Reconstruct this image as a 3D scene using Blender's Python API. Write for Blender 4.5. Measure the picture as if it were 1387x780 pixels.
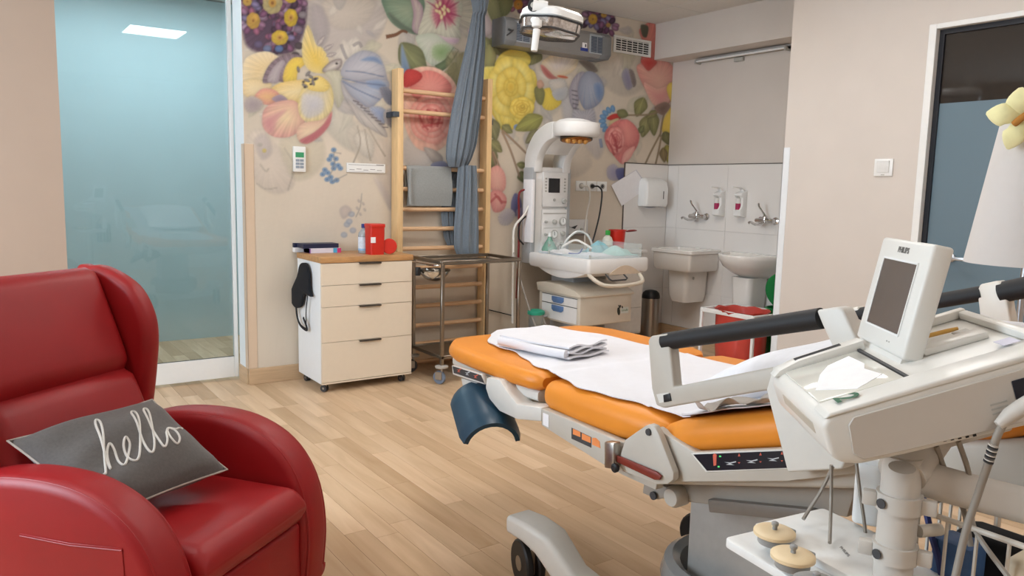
import bpy, bmesh, math, random
import numpy as np
from mathutils import Vector, Matrix
for o in list(bpy.data.objects): bpy.data.objects.remove(o)
scene = bpy.context.scene
COL = scene.collection
random.seed(7)

# ------------------------------------------------------------------ camera
CAM = np.array([0.0, 0.0, 1.42])
FPX = 1044.66
YAW, PITCH, ROLL = 0.61206373, -0.12791733, 0.02323841
def _axes():
    cy, sy = math.cos(YAW), math.sin(YAW); cp, sp = math.cos(PITCH), math.sin(PITCH)
    fwd = np.array([sy*cp, cy*cp, sp]); r0 = np.array([cy, -sy, 0.0]); up = np.cross(r0, fwd)
    cr, sr = math.cos(ROLL), math.sin(ROLL)
    return cr*r0+sr*up, -sr*r0+cr*up, fwd
RT, UP, FW = _axes()
cd = bpy.data.cameras.new('camera'); cam = bpy.data.objects.new('camera', cd); COL.objects.link(cam)
cd.sensor_width = 36.0; cd.sensor_fit = 'HORIZONTAL'; cd.lens = FPX/1387*36
cd.clip_start = 0.02
m = Matrix(((RT[0], UP[0], -FW[0], CAM[0]), (RT[1], UP[1], -FW[1], CAM[1]), (RT[2], UP[2], -FW[2], CAM[2]), (0, 0, 0, 1)))
cam.matrix_world = m
scene.camera = cam
def ray(x, y): return RT*((x-693.5)/FPX) - UP*((y-390)/FPX) + FW
def wz(x, y, z=0.0): d = ray(x, y); return CAM+d*((z-CAM[2])/d[2])
def wy(x, y, Y): d = ray(x, y); return CAM+d*(Y/d[1])
def wx(x, y, X): d = ray(x, y); return CAM+d*(X/d[0])
def pix(P):
    v = np.asarray(P, float)-CAM; w = v@FW
    return 693.5+FPX*(v@RT)/w, 390-FPX*(v@UP)/w

# ------------------------------------------------------------------ light and exposure
scene.view_settings.view_transform = 'Standard'; scene.view_settings.look = 'None'
scene.view_settings.gamma = 1.0; scene.view_settings.use_curve_mapping = False
scene.view_settings.exposure = -0.08
world = bpy.data.worlds.new('sky'); scene.world = world; world.use_nodes = True
world.node_tree.nodes['Background'].inputs[0].default_value = (0.62, 0.80, 1.0, 1)
world.node_tree.nodes['Background'].inputs[1].default_value = 1.0
PANEL_POWER = 17.0          # ceiling light panels (emission strength)
WINDOW_POWER = 230.0       # daylight through the window in the left wall
ld = bpy.data.lights.new('window_daylight', 'AREA'); ld.shape = 'RECTANGLE'; ld.size = 2.6; ld.size_y = 1.7
ld.energy = WINDOW_POWER; ld.color = (0.74, 0.88, 1.0)
lo = bpy.data.objects.new('window_daylight', ld); COL.objects.link(lo)
lo.location = (-2.35, 3.0, 1.75); lo.rotation_euler = (0, math.radians(-90), 0)

# ------------------------------------------------------------------ materials
def srgb(c):
    if isinstance(c, str): c = tuple(int(c[i:i+2], 16) for i in (0, 2, 4))
    return tuple((v/255/12.92 if v/255 <= .04045 else ((v/255+.055)/1.055)**2.4) for v in c)
MATS = {}
def mat(name, c, rough=0.5, metal=0.0, var=0.04, scale=30.0, bump=0.0, bscale=200.0, trans=0.0, ior=1.45, coat=0.0, emit=0.0, spec=0.5, sheen=0.0, alpha=1.0, stretch=None):
    if name in MATS: return MATS[name]
    M = bpy.data.materials.new(name); M.use_nodes = True; MATS[name] = M
    nt = M.node_tree; b = nt.nodes['Principled BSDF']; L = nt.links
    c = srgb(c) if (isinstance(c, str) or max(c) > 1) else c
    b.inputs['Roughness'].default_value = rough; b.inputs['Metallic'].default_value = metal
    b.inputs['IOR'].default_value = ior; b.inputs['Transmission Weight'].default_value = trans
    b.inputs['Coat Weight'].default_value = coat; b.inputs['Specular IOR Level'].default_value = spec
    b.inputs['Sheen Weight'].default_value = sheen; b.inputs['Alpha'].default_value = alpha
    tc = nt.nodes.new('ShaderNodeTexCoord'); vec = tc.outputs['Object']
    if stretch:
        mp = nt.nodes.new('ShaderNodeMapping'); mp.inputs['Scale'].default_value = stretch
        L.new(vec, mp.inputs['Vector']); vec = mp.outputs['Vector']
    n = nt.nodes.new('ShaderNodeTexNoise'); n.inputs['Scale'].default_value = scale; n.inputs['Detail'].default_value = 3
    L.new(vec, n.inputs['Vector'])
    r = nt.nodes.new('ShaderNodeValToRGB'); r.color_ramp.elements[0].position = .3; r.color_ramp.elements[1].position = .7
    r.color_ramp.elements[0].color = tuple(max(0, v*(1-var)) for v in c)+(1,)
    r.color_ramp.elements[1].color = tuple(min(1, v*(1+var)) for v in c)+(1,)
    L.new(n.outputs['Fac'], r.inputs['Fac']); L.new(r.outputs['Color'], b.inputs['Base Color'])
    if bump:
        n2 = nt.nodes.new('ShaderNodeTexNoise'); n2.inputs['Scale'].default_value = bscale; n2.inputs['Detail'].default_value = 4
        L.new(vec, n2.inputs['Vector'])
        bp = nt.nodes.new('ShaderNodeBump'); bp.inputs['Strength'].default_value = bump; bp.inputs['Distance'].default_value = 0.003
        L.new(n2.outputs['Fac'], bp.inputs['Height']); L.new(bp.outputs['Normal'], b.inputs['Normal'])
    if emit:
        b.inputs['Emission Color'].default_value = c+(1,); b.inputs['Emission Strength'].default_value = emit
    return M
def vcol_mat(name, rough=0.6, bump=0.05):
    M = bpy.data.materials.new(name); M.use_nodes = True; MATS[name] = M
    nt = M.node_tree; b = nt.nodes['Principled BSDF']
    a = nt.nodes.new('ShaderNodeVertexColor'); a.layer_name = 'Col'
    n = nt.nodes.new('ShaderNodeTexNoise'); n.inputs['Scale'].default_value = 260
    bp = nt.nodes.new('ShaderNodeBump'); bp.inputs['Strength'].default_value = bump; bp.inputs['Distance'].default_value = .002
    tc = nt.nodes.new('ShaderNodeTexCoord'); nt.links.new(tc.outputs['Object'], n.inputs['Vector'])
    nt.links.new(n.outputs['Fac'], bp.inputs['Height']); nt.links.new(bp.outputs['Normal'], b.inputs['Normal'])
    nt.links.new(a.outputs['Color'], b.inputs['Base Color']); b.inputs['Roughness'].default_value = rough
    return M

# ------------------------------------------------------------------ mesh building
V3 = lambda *a: np.array(a, float)
def unit(v): v = np.asarray(v, float); return v/max(np.linalg.norm(v), 1e-12)
class MB:
    def __init__(s): s.v = []; s.f = []
    def add(s, vs, fs):
        k = len(s.v); s.v += [tuple(map(float, p)) for p in vs]; s.f += [tuple(i+k for i in f) for f in fs]; return s
    def bm(s, bm):
        bm.verts.ensure_lookup_table(); bm.verts.index_update()
        r = s.add([v.co for v in bm.verts], [[v.index for v in f.verts] for f in bm.faces]); bm.free(); return r
    def hull(s, vs, fs, bevel=0, seg=2):
        if not bevel: return s.add(vs, fs)
        b = bmesh.new(); bv = [b.verts.new(tuple(map(float, p))) for p in vs]
        for f in fs:
            try: b.faces.new([bv[i] for i in f])
            except ValueError: pass
        bmesh.ops.recalc_face_normals(b, faces=b.faces)
        bmesh.ops.bevel(b, geom=[e for e in b.edges if len(e.link_faces) == 2 and e.calc_face_angle(0) > .3], offset=bevel, segments=seg, affect='EDGES', profile=.5, clamp_overlap=True)
        return s.bm(b)
    def obox(s, c, h, ax=None, bevel=0, seg=2):
        c = V3(*c); A = [V3(1, 0, 0), V3(0, 1, 0), V3(0, 0, 1)] if ax is None else [np.asarray(a, float) for a in ax]
        vs = [c+A[0]*h[0]*i+A[1]*h[1]*j+A[2]*h[2]*k for i in (-1, 1) for j in (-1, 1) for k in (-1, 1)]
        fs = [(0, 1, 3, 2), (4, 6, 7, 5), (0, 4, 5, 1), (2, 3, 7, 6), (0, 2, 6, 4), (1, 5, 7, 3)]
        return s.hull(vs, fs, bevel, seg)
    def box(s, x0, x1, y0, y1, z0, z1, bevel=0, seg=2):
        return s.obox(((x0+x1)/2, (y0+y1)/2, (z0+z1)/2), (abs(x1-x0)/2, abs(y1-y0)/2, abs(z1-z0)/2), None, bevel, seg)
    def prism(s, poly, o, e1, e2, e3, bevel=0, seg=2):
        o, e1, e2, e3 = [np.asarray(a, float) for a in (o, e1, e2, e3)]
        n = len(poly); vs = [o+e1*p[0]+e2*p[1] for p in poly]; vs += [v+e3 for v in vs]
        fs = [tuple(range(n))[::-1], tuple(range(n, 2*n))]+[(i, (i+1) % n, n+(i+1) % n, n+i) for i in range(n)]
        return s.hull(vs, fs, bevel, seg)
    def tube(s, path, r, n=8, cap=True, closed=False, flat=None):
        P = [np.asarray(p, float) for p in path]; m = len(P); R = [r]*m if np.isscalar(r) else list(r)
        T = []
        for i in range(m):
            a = P[(i-1) % m] if (closed or i > 0) else P[i]; b = P[(i+1) % m] if (closed or i < m-1) else P[i]
            T.append(unit(b-a))
        ref = V3(0, 0, 1) if abs(T[0][2]) < .9 else V3(1, 0, 0)
        u = unit(np.cross(T[0], ref)); rings = []
        for i in range(m):
            u = unit(u-T[i]*(u@T[i])); w = np.cross(T[i], u)
            k = (1, 1) if flat is None else flat
            rings.append([P[i]+R[i]*(math.cos(2*math.pi*j/n)*u*k[0]+math.sin(2*math.pi*j/n)*w*k[1]) for j in range(n)])
        return s.loft(rings, closed_u=closed, cap=cap and not closed)
    def cyl(s, a, b, r, n=16, r2=None, cap=True): return s.tube([a, b], [r, r if r2 is None else r2], n, cap)
    def loft(s, rings, closed_u=False, cap=True):
        n = len(rings[0]); m = len(rings); vs = [p for r in rings for p in r]; fs = []
        for i in range(m if closed_u else m-1):
            a = i*n; b = ((i+1) % m)*n
            for j in range(n): fs.append((a+j, a+(j+1) % n, b+(j+1) % n, b+j))
        if cap and not closed_u: fs += [tuple(range(n))[::-1], tuple(range((m-1)*n, m*n))]
        return s.add(vs, fs)
    def lathe(s, prof, c, axis=(0, 0, 1), n=24, cap=True, sx=1, sy=1):
        c = V3(*c); a = unit(axis); ref = V3(0, 0, 1) if abs(a[2]) < .9 else V3(1, 0, 0)
        u = unit(np.cross(ref, a)) if abs(a[2]) < .9 else V3(1, 0, 0); w = np.cross(a, u)
        return s.loft([[c+a*z+r*(sx*math.cos(2*math.pi*j/n)*u+sy*math.sin(2*math.pi*j/n)*w) for j in range(n)] for r, z in prof], cap=cap)
    def grid(s, fn, nu, nv, closed_u=False):
        vs = [fn(i/(nu if closed_u else nu-1), j/(nv-1)) for i in range(nu) for j in range(nv)]; fs = []
        for i in range(nu if closed_u else nu-1):
            for j in range(nv-1):
                a = i*nv+j; b = ((i+1) % nu)*nv+j; fs.append((a, b, b+1, a+1))
        return s.add(vs, fs)
    def sheet(s, fn, nu, nv, t):
        """surface fn(u,v) with thickness t along -normal"""
        G = np.array([[fn(i/(nu-1), j/(nv-1)) for j in range(nv)] for i in range(nu)], float)
        du = np.gradient(G, axis=0); dv = np.gradient(G, axis=1); N = np.cross(du, dv); N /= np.maximum(np.linalg.norm(N, axis=2, keepdims=True), 1e-9)
        B = G-N*t; k = nu*nv; vs = list(G.reshape(-1, 3))+list(B.reshape(-1, 3)); fs = []
        for i in range(nu-1):
            for j in range(nv-1):
                a = i*nv+j; fs.append((a, a+nv, a+nv+1, a+1)); fs.append((k+a, k+a+1, k+a+nv+1, k+a+nv))
        ring = [j for j in range(nv)]+[i*nv+nv-1 for i in range(1, nu)]+[(nu-1)*nv+j for j in range(nv-2, -1, -1)]+[i*nv for i in range(nu-2, 0, -1)]
        for q in range(len(ring)):
            a, b = ring[q], ring[(q+1) % len(ring)]; fs.append((a, b, k+b, k+a))
        return s.add(vs, fs)
    def build(s, name, M, parent=None, smooth=True, angle=38, kind=None, label=None, subdiv=0, xf=None):
        me = bpy.data.meshes.new(name)
        vs = s.v
        if xf is not None: vs = [tuple(xf@Vector(p)) for p in vs]
        if parent is not None and xf is None:
            inv = ROOT[parent.name].inverted(); vs = [tuple(inv@Vector(p)) for p in vs]
        me.from_pydata(vs, [], s.f); me.validate()
        b = bmesh.new(); b.from_mesh(me); bmesh.ops.recalc_face_normals(b, faces=b.faces); b.to_mesh(me); b.free()
        if smooth:
            me.polygons.foreach_set('use_smooth', [True]*len(me.polygons)); me.set_sharp_from_angle(angle=math.radians(angle))
        me.materials.append(M)
        o = bpy.data.objects.new(name, me); COL.objects.link(o)
        if parent is not None: o.parent = parent; ROOT[o.name] = ROOT[parent.name]
        else: ROOT[o.name] = Matrix.Identity(4)
        if kind: o['kind'] = kind
        if label: o['label'] = label
        if subdiv:
            sd = o.modifiers.new('sub', 'SUBSURF'); sd.levels = subdiv; sd.render_levels = subdiv
        return o
ROOT = {}
def thing(name, label, cat, loc=(0, 0, 0), rz=0.0, group=None):
    o = bpy.data.objects.new(name, None); COL.objects.link(o); o.empty_display_size = .05
    o.location = tuple(map(float, loc)); o.rotation_euler = (0, 0, rz)
    o['label'] = label; o['category'] = cat
    if group: o['group'] = group
    ROOT[o.name] = Matrix.Translation(o.location) @ Matrix.Rotation(rz, 4, 'Z')
    return o
def recenter(o):
    """move a single-mesh thing's origin to its base centre"""
    me = o.data; n = len(me.vertices); a = np.empty(n*3); me.vertices.foreach_get('co', a); a = a.reshape(-1, 3)
    c = np.array([(a[:, 0].min()+a[:, 0].max())/2, (a[:, 1].min()+a[:, 1].max())/2, a[:, 2].min()])
    me.vertices.foreach_set('co', (a-c).ravel()); o.location = tuple(c); me.update(); ROOT[o.name] = Matrix.Translation(Vector(c))
    return o
def tag(o, label, cat, group=None):
    o['label'] = label; o['category'] = cat
    if group: o['group'] = group
    return recenter(o)
def struct(o): o['kind'] = 'structure'; return o
def spline(pts, n=8, closed=False):
    P = [np.asarray(p, float) for p in pts]; m = len(P); out = []
    for i in range(m if closed else m-1):
        p0 = P[(i-1) % m] if closed or i > 0 else 2*P[0]-P[1]; p1 = P[i]; p2 = P[(i+1) % m]
        p3 = P[(i+2) % m] if closed or i < m-2 else 2*P[-1]-P[-2]
        for k in range(n):
            t = k/n; out.append(.5*((2*p1)+(-p0+p2)*t+(2*p0-5*p1+4*p2-p3)*t*t+(-p0+3*p1-3*p2+p3)*t**3))
    if not closed: out.append(P[-1])
    return out
def rrect(x0, x1, y0, y1, r, n=4):
    out = []
    for cx, cy, a0 in ((x1-r, y1-r, 0), (x0+r, y1-r, 90), (x0+r, y0+r, 180), (x1-r, y0+r, 270)):
        for k in range(n+1):
            a = math.radians(a0+90*k/n); out.append((cx+r*math.cos(a), cy+r*math.sin(a)))
    return out
def text_mb(body, size, o, e1, e2, e3, depth=.0006, align='LEFT', font_shear=0.0, bold=0.0):
    """built-in font text as thin mesh lying in the frame o,e1,e2 with normal e3"""
    cu = bpy.data.curves.new('t', 'FONT'); cu.body = body; cu.size = size; cu.align_x = align; cu.shear = font_shear; cu.offset = bold; cu.resolution_u = 3
    cu.extrude = depth/2
    ob = bpy.data.objects.new('t', cu); COL.objects.link(ob)
    dg = bpy.context.evaluated_depsgraph_get(); me = ob.evaluated_get(dg).to_mesh()
    o, e1, e2, e3 = [np.asarray(a, float) for a in (o, e1, e2, e3)]
    mb = MB(); mb.add([o+e1*v.co[0]+e2*v.co[1]+e3*(v.co[2]+depth/2) for v in me.vertices], [tuple(p.vertices) for p in me.polygons])
    ob.evaluated_get(dg).to_mesh_clear(); bpy.data.objects.remove(ob); bpy.data.curves.remove(cu)
    return mb
X1, Y1, Z1 = V3(1, 0, 0), V3(0, 1, 0), V3(0, 0, 1)

M_wall = mat('painted_wall', (213, 204, 196), .85, bump=.04, bscale=300, var=.015, scale=4)
M_tan = mat('tan_wall', (186, 164, 147), .8, bump=.04, bscale=300, var=.015, scale=4)
M_white = mat('white_gloss', (236, 236, 234), .35, var=.01)
M_ceil = mat('ceiling_tile', (222, 218, 212), .9, bump=.15, bscale=400, var=.02)
M_chrome = mat('chrome', (215, 215, 215), .12, 1.0, var=.02)
M_steel = mat('brushed_steel', (170, 165, 158), .32, 1.0, var=.08, scale=60, stretch=(1, 1, 12))
M_black = mat('black_plastic', (24, 24, 26), .5)
M_dark = mat('dark_grey_plastic', (62, 62, 64), .5)
M_ivory = mat('ivory_plastic', (222, 216, 205), .38, var=.012)
M_greyp = mat('grey_plastic', (178, 175, 168), .42, var=.015)
M_glass = mat('clear_glass', (235, 245, 245), .02, trans=1.0, var=0.0)
M_acryl = mat('clear_acrylic', (225, 235, 235), .05, var=0.0, alpha=.16)
M_ceramic = mat('white_ceramic', (232, 228, 222), .12, var=.01, coat=.3)
M_paper = mat('white_paper', (236, 234, 236), .8, var=.02)
M_sheet = mat('white_linen', (222, 221, 226), .85, var=.015, bump=.12, bscale=350, sheen=.2)
M_wood = mat('pine_wood', (226, 190, 140), .45, var=.07, scale=14, stretch=(6, 6, .7), bump=.03)
M_rung = mat('beech_rung', (222, 182, 142), .42, var=.08, scale=14, stretch=(.7, 6, 6))
M_cloth = mat('grey_blue_jersey', (112, 122, 132), .92, var=.06, scale=80, bump=.15, bscale=500, sheen=.3)
M_cloth2 = mat('grey_jersey', (148, 150, 148), .92, var=.05, scale=80, bump=.15, bscale=500, sheen=.3)
M_red = mat('red_leatherette', (146, 18, 22), .45, var=.05, scale=9, bump=.10, bscale=420)
M_orange = mat('orange_vinyl', (226, 140, 44), .42, var=.03, scale=8, bump=.06, bscale=420)
M_redplast = mat('red_plastic', (200, 42, 28), .38, var=.03)
# ================================================================== the room
YW, XS, XR, HC = 5.42, 5.65, 4.80, 2.99      # flowered wall, sink wall, right wall, ceiling
XE, XD = 0.468, 1.550                         # tan wall edge, flowered wall's left edge
YE = 3.485                                    # right wall's far edge
XL, YB, YC = -2.0, -2.2, 7.3                  # left wall, wall behind, corridor wall
# ---- floor
M_sub = mat('floor_joint', (150, 118, 84), .7)
fl = struct(MB().box(XL-.1, XS+.1, YB-.1, YC+.1, -.08, -.004).build('floor', M_sub, smooth=False))
def plank_mat():
    M = bpy.data.materials.new('oak_vinyl'); M.use_nodes = True; nt = M.node_tree; L = nt.links; b = nt.nodes['Principled BSDF']
    oi = nt.nodes.new('ShaderNodeObjectInfo'); geo = nt.nodes.new('ShaderNodeNewGeometry')
    mp = nt.nodes.new('ShaderNodeMapping'); mp.inputs['Scale'].default_value = (14, 1.6, 1)
    sh = nt.nodes.new('ShaderNodeVectorMath'); sh.operation = 'ADD'
    vm = nt.nodes.new('ShaderNodeVectorMath'); vm.operation = 'SCALE'; vm.inputs[0].default_value = (3.7, 9.1, 5.3)
    at = nt.nodes.new('ShaderNodeAttribute'); at.attribute_type = 'GEOMETRY'; at.attribute_name = 'tone'
    at2 = nt.nodes.new('ShaderNodeAttribute'); at2.attribute_type = 'OBJECT'; at2.attribute_name = 'tone'
    sm = nt.nodes.new('ShaderNodeMath'); sm.operation = 'ADD'; L.new(at.outputs['Fac'], sm.inputs[0]); L.new(at2.outputs['Fac'], sm.inputs[1])
    L.new(sm.outputs[0], vm.inputs['Scale'])
    L.new(geo.outputs['Position'], sh.inputs[0]); L.new(vm.outputs['Vector'], sh.inputs[1]); L.new(sh.outputs['Vector'], mp.inputs['Vector'])
    n = nt.nodes.new('ShaderNodeTexNoise'); n.inputs['Scale'].default_value = 1.0; n.inputs['Detail'].default_value = 6; n.inputs['Distortion'].default_value = .7
    L.new(mp.outputs['Vector'], n.inputs['Vector'])
    r = nt.nodes.new('ShaderNodeValToRGB'); e = r.color_ramp.elements
    e[0].position = .25; e[0].color = srgb((196, 164, 128))+(1,); e[1].position = .75; e[1].color = srgb((222, 194, 162))+(1,)
    L.new(n.outputs['Fac'], r.inputs['Fac'])
    r2 = nt.nodes.new('ShaderNodeValToRGB'); e = r2.color_ramp.elements; e[0].position = 0; e[0].color = (.78, .72, .65, 1); e[1].position = 1; e[1].color = (1.08, 1.08, 1.09, 1)
    q = e.new(.25); q.color = (.93, .91, .88, 1)
    L.new(sm.outputs[0], r2.inputs['Fac'])
    mx = nt.nodes.new('ShaderNodeMix'); mx.data_type = 'RGBA'; mx.blend_type = 'MULTIPLY'; mx.inputs['Factor'].default_value = 1
    L.new(r.outputs['Color'], mx.inputs['A']); L.new(r2.outputs['Color'], mx.inputs['B']); L.new(mx.outputs['Result'], b.inputs['Base Color'])
    b.inputs['Roughness'].default_value = .42; b.inputs['Specular IOR Level'].default_value = .4
    bp = nt.nodes.new('ShaderNodeBump'); bp.inputs['Strength'].default_value = .05; bp.inputs['Distance'].default_value = .002
    L.new(n.outputs['Fac'], bp.inputs['Height']); L.new(bp.outputs['Normal'], b.inputs['Normal'])
    return M
M_plank = plank_mat()
PW, PL = .1, .78
g = .0006
rng = random.Random(3)
cands = []
nx = int((XS-XL)/PW)+1
for i in range(nx):
    x0 = XL+.08+i*PW; off = rng.random()*PL
    y = YB-off
    while y < YC:
        y0, y1 = max(y, YB), min(y+PL, YC); y += PL
        if y1-y0 < .02: continue
        c = V3(x0+PW/2, (y0+y1)/2, 0)
        tone = rng.random()**.8
        if rng.random() < .14: tone *= .2
        v = c-CAM; w = v@FW; vis = 0
        if w > .3:
            for yy in (y0, (y0+y1)/2, y1):
                u, q = pix((c[0], yy, 0))
                if -40 < u < 1427 and 300 < q < 830 and (w > 0): vis = 1
            if c[1] > YW and not (XE < c[0] < XD): vis = 0
            if c[0] > XR and c[1] < YE: vis = 0
        cands.append((-(1/w**3 if vis else 0), x0, y0, y1, tone))
cands.sort(key=lambda t: t[0])
shared = {}
rest = MB(); rest_t = []
for k, (s_, x0, y0, y1, tone) in enumerate(cands):
    if s_ < 0 and k < 290:
        ln = round(y1-y0, 3)
        if ln not in shared:
            o = MB().box(-PW/2+g, PW/2-g, -ln/2+g, ln/2-g, -.0045, 0).build('plank', M_plank, fl, smooth=False); shared[ln] = o.data
        else:
            o = bpy.data.objects.new('plank', shared[ln]); COL.objects.link(o); o.parent = fl
        o.location = (x0+PW/2, (y0+y1)/2, 0); o['tone'] = float(tone)
    else:
        rest.box(x0+g, x0+PW-g, y0+g, y1-g, -.0045, 0); rest_t += [tone]*8
ro = rest.build('plank', M_plank, fl, smooth=False, kind='stuff')
at = ro.data.attributes.new('tone', 'FLOAT', 'POINT'); at.data.foreach_set('value', rest_t)

# ---- ceiling with tiles on a grid
ce = struct(MB().box(XL-.1, XS+.1, YB-.1, YC+.1, HC+.012, HC+.08).build('ceiling', M_ceil, smooth=False))
M_tbar = mat('grid_bar', (205, 202, 196), .5)
GX = [5.005-.6*k for k in range(-1, 13) if XL-.3 < 5.005-.6*k < XS+.3]; GY = [4.825-.6*k for k in range(-1, 13) if YB-.3 < 4.825-.6*k < YW+.3]
LIGHTS = [(1.705, 2.125), (3.505, 2.125), (3.505, -.275), (.505, -.875), (-.695, 2.125), (2.305, 3.925), (3.505, 3.925)]  # panels ending this list are added out of view to brighten the back
LLAB = ['above the foot of the delivery bed', 'above the far side of the delivery bed', 'above the glazed door end of the room', 'behind the armchair side of the room', 'above the armchair by the window', 'added out of view before the wall bars', 'added out of view before the sink niche']
tile = None
for gx in GX:
    for gy in GY:
        c = (gx+.3, gy+.3)
        if any(abs(c[0]-l[0]) < .2 and abs(c[1]-l[1]) < .2 for l in LIGHTS): continue
        x0, x1, y0, y1 = max(gx+.008, XL), min(gx+.592, XS if gy > YE else XR), max(gy+.008, YB), min(gy+.592, YW)
        if x1-x0 < .03 or y1-y0 < .03: continue
        if abs(x1-x0-.584) < 1e-6 and abs(y1-y0-.584) < 1e-6:
            if tile is None:
                tile = MB().box(-.292, .292, -.292, .292, 0, .01, .003, 1).build('ceiling_tile', M_ceil, ce, smooth=False); tile.location = (c[0], c[1], HC)
            else:
                t2 = bpy.data.objects.new('ceiling_tile', tile.data); COL.objects.link(t2); t2.parent = ce; t2.location = (c[0], c[1], HC)
        else:
            MB().box(x0, x1, y0, y1, HC, HC+.01, .003, 1).build('ceiling_tile', M_ceil, ce, smooth=False)
gb = MB()
for gx in GX: gb.box(gx-.008, gx+.008, YB, YW, HC+.002, HC+.012)
for gy in GY: gb.box(XL, XS, gy-.008, gy+.008, HC+.0025, HC+.0115)
gb.build('grid_bars', M_tbar, ce, smooth=False)
M_led = mat('led_diffuser', (1.0, .97, .935), .6, emit=PANEL_POWER, var=0)
for i, (lx, ly) in enumerate(LIGHTS):
    t = thing('ceiling_light', 'square white LED ceiling panel light '+LLAB[i], 'light', (lx, ly, HC-.004), 0, 'square panel lights in the tiled ceiling')
    fr = MB()
    for a, b_, c_, d_ in ((-.297, .297, -.297, -.275), (-.297, .297, .275, .297), (-.297, -.275, -.275, .275), (.275, .297, -.275, .275)):
        fr.box(lx+a, lx+b_, ly+c_, ly+d_, HC-.006, HC+.01)
    fr.build('frame', M_white, t, smooth=False)
    MB().box(lx-.275, lx+.275, ly-.275, ly+.275, HC-.001, HC+.006).build('diffuser', M_led, t, smooth=False)

# ---- walls
wb = struct(MB().box(XD, XS+.15, YW+.002, YW+.20, 0, HC).build('wall_back', M_wall, smooth=False))
struct(MB().box(XL, XE, YW, YW+.20, 0, HC+.01).build('wall_back_left', M_tan, smooth=False))
wr = struct(MB().box(XR, XR+.12, YB, 1.50, 0, HC+.01).box(XR, XR+.12, 2.515, YE, 0, HC+.01).box(XR, XR+.12, 1.50, 2.515, 2.455, HC+.01).build('wall_right', M_wall, smooth=False))
struct(MB().box(XR+.12, XS, YE-.12, YE, 0, HC+.01).build('wall_niche_side', M_wall, smooth=False))
struct(MB().box(XS, XS+.15, YE-.12, YW+.002, 0, HC+.01).build('wall_niche', M_wall, smooth=False))
struct(MB().box(5.393, XS, YE, YW, 2.664, HC).build('ceiling_soffit', M_wall, smooth=False))
struct(MB().box(XL-.0, XR+.12, YB-.12, YB, 0, HC+.01).build('wall_behind', M_wall, smooth=False))
# left wall with a window
wl = struct(MB().box(XL-.15, XL, YB, 1.7, 0, HC+.01).box(XL-.15, XL, 4.3, YW+.2, 0, HC+.01).box(XL-.15, XL, 1.7, 4.3, 0, .9).box(XL-.15, XL, 1.7, 4.3, 2.6, HC+.01).build('wall_left', M_wall, smooth=False))
wn = struct(MB().box(XL-.10, XL-.04, 1.7, 1.76, .9, 2.6).box(XL-.10, XL-.04, 4.24, 4.3, .9, 2.6).box(XL-.10, XL-.04, 1.76, 4.24, .9, .96).box(XL-.10, XL-.04, 1.76, 4.24, 2.54, 2.6).box(XL-.10, XL-.04, 2.97, 3.03, .96, 2.54).build('window_1', M_white, smooth=False))
MB().box(XL-.15, XL+.12, 1.66, 4.34, .87, .90, .004).build('window_sill', M_white, wn)
# corridor beyond the glass door
M_corr = mat('corridor_paint', (184, 208, 213), .7, var=.02, scale=3)
struct(MB().box(XE-1.2, XD+1.6, YC, YC+.1, 0, HC).build('wall_corridor', M_corr, smooth=False))
struct(MB().box(XE-1.3, XE-1.2, YW+.2, YC, 0, HC).build('wall_corridor_left', M_corr, smooth=False))
struct(MB().box(XD+1.6, XD+1.7, YW+.2, YC, 0, HC).build('wall_corridor_right', M_corr, smooth=False))
t = thing('corridor_fill', 'wide LED fill panel added on the unseen corridor ceiling beyond the glass door', 'light', (1.0, 6.4, HC-.03))  # unseen panel added to brighten the corridor behind the glass
MB().box(.2, 2.2, 5.98, 6.72, HC-.03, HC+.005, .006).build('housing', M_white, t)
M_led2 = mat('corridor_fill_led', (.86, .95, 1.0), .6, emit=9.0, var=0)
MB().box(.23, 2.17, 6.0, 6.70, HC-.036, HC-.03).build('diffuser', M_led2, t, smooth=False)

# ---- skirting, corner guards, wall cladding
M_base = mat('wood_skirting', (198, 168, 134), .5, var=.10, scale=5, stretch=(1, 1, 14))
def base(name, *b): return struct(MB().box(*b, .003, 1).build(name, M_base))
base('baseboard_back', XD-.002, 5.06, YW-.012, YW+.003, 0, .115)
base('baseboard_reveal', XD-.012, XD, YW+.004, YW+.20, 0, .115)
base('baseboard_niche_back', 5.06, XS, YW-.012, YW+.003, 0, .115)
base('baseboard_niche', XS-.012, XS, YE, YW-.012, 0, .115)
base('baseboard_back_left', XL, XE, YW-.012, YW, 0, .115)
base('baseboard_right', XR-.012, XR, 2.53, YE, 0, .115)
M_guard = mat('tan_corner_guard', (216, 192, 167), .5, var=.01)
struct(MB().box(XD-.004, XD+.062, YW-.004, YW+.002, .115, 1.683, .002, 1).box(XD-.004, XD, YW-.004, YW+.06, .115, 1.683).build('trim_1', M_guard, smooth=False))
M_guard2 = mat('white_corner_guard', (232, 236, 240), .3, var=.01)
struct(MB().box(XR-.003, XR, YE-.05, YE+.003, .1, 1.757).box(XR-.003, XR+.05, YE, YE+.003, .1, 1.757).build('trim_2', M_guard2, smooth=False))
M_reveal = mat('white_reveal', (236, 240, 242), .5, var=.01)
struct(MB().box(XD-.004, XD, YW+.06, YW+.20, .115, HC).box(XD-.004, XD, YW-.001, YW+.06, 1.683, HC).build('trim_3', M_reveal, smooth=False))
M_clad = mat('white_wall_panel', (232, 228, 224), .22, var=.01, scale=3)
wc = struct(MB().box(5.066, XS-.0045, YW-.0045, YW-.001, .115, 1.685).box(XS-.0045, XS-.001, YE, YW-.002, .115, 1.685).build('wall_cladding', mat('cladding_joint', (216, 211, 206), .6), smooth=False))
zs = [.118, .478, 1.078, 1.682]
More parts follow.
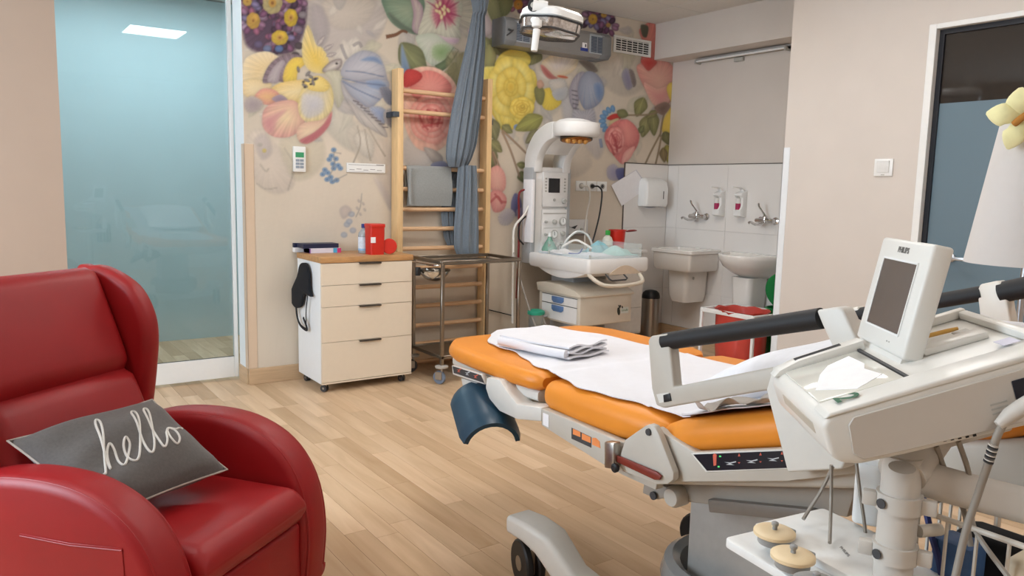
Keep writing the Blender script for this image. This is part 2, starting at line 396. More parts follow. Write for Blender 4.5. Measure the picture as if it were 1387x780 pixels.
for a, b_ in zip(zs, zs[1:]):
    MB().box(5.069, XS-.012, YW-.010, YW-.0045, a+.001, b_-.001, .001, 1).build('panel', M_clad, wc, smooth=False)
    for y0, y1 in ((YE+.002, 4.07), (4.072, 4.67), (4.672, 5.27), (5.272, YW-.012)):
        MB().box(XS-.010, XS-.0045, y0, y1, a+.001, b_-.001, .001, 1).build('panel', M_clad, wc, smooth=False)
M_trimd = mat('dark_edge_trim', (96, 86, 80), .45)
struct(MB().box(5.060, 5.067, YW-.012, YW-.0005, .115, 1.690).box(5.060, XS-.01, YW-.012, YW-.0005, 1.684, 1.690).box(XS-.012, XS-.0005, YE, YW-.010, 1.684, 1.690).build('trim_4', M_trimd, smooth=False))

# ---- sliding glass door
d1 = struct(MB().box(XE-.25, 1.512, 5.633, 5.667, .018, .168, .003, 1).build('door_1', M_white))
MB().box(1.512, 1.540, 5.630, 5.670, .018, HC-.05, .003, 1).build('stile', M_white, d1)
M_dglass = mat('tinted_door_glass', (238, 248, 250), .01, trans=1.0, var=0, ior=1.52)
MB().box(XE-.25, 1.512, 5.646, 5.654, .168, HC-.05).build('pane', M_dglass, d1, smooth=False)
MB().box(XE-.25, 1.512, 5.644, 5.656, .166, .171).build('gasket', M_black, d1, smooth=False)
struct(MB().box(XE-.3, XD+.02, 5.62, 5.68, HC-.05, HC).build('trim_5', M_white, smooth=False))

# ---- glazed door in the right wall
fr = MB()
for b_ in ((2.470, 2.515, 0, 2.455), (1.500, 1.545, 0, 2.455), (1.545, 2.470, 2.425, 2.455)): fr.box(XR-.012, XR+.10, *b_, .003, 1)
d2 = struct(fr.build('door_2', M_white))
rb = MB()
for b_ in ((2.440, 2.470, .01, 2.425), (1.545, 1.575, .01, 2.425), (1.575, 2.440, 2.395, 2.425), (1.575, 2.440, .01, .04)): rb.box(XR+.03, XR+.07, *b_)
rb.build('door_leaf_frame', mat('black_door_gasket', (18, 18, 26), .4), d2, smooth=False)
M_dark_glass = mat('painted_dark_pane', (52, 47, 43), .04, var=.02, spec=.6)  # opaque pane; darkness of the unlit room behind is put into its colour
MB().box(XR+.045, XR+.055, 1.575, 2.440, 1.99, 2.395).build('upper_pane', M_dark_glass, d2, smooth=False)
M_film = mat('frosted_film', (104, 124, 136), .28, var=.02, scale=2)
MB().box(XR+.044, XR+.056, 1.575, 2.440, .04, 1.99).build('frosted_pane', M_film, d2, smooth=False)
M_alu = mat('satin_aluminium', (196, 198, 202), .3, 1.0)
h = MB(); hp = wx(1287, 349, XR+.03); hy, hz = hp[1]-.0, hp[2]
h.lathe([(.026, 0), (.026, .01), (.022, .013)], (XR+.044, hy, hz), (-1, 0, 0), 20); h.cyl((XR+.04, hy, hz), (XR-.02, hy, hz), .009, 12)
h.obox((XR-.022, hy-.06, hz), (.009, .068, .010), None, .003, 2)
h.build('handle', M_alu, d2)
# room behind the door: a closed dark lobby
struct(MB().box(XR+.12, XR+.85, 1.3, 1.4, 0, HC).box(XR+.12, XR+.85, 2.6, 2.7, 0, HC).box(XR+.8, XR+.85, 1.4, 2.6, 0, HC).build('wall_lobby', M_dark, smooth=False))
# ================================================================== printed flower wallpaper on the back wall
def mural():
    xs = np.arange(XD, XS+.001, .0065); zs = np.concatenate([np.linspace(0, 1.0, 12), np.arange(1.0065, HC, .0065), [HC]])
    Xg, Zg = np.meshgrid(xs, zs, indexing='ij'); nx, nz = Xg.shape
    P = np.stack([Xg.ravel(), np.full(Xg.size, YW), Zg.ravel()], 1)
    v = P-CAM; w = v@FW; U = 693.5+FPX*(v@RT)/w; W = 390-FPX*(v@UP)/w
    rs = np.random.RandomState(5)
    def fnoise(sc, k=6, seed=0):
        r = np.random.RandomState(seed); o = np.zeros_like(U)
        for i in range(k):
            a = r.rand()*6.28; fq = sc*(1+r.rand()*2); o += np.sin(fq*(np.cos(a)*U+np.sin(a)*W)+r.rand()*6.28)
        return o/k
    col = np.zeros((U.size, 3)); base = np.array([212, 199, 181.])
    n1 = fnoise(.018, 7, 1); n2 = fnoise(.05, 8, 2)
    col[:] = base+np.outer(n1*7+n2*3, [1, 1, 1.05])
    def poly_sd(pts):
        A = np.array(pts); lo = A.min(0)-5; hi = A.max(0)+5
        idx = np.where((U > lo[0]) & (U < hi[0]) & (W > lo[1]) & (W < hi[1]))[0]
        if not len(idx): return idx, None
        u, q = U[idx], W[idx]; B = np.roll(A, -1, 0); ins = np.zeros(len(idx), bool); dm = np.full(len(idx), 1e9)
        for a, b in zip(A, B):
            c = ((a[1] > q) != (b[1] > q)); den = (b[1]-a[1]) or 1e-9
            ins ^= c & (u < (b[0]-a[0])*(q-a[1])/den+a[0])
            d = b-a; L2 = d@d+1e-9; t = np.clip(((u-a[0])*d[0]+(q-a[1])*d[1])/L2, 0, 1)
            dm = np.minimum(dm, np.hypot(u-a[0]-t*d[0], q-a[1]-t*d[1]))
        return idx, np.where(ins, dm, -dm)
    def petal(pts, cin, cedge, ctr=None, streak=.07, n=14, soft=1.2, alpha=1.0, cs=None, gam=.7, tip=None, edge=.05, smooth=True):
        A = [np.array(p, float) for p in pts]
        if smooth: A = spline(A, 5, True)
        idx, sd = poly_sd(A)
        if sd is None: return
        dmax = max(sd.max(), 1e-3); t = np.clip(sd/dmax, 0, 1)**gam
        cin, cedge = np.array(cin, float), np.array(cedge, float)
        c = cedge+(cin-cedge)*t[:, None]
        ctr = np.mean(A, 0) if ctr is None else np.array(ctr, float)
        du, dv = U[idx]-ctr[0], W[idx]-ctr[1]; ang = np.arctan2(dv, du); rad = np.hypot(du, dv); rr = rad/max(rad.max(), 1)
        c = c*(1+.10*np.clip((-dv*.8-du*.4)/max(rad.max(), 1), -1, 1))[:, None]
        if tip is not None: c = c+(np.array(tip, float)-c)*np.clip((rr-.35)*1.3, 0, 1)[:, None]
        streak = streak*.6
        if streak:
            s = np.sin(ang*n+rad*.05+rs.rand()*6)*np.sin(ang*n*2.3+rad*.09+rs.rand()*6); s = np.clip(s*1.2, -1, 1)*np.clip(rr*1.6, 0, 1)
            if cs is None: c = c*(1+streak*s[:, None])
            else: c = c+(np.array(cs, float)-c)*(np.clip(s-.15, 0, 1)*streak*3)[:, None]
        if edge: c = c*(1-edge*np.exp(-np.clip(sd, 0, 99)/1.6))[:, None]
        a = np.clip(sd/soft+.5, 0, 1)*alpha
        if alpha >= 1 and dmax > 4:
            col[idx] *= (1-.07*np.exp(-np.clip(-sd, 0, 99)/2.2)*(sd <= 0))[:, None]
        col[idx] += (c-col[idx])*a[:, None]
    def ell(cx, cy, rx, ry, cin, cedge, rot=0, **k):
        r = math.radians(rot); pts = []
        for i in range(12):
            a = 2*math.pi*i/12; x, y = rx*math.cos(a), ry*math.sin(a); pts.append((cx+x*math.cos(r)-y*math.sin(r), cy+x*math.sin(r)+y*math.cos(r)))
        petal(pts, cin, cedge, smooth=False, **k)
    def stem(pts, w, c, alpha=1.0):
        P_ = spline([np.array(p, float) for p in pts], 6); Lf, Rt = [], []
        for i, p in enumerate(P_):
            d = unit(P_[min(i+1, len(P_)-1)]-P_[max(i-1, 0)]); nn = np.array([-d[1], d[0]]); ww = w if np.isscalar(w) else w[0]+(w[1]-w[0])*i/(len(P_)-1)
            Lf.append(p+nn*ww); Rt.append(p-nn*ww)
        petal(Lf+Rt[::-1], c, [x*.8 for x in c], streak=0, soft=1, alpha=alpha, smooth=False)
    def leaf(a, b, w, c, c2=None, alpha=1.0):
        a, b = np.array(a, float), np.array(b, float); d = b-a; nn = np.array([-d[1], d[0]])*w
        petal([a, a+d*.3+nn*.9, a+d*.6+nn*.8, b, a+d*.6-nn*.8, a+d*.3-nn*.9], c, c2 or [x*.78 for x in c], a, streak=.12, n=9, alpha=alpha)
        stem([a, a+d*.5, a+d*.95], .5, [min(255, x*1.25) for x in c], .6*alpha)
    # --- soft grey background leaves and blooms
    for p, c, al in (([(418, 0), (420, 40), (440, 72), (470, 78), (505, 60), (522, 30), (520, 0)], (200, 190, 184), .9), ([(440, 0), (445, 30), (465, 40), (495, 32), (505, 0)], (216, 204, 190), .8),
                     ([(420, 10), (424, 45), (436, 62), (446, 40), (436, 10)], (176, 166, 168), .7), ([(455, 70), (485, 60), (510, 70), (530, 90), (500, 95), (470, 90)], (206, 198, 188), .7),
                     ([(440, 165), (455, 130), (470, 150), (490, 185), (480, 205), (455, 190)], (198, 192, 178), .8), ([(470, 180), (490, 165), (515, 185), (530, 215), (505, 235), (485, 215)], (200, 190, 176), .7),
                     ([(335, 185), (355, 175), (372, 195), (392, 215), (398, 250), (375, 262), (350, 250), (338, 220)], (214, 200, 186), .8), ([(345, 190), (360, 182), (368, 205), (355, 215)], (190, 178, 174), .7),
                     ([(380, 190), (430, 180), (440, 215), (420, 240), (395, 240)], (196, 186, 160), .45), ([(500, 200), (525, 190), (533, 230), (530, 280), (515, 250)], (196, 182, 170), .6),
                     ([(548, 190), (570, 185), (590, 210), (575, 228), (550, 225)], (190, 182, 178), .8), ([(700, 90), (730, 85), (760, 110), (755, 150), (720, 160)], (205, 196, 182), .7),
                     ([(760, 130), (775, 120), (790, 160), (800, 185), (770, 180)], (186, 184, 188), .8), ([(800, 60), (840, 50), (870, 75), (872, 115), (845, 130), (815, 110)], (196, 186, 172), .6),
                     ([(790, 150), (815, 140), (822, 180), (810, 215), (790, 190)], (196, 190, 190), .7), ([(760, 200), (790, 195), (800, 225), (770, 240)], (204, 192, 178), .6)):
        petal(p, c, [x*.93 for x in c], alpha=al, soft=6, streak=.05)
    # feathery pale foliage between the blooms
    r7 = np.random.RandomState(21)
    for i in range(150):
        x, y = 335+r7.rand()*575, -5+r7.rand()*205
        if x < 545 and y > 190: continue
        a = r7.rand()*6.28; ln = 14+r7.rand()*26; wd = .16+r7.rand()*.2
        c = [(228, 220, 208), (190, 184, 180), (206, 200, 184), (216, 204, 190), (182, 176, 178), (200, 196, 172)][r7.randint(6)]
        A_ = np.array([x, y]); d = np.array([math.cos(a), math.sin(a)])*ln; nn = np.array([-d[1], d[0]])*wd
        petal([A_, A_+d*.3+nn, A_+d*.65+nn*.8+np.array([2, 1]), A_+d, A_+d*.6-nn*.7, A_+d*.3-nn*.8], c, [v*.92 for v in c], A_, streak=.10, n=16, soft=3, alpha=.62)
    # --- purple primroses (twice)
    def primrose(x0, y0, x1, y1, ctrs, n, seed):
        r = np.random.RandomState(seed)
        petal([(x0, y0), (x1-8, y0), (x1, (y0+y1)/2), (x1-15, y1-6), ((x0+x1)/2, y1), (x0+8, y1-10), (x0, (y0+y1)/2)], (92, 70, 92), (100, 78, 98), soft=5, streak=.2, n=23)
        pal = [(118, 76, 106), (142, 104, 130), (96, 62, 92), (158, 134, 158), (128, 84, 116), (70, 48, 68), (150, 92, 118), (120, 110, 146)]
        for i in range(n):
            cx, cy = ctrs[i % len(ctrs)][:2]; a = r.rand()*6.28; q = (8+r.rand()*12)*min(1, (x1-x0)/80+.3)
            c = pal[r.randint(len(pal))]; x, y = cx+q*math.cos(a), cy+q*math.sin(a)
            if x < x0-6 or x > x1+4 or y > y1+2: continue
            ell(x, y, 6.5*min(1, (x1-x0)/80+.35), 4.6*min(1, (x1-x0)/80+.35), [min(255, v*1.25) for v in c], [v*.75 for v in c], math.degrees(a), soft=1.2, streak=.12, n=6)
        for cx, cy, rx, ry, c in ctrs:
            for k in range(7):
                a = k*.9; ell(cx+rx*.45*math.cos(a), cy+ry*.45*math.sin(a), rx*.62, ry*.6, c, [v*.86 for v in c], streak=.05)
            ell(cx, cy, rx*.42, ry*.42, (196, 148, 70), (214, 170, 84), streak=0); ell(cx, cy, rx*.16, ry*.16, (150, 100, 50), (160, 110, 60), streak=0)
    primrose(328, -12, 414, 74, [(343, 28, 9, 11, (226, 178, 84)), (369, 4, 13, 15, (214, 196, 140)), (394, 24, 9, 12, (232, 194, 60)), (379, 51, 11, 10, (234, 196, 70)), (394, -3, 8, 7, (232, 196, 70)), (335, 2, 6, 6, (220, 180, 90))], 150, 4)
    for x, y, c in ((378, 66, (96, 120, 170)), (362, 66, (120, 130, 164)), (350, 60, (110, 96, 130)), (405, 62, (84, 72, 78)), (400, 75, (90, 80, 82)), (410, 20, (150, 140, 146)), (404, 40, (140, 120, 140))):
        ell(x, y, 6, 5, c, [v*.8 for v in c])
    primrose(796, 12, 832, 46, [(803, 26, 6, 7, (226, 178, 70)), (818, 20, 4, 4, (220, 170, 80)), (824, 34, 3, 3, (200, 160, 90))], 40, 8)
    primrose(696, -10, 722, 16, [(702, 6, 6, 7, (220, 150, 60))], 12, 9)
    # --- large cream and yellow parrot tulip
    petal([(330, 84), (346, 72), (364, 70), (378, 78), (380, 92), (364, 112), (348, 126), (330, 122)], (226, 200, 150), (232, 214, 180), (372, 100), n=24, streak=.07)
    petal([(330, 110), (352, 108), (368, 114), (362, 128), (345, 134), (330, 128)], (232, 212, 172), (226, 200, 150), streak=.06)
    petal([(356, 112), (362, 92), (376, 78), (394, 73), (412, 78), (402, 92), (394, 112), (376, 110)], (156, 140, 148), (122, 104, 112), (400, 110), n=22, streak=.22)
    petal([(362, 110), (368, 94), (380, 82), (386, 84), (380, 98), (376, 112)], (186, 174, 176), (166, 150, 156), streak=.1)
    petal([(384, 110), (386, 92), (396, 79), (410, 78), (416, 84), (404, 96), (400, 112)], (236, 206, 84), (226, 190, 92), streak=.08)
    petal([(409, 72), (410, 54), (416, 34), (422, 42), (428, 60), (438, 66), (446, 84), (444, 98), (424, 98), (413, 88)], (230, 196, 92), (226, 204, 140), (430, 95), n=26, streak=.14, tip=(216, 200, 160))
    for a, b in (((430, 62), (440, 48)), ((438, 68), (452, 60)), ((442, 76), (456, 72)), ((446, 92), (462, 84)), ((440, 98), (462, 96))):
        leaf(a, b, .22, (196, 186, 178), (150, 138, 140))
    petal([(438, 92), (450, 82), (462, 80), (462, 90), (450, 98), (438, 98)], (214, 206, 196), (130, 116, 116), streak=.12)
    petal([(366, 122), (380, 112), (410, 108), (430, 112), (432, 130), (410, 138), (386, 140), (368, 134)], (232, 212, 164), (230, 196, 120), (410, 118), n=18, streak=.08)
    petal([(345, 130), (356, 120), (372, 122), (380, 132), (366, 142), (350, 138)], (226, 180, 130), (220, 150, 140), streak=.08)
    petal([(368, 134), (380, 128), (390, 136), (380, 140)], (150, 132, 150), (170, 150, 160))
    petal([(355, 166), (358, 148), (374, 138), (398, 136), (410, 150), (412, 168), (396, 184), (374, 186), (360, 178)], (232, 208, 168), (214, 160, 148), (406, 142), n=16, streak=.10, tip=(206, 150, 146))
    petal([(356, 164), (366, 156), (388, 148), (376, 164), (370, 180), (360, 176)], (198, 134, 138), (214, 164, 156), alpha=.75, soft=4)
    petal([(404, 136), (412, 116), (430, 104), (446, 112), (452, 132), (448, 152), (436, 162), (418, 166), (406, 156)], (212, 204, 196), (228, 204, 130), (436, 104), n=22, streak=.09, tip=(222, 206, 160))
    petal([(410, 128), (424, 128), (438, 136), (436, 152), (418, 160), (408, 150)], (190, 188, 198), (206, 200, 196), alpha=.8, soft=4, streak=.07)
    petal([(412, 112), (424, 104), (436, 104), (446, 116), (440, 124), (420, 122)], (236, 212, 130), (226, 196, 110), streak=.08)
    petal([(402, 176), (412, 166), (436, 162), (450, 150), (446, 168), (432, 184), (414, 194), (404, 190)], (228, 204, 172), (210, 170, 150), streak=.08)
    petal([(406, 190), (424, 180), (438, 168), (449, 152), (447, 168), (434, 184), (416, 195)], (184, 104, 110), (190, 126, 124), streak=.1)
    for x, y, rot in ((421, 104, 40), (427, 107, -20), (416, 109, 20), (424, 112, 70), (413, 116, 30), (404, 94, 80), (417, 100, -50)): ell(x, y, 4.4, 2.0, (146, 140, 138), (90, 80, 80), rot, streak=0)
    for x, y in ((411, 111), (421, 114), (427, 107), (413, 118), (456, 86)): ell(x, y, 1.8, 1.5, (60, 52, 52), (70, 60, 60), streak=0)
    petal([(330, 140), (340, 130), (356, 138), (350, 150), (336, 152)], (164, 150, 152), (186, 172, 166), soft=3)
    petal([(440, 98), (460, 96), (468, 110), (466, 130), (458, 146), (452, 128), (448, 110)], (196, 192, 172), (182, 176, 152), soft=3)
    # --- blue-grey tulip
    B0, B1, B2 = (192, 190, 196), (160, 160, 172), (106, 134, 178)
    petal([(462, 102), (466, 86), (478, 74), (494, 68), (512, 74), (520, 88), (524, 104), (526, 118), (506, 112), (480, 110)], B0, B1, (462, 112), n=30, streak=.14, cs=(126, 132, 152))
    petal([(488, 82), (500, 76), (512, 78), (518, 88), (506, 84)], B2, (150, 164, 190), alpha=.8, soft=3)
    petal([(462, 108), (478, 112), (500, 108), (524, 108), (526, 122), (512, 138), (500, 146), (484, 138), (470, 124)], (178, 184, 200), B1, (462, 104), n=34, streak=.16, cs=B2)
    petal([(496, 110), (514, 108), (524, 116), (516, 122), (500, 118)], B2, (150, 166, 196), alpha=.7, soft=3)
    petal([(462, 110), (474, 128), (492, 142), (508, 152), (516, 164), (500, 158), (480, 148), (466, 132)], (196, 192, 192), (166, 160, 160), (460, 104), n=40, streak=.18, cs=(110, 110, 126))
    petal([(470, 134), (488, 148), (506, 158), (520, 172), (524, 186), (504, 176), (486, 164)], (206, 198, 190), (176, 168, 164), (462, 110), n=44, streak=.2, cs=(104, 98, 102))
    petal([(500, 146), (514, 144), (524, 152), (520, 168), (508, 158)], (138, 152, 184), (160, 160, 170), streak=.15)
    petal([(514, 120), (524, 118), (531, 126), (531, 142), (522, 138)], (108, 112, 128), (134, 134, 146), streak=.15)
    petal([(520, 152), (532, 148), (532, 172), (522, 166)], (150, 142, 142), (172, 164, 160), streak=.15)
    for k in range(9): stem([(478+k*5, 136+k*4.5), (486+k*5, 139+k*4.2)], .7, (92, 84, 92), .8)
    for p in ([(464, 110), (485, 122), (515, 135)], [(463, 106), (490, 112), (522, 116)], [(468, 96), (492, 98), (520, 104)]): stem(p, .8, (120, 134, 164), .8)
    for p in ([(462, 60), (466, 72), (470, 80)], [(478, 62), (486, 58), (490, 64)]): stem(p, 2, (150, 142, 144), .6)
    petal([(480, 185), (494, 178), (506, 196), (502, 214), (488, 206)], (206, 198, 186), (186, 178, 166), soft=3)
    for p in ([(484, 170), (488, 195), (478, 222)], [(494, 175), (498, 200), (502, 218)], [(498, 172), (512, 196), (522, 212)]): stem(p, 1, (178, 166, 150), .8)
    # --- white-green blossom over the wall bars
    petal([(520, -6), (522, 16), (532, 32), (548, 42), (568, 46), (574, 24), (570, -6)], (158, 172, 146), (104, 134, 112), (570, 10), n=18, streak=.08)
    petal([(526, 16), (534, 32), (550, 42), (568, 45), (548, 34)], (96, 116, 98), (110, 118, 104), soft=3)
    petal([(556, -6), (572, 8), (572, 30), (566, 46), (558, 38), (560, 18)], (196, 182, 176), (170, 140, 156), streak=.12)
    petal([(622, -6), (642, 6), (654, 20), (648, 36), (630, 38), (612, 26)], (212, 204, 184), (196, 186, 170), (600, 14), n=20, streak=.12)
    petal([(634, 40), (650, 34), (660, 48), (652, 60), (640, 56)], (210, 200, 186), (190, 160, 170), streak=.1)
    petal([(566, 46), (572, 24), (580, 2), (604, -6), (626, 4), (622, 36), (624, 52), (608, 56), (590, 46), (576, 48)], (212, 210, 192), (202, 200, 180), (600, 14), n=24, streak=.10)
    petal([(584, 20), (588, 4), (600, -6), (616, 0), (620, 20), (610, 36), (600, 30), (590, 36)], (186, 60, 104), (206, 170, 160), soft=7, streak=.2, n=18, edge=0)
    for k in range(9):
        a = -2.6+k*.52 if k < 5 else .3+(k-5)*.55
        stem([(600, 15), (600+16*math.cos(a), 15+16*math.sin(a)), (600+26*math.cos(a), 15+26*math.sin(a))], (2.2, .4), (176, 52, 96), .55)
    for x, y, r_ in ((592, 8, 60), (596, 5, 90), (602, 10, 80), (607, 14, 60), (592, 15, 30), (596, 17, 70), (602, 18, 100), (598, 23, 95), (600, 13, 50)): ell(x, y, 3.8, 2.3, (240, 222, 176), (216, 188, 140), r_, streak=0)
    petal([(588, 46), (604, 50), (622, 52), (618, 60), (604, 58)], (200, 170, 190), (210, 196, 190), streak=.08)
    petal([(563, 52), (574, 46), (590, 46), (606, 58), (616, 66), (606, 82), (590, 90), (576, 80)], (206, 206, 194), (186, 196, 176), (590, 48), streak=.08)
    petal([(586, 62), (600, 58), (612, 64), (608, 80), (594, 84), (584, 76)], (128, 156, 106), (176, 186, 156), soft=5, edge=0)
    stem([(523, 50), (536, 47), (545, 42), (552, 44)], (2.6, 1.5), (128, 86, 60))
    stem([(592, 94), (606, 84), (618, 66), (610, 78)], (6, 3), (104, 122, 88))
    leaf((543, 58), (578, 108), .30, (136, 140, 96)); leaf((590, 92), (556, 112), .26, (142, 144, 100)); leaf((604, 95), (610, 118), .28, (176, 172, 124)); leaf((616, 84), (614, 116), .3, (150, 146, 104)); leaf((625, 90), (618, 120), .3, (160, 150, 108)); leaf((630, 70), (622, 98), .3, (196, 186, 150))
    petal([(606, 74), (622, 70), (636, 84), (632, 112), (616, 122), (606, 104)], (158, 152, 114), (140, 130, 96), soft=5, alpha=.7, streak=.2, n=10)
    petal([(544, 60), (550, 76), (556, 98), (548, 104), (543, 86)], (110, 140, 184), (140, 156, 184), alpha=.8, soft=3)
    # right of the sling
    petal([(656, -5), (672, -5), (682, 10), (676, 34), (664, 24)], (150, 150, 108), (134, 136, 96), streak=.15); petal([(676, -5), (694, -5), (692, 14), (680, 22)], (138, 142, 98), (120, 124, 84), streak=.15)
    petal([(654, 18), (662, 24), (668, 40), (662, 48), (652, 44)], (206, 192, 190), (186, 168, 170)); leaf((656, 50), (668, 92), .28, (158, 160, 110)); leaf((664, 52), (690, 80), .26, (146, 146, 100)); leaf((686, 66), (720, 62), .3, (126, 122, 84)); leaf((672, 60), (700, 72), .3, (122, 116, 84))
    petal([(655, 85), (662, 60), (672, 75), (664, 96)], (166, 164, 110), (150, 146, 100))
    leaf((730, 66), (716, 88), .45, (152, 150, 104)); leaf((705, 62), (738, 70), .3, (124, 120, 84))
    def rose(cx, cy, R, cl, cm, cd, rings=5, sx=1.0, sy=1.0, rot=0.0):
        for q in range(rings):
            rr = R*(1-q/rings)**1.05; k = max(3, 6-q); f = q/max(1, rings-1)
            for j in range(k):
                a = rot+q*.9+2*math.pi*j/k; w = 1.25*math.pi/k
                arc = [(cx+sx*rr*math.cos(a+w*s)*(1-.12*s*s), cy+sy*rr*math.sin(a+w*s)*(1-.12*s*s)) for s in (-1, -.6, -.2, .2, .6, 1)]
                inn = [(cx+sx*rr*.42*math.cos(a+w*s), cy+sy*rr*.42*math.sin(a+w*s)) for s in (.7, 0, -.7)]
                c0 = [cl[i]*(1-f)+cm[i]*f for i in range(3)]; c1 = [cm[i]*(1-f*.7)+cd[i]*f*.7 for i in range(3)]
                petal(arc+inn, c0, c1, (cx, cy), streak=.035, n=10, gam=1.1, edge=.06)
        ell(cx, cy, R*.16*sx, R*.16*sy, cd, cm, streak=0)
    # --- pink rose behind the bars
    PK, PD = (226, 168, 150), (206, 116, 110)
    petal([(546, 118), (552, 98), (572, 90), (596, 94), (616, 112), (622, 140), (616, 172), (604, 196), (586, 206), (564, 200), (550, 176), (545, 146)], (222, 154, 138), (228, 184, 164), streak=.07, n=12)
    petal([(556, 112), (574, 96), (596, 100), (612, 118), (600, 136), (576, 140), (560, 132)], (226, 150, 138), (214, 122, 114), streak=.08)
    petal([(548, 140), (560, 132), (574, 146), (578, 170), (574, 190), (558, 180)], (224, 164, 146), (230, 192, 172), streak=.07)
    petal([(596, 138), (612, 128), (620, 146), (612, 172), (600, 190), (588, 196), (592, 170)], (228, 180, 158), (220, 150, 138), streak=.07)
    rose(584, 160, 30, (230, 184, 166), (222, 148, 136), (192, 78, 76), 5, 1, 1.15, .4)
    for p in ([(566, 150), (572, 166), (580, 176)], [(578, 148), (586, 156), (584, 172)], [(590, 148), (596, 158), (592, 172)], [(572, 172), (588, 168), (600, 166)]): stem(p, 1.4, (188, 70, 70), .7)
    petal([(546, 104), (552, 94), (566, 96), (572, 104), (562, 114), (548, 118)], (206, 70, 66), (188, 56, 56), streak=.15)
    petal([(574, 200), (590, 204), (600, 214), (596, 224), (584, 218)], (178, 166, 156), (150, 140, 134), streak=.1); petal([(584, 222), (600, 218), (608, 226), (598, 234), (586, 232)], (118, 120, 150), (140, 140, 158))
    # --- yellow rose
    YC_, YD = (238, 218, 108), (228, 200, 86)
    petal([(656, 118), (660, 98), (676, 92), (700, 88), (722, 96), (728, 116), (724, 140), (716, 160), (700, 172), (682, 178), (670, 160), (660, 142)], YC_, YD, streak=.06, n=14)
    petal([(671, 92), (676, 76), (688, 68), (704, 66), (718, 76), (716, 88), (700, 92)], (240, 222, 116), (232, 206, 88), streak=.07)
    petal([(655, 94), (664, 90), (676, 92), (684, 112), (676, 140), (680, 172), (668, 150), (658, 124)], (236, 214, 92), (240, 226, 128), streak=.05)
    petal([(700, 94), (720, 94), (726, 106), (718, 128), (700, 124), (692, 108)], (244, 228, 128), (234, 210, 96), streak=.05)
    petal([(684, 112), (700, 112), (704, 132), (696, 160), (684, 172), (676, 150)], (244, 230, 136), (234, 210, 96), streak=.05)
    petal([(694, 146), (700, 136), (716, 132), (722, 144), (718, 158), (704, 166), (696, 160)], (232, 206, 84), (244, 226, 120), streak=.08)
    rose(692, 118, 34, (244, 230, 140), (236, 212, 100), (226, 190, 76), 3, .95, 1.25, .2)
    rose(707, 146, 17, (242, 224, 120), (230, 200, 84), (206, 160, 64), 4, 1.0, .9, .8)
    for r_ in (3.0,): ell(708, 144, r_, r_*.8, (240, 214, 96), (206, 168, 70), -30, streak=.05, edge=.15)
    petal([(732, 128), (738, 120), (750, 120), (758, 132), (760, 140), (748, 149), (736, 146)], (232, 206, 84), (222, 192, 80), streak=.08)
    petal([(724, 120), (732, 116), (738, 126), (734, 142), (726, 136)], (138, 136, 84), (120, 118, 76)); petal([(727, 112), (733, 108), (737, 116), (730, 120)], (206, 164, 140), (190, 150, 130))
    # white tulip bud and grey-blue bud
    petal([(733, 88), (744, 76), (764, 70), (782, 76), (780, 92), (766, 102), (748, 106)], (214, 202, 196), (222, 200, 160), (756, 104), n=14, streak=.06); petal([(732, 88), (738, 90), (750, 102), (756, 106), (744, 107), (735, 98)], (178, 96, 92), (206, 150, 140), streak=.1); ell(762, 104, 8, 2, (200, 90, 70), (220, 160, 120), 10, streak=0)
    petal([(784, 82), (800, 84), (810, 96), (800, 98), (790, 90)], (120, 108, 98), (150, 138, 126)); petal([(744, 110), (764, 108), (768, 124), (752, 130)], (214, 204, 192), (186, 182, 178)); petal([(748, 124), (768, 118), (766, 132), (754, 136)], (172, 174, 180), (190, 188, 186))
    petal([(771, 134), (773, 114), (782, 100), (792, 98), (786, 116), (784, 138), (778, 150)], (176, 170, 178), (150, 144, 156), streak=.15, n=20)
    petal([(784, 132), (784, 112), (794, 97), (808, 100), (818, 116), (816, 134), (804, 146), (792, 148)], (176, 182, 198), (146, 150, 168), (796, 98), n=26, streak=.2, cs=(92, 124, 172))
    petal([(804, 114), (814, 112), (818, 126), (812, 138), (806, 130)], (104, 134, 182), (150, 164, 190), alpha=.8, soft=2)
    for k in range(8): stem([(774+k*.6, 122+k*6), (782+k*.5, 124+k*6)], .7, (96, 92, 104), .75)
    petal([(776, 150), (790, 150), (804, 148), (806, 170), (792, 182), (778, 176)], (184, 180, 186), (160, 158, 168), streak=.2, n=18, soft=3)
    ell(700, 172, 4.5, 4, (110, 140, 190), (150, 170, 200))
    # leaves and stems under the yellow rose
    for a, b, w, c in (((735, 158), (698, 176), .3, (168, 166, 92)), ((732, 176), (712, 194), .3, (152, 146, 110)), ((680, 170), (694, 180), .4, (150, 150, 100)), ((664, 160), (672, 190), .35, (150, 150, 110)), ((662, 190), (680, 206), .35, (158, 156, 108)), ((664, 226), (672, 216), .5, (120, 126, 84)), ((668, 200), (662, 230), .3, (146, 146, 104)), ((705, 232), (712, 248), .45, (126, 130, 86)), ((700, 222), (716, 226), .3, (140, 142, 96))): leaf(a, b, w, c)
    for p in ([(680, 176), (700, 195), (720, 215)], [(680, 178), (692, 205), (704, 240)], [(666, 165), (664, 195), (672, 225)], [(668, 205), (676, 225), (680, 240)]): stem(p, 1.3, (170, 142, 118))
    petal([(662, 232), (674, 224), (684, 236), (684, 256), (672, 262), (663, 252)], (226, 176, 162), (216, 150, 142)); petal([(664, 262), (676, 258), (686, 268), (682, 284), (668, 286)], (222, 166, 156), (206, 130, 128))
    for p in ([(664, 274), (674, 266), (680, 276)], [(670, 262), (678, 272), (686, 274)]): stem(p, 1.4, (196, 90, 92), .7)
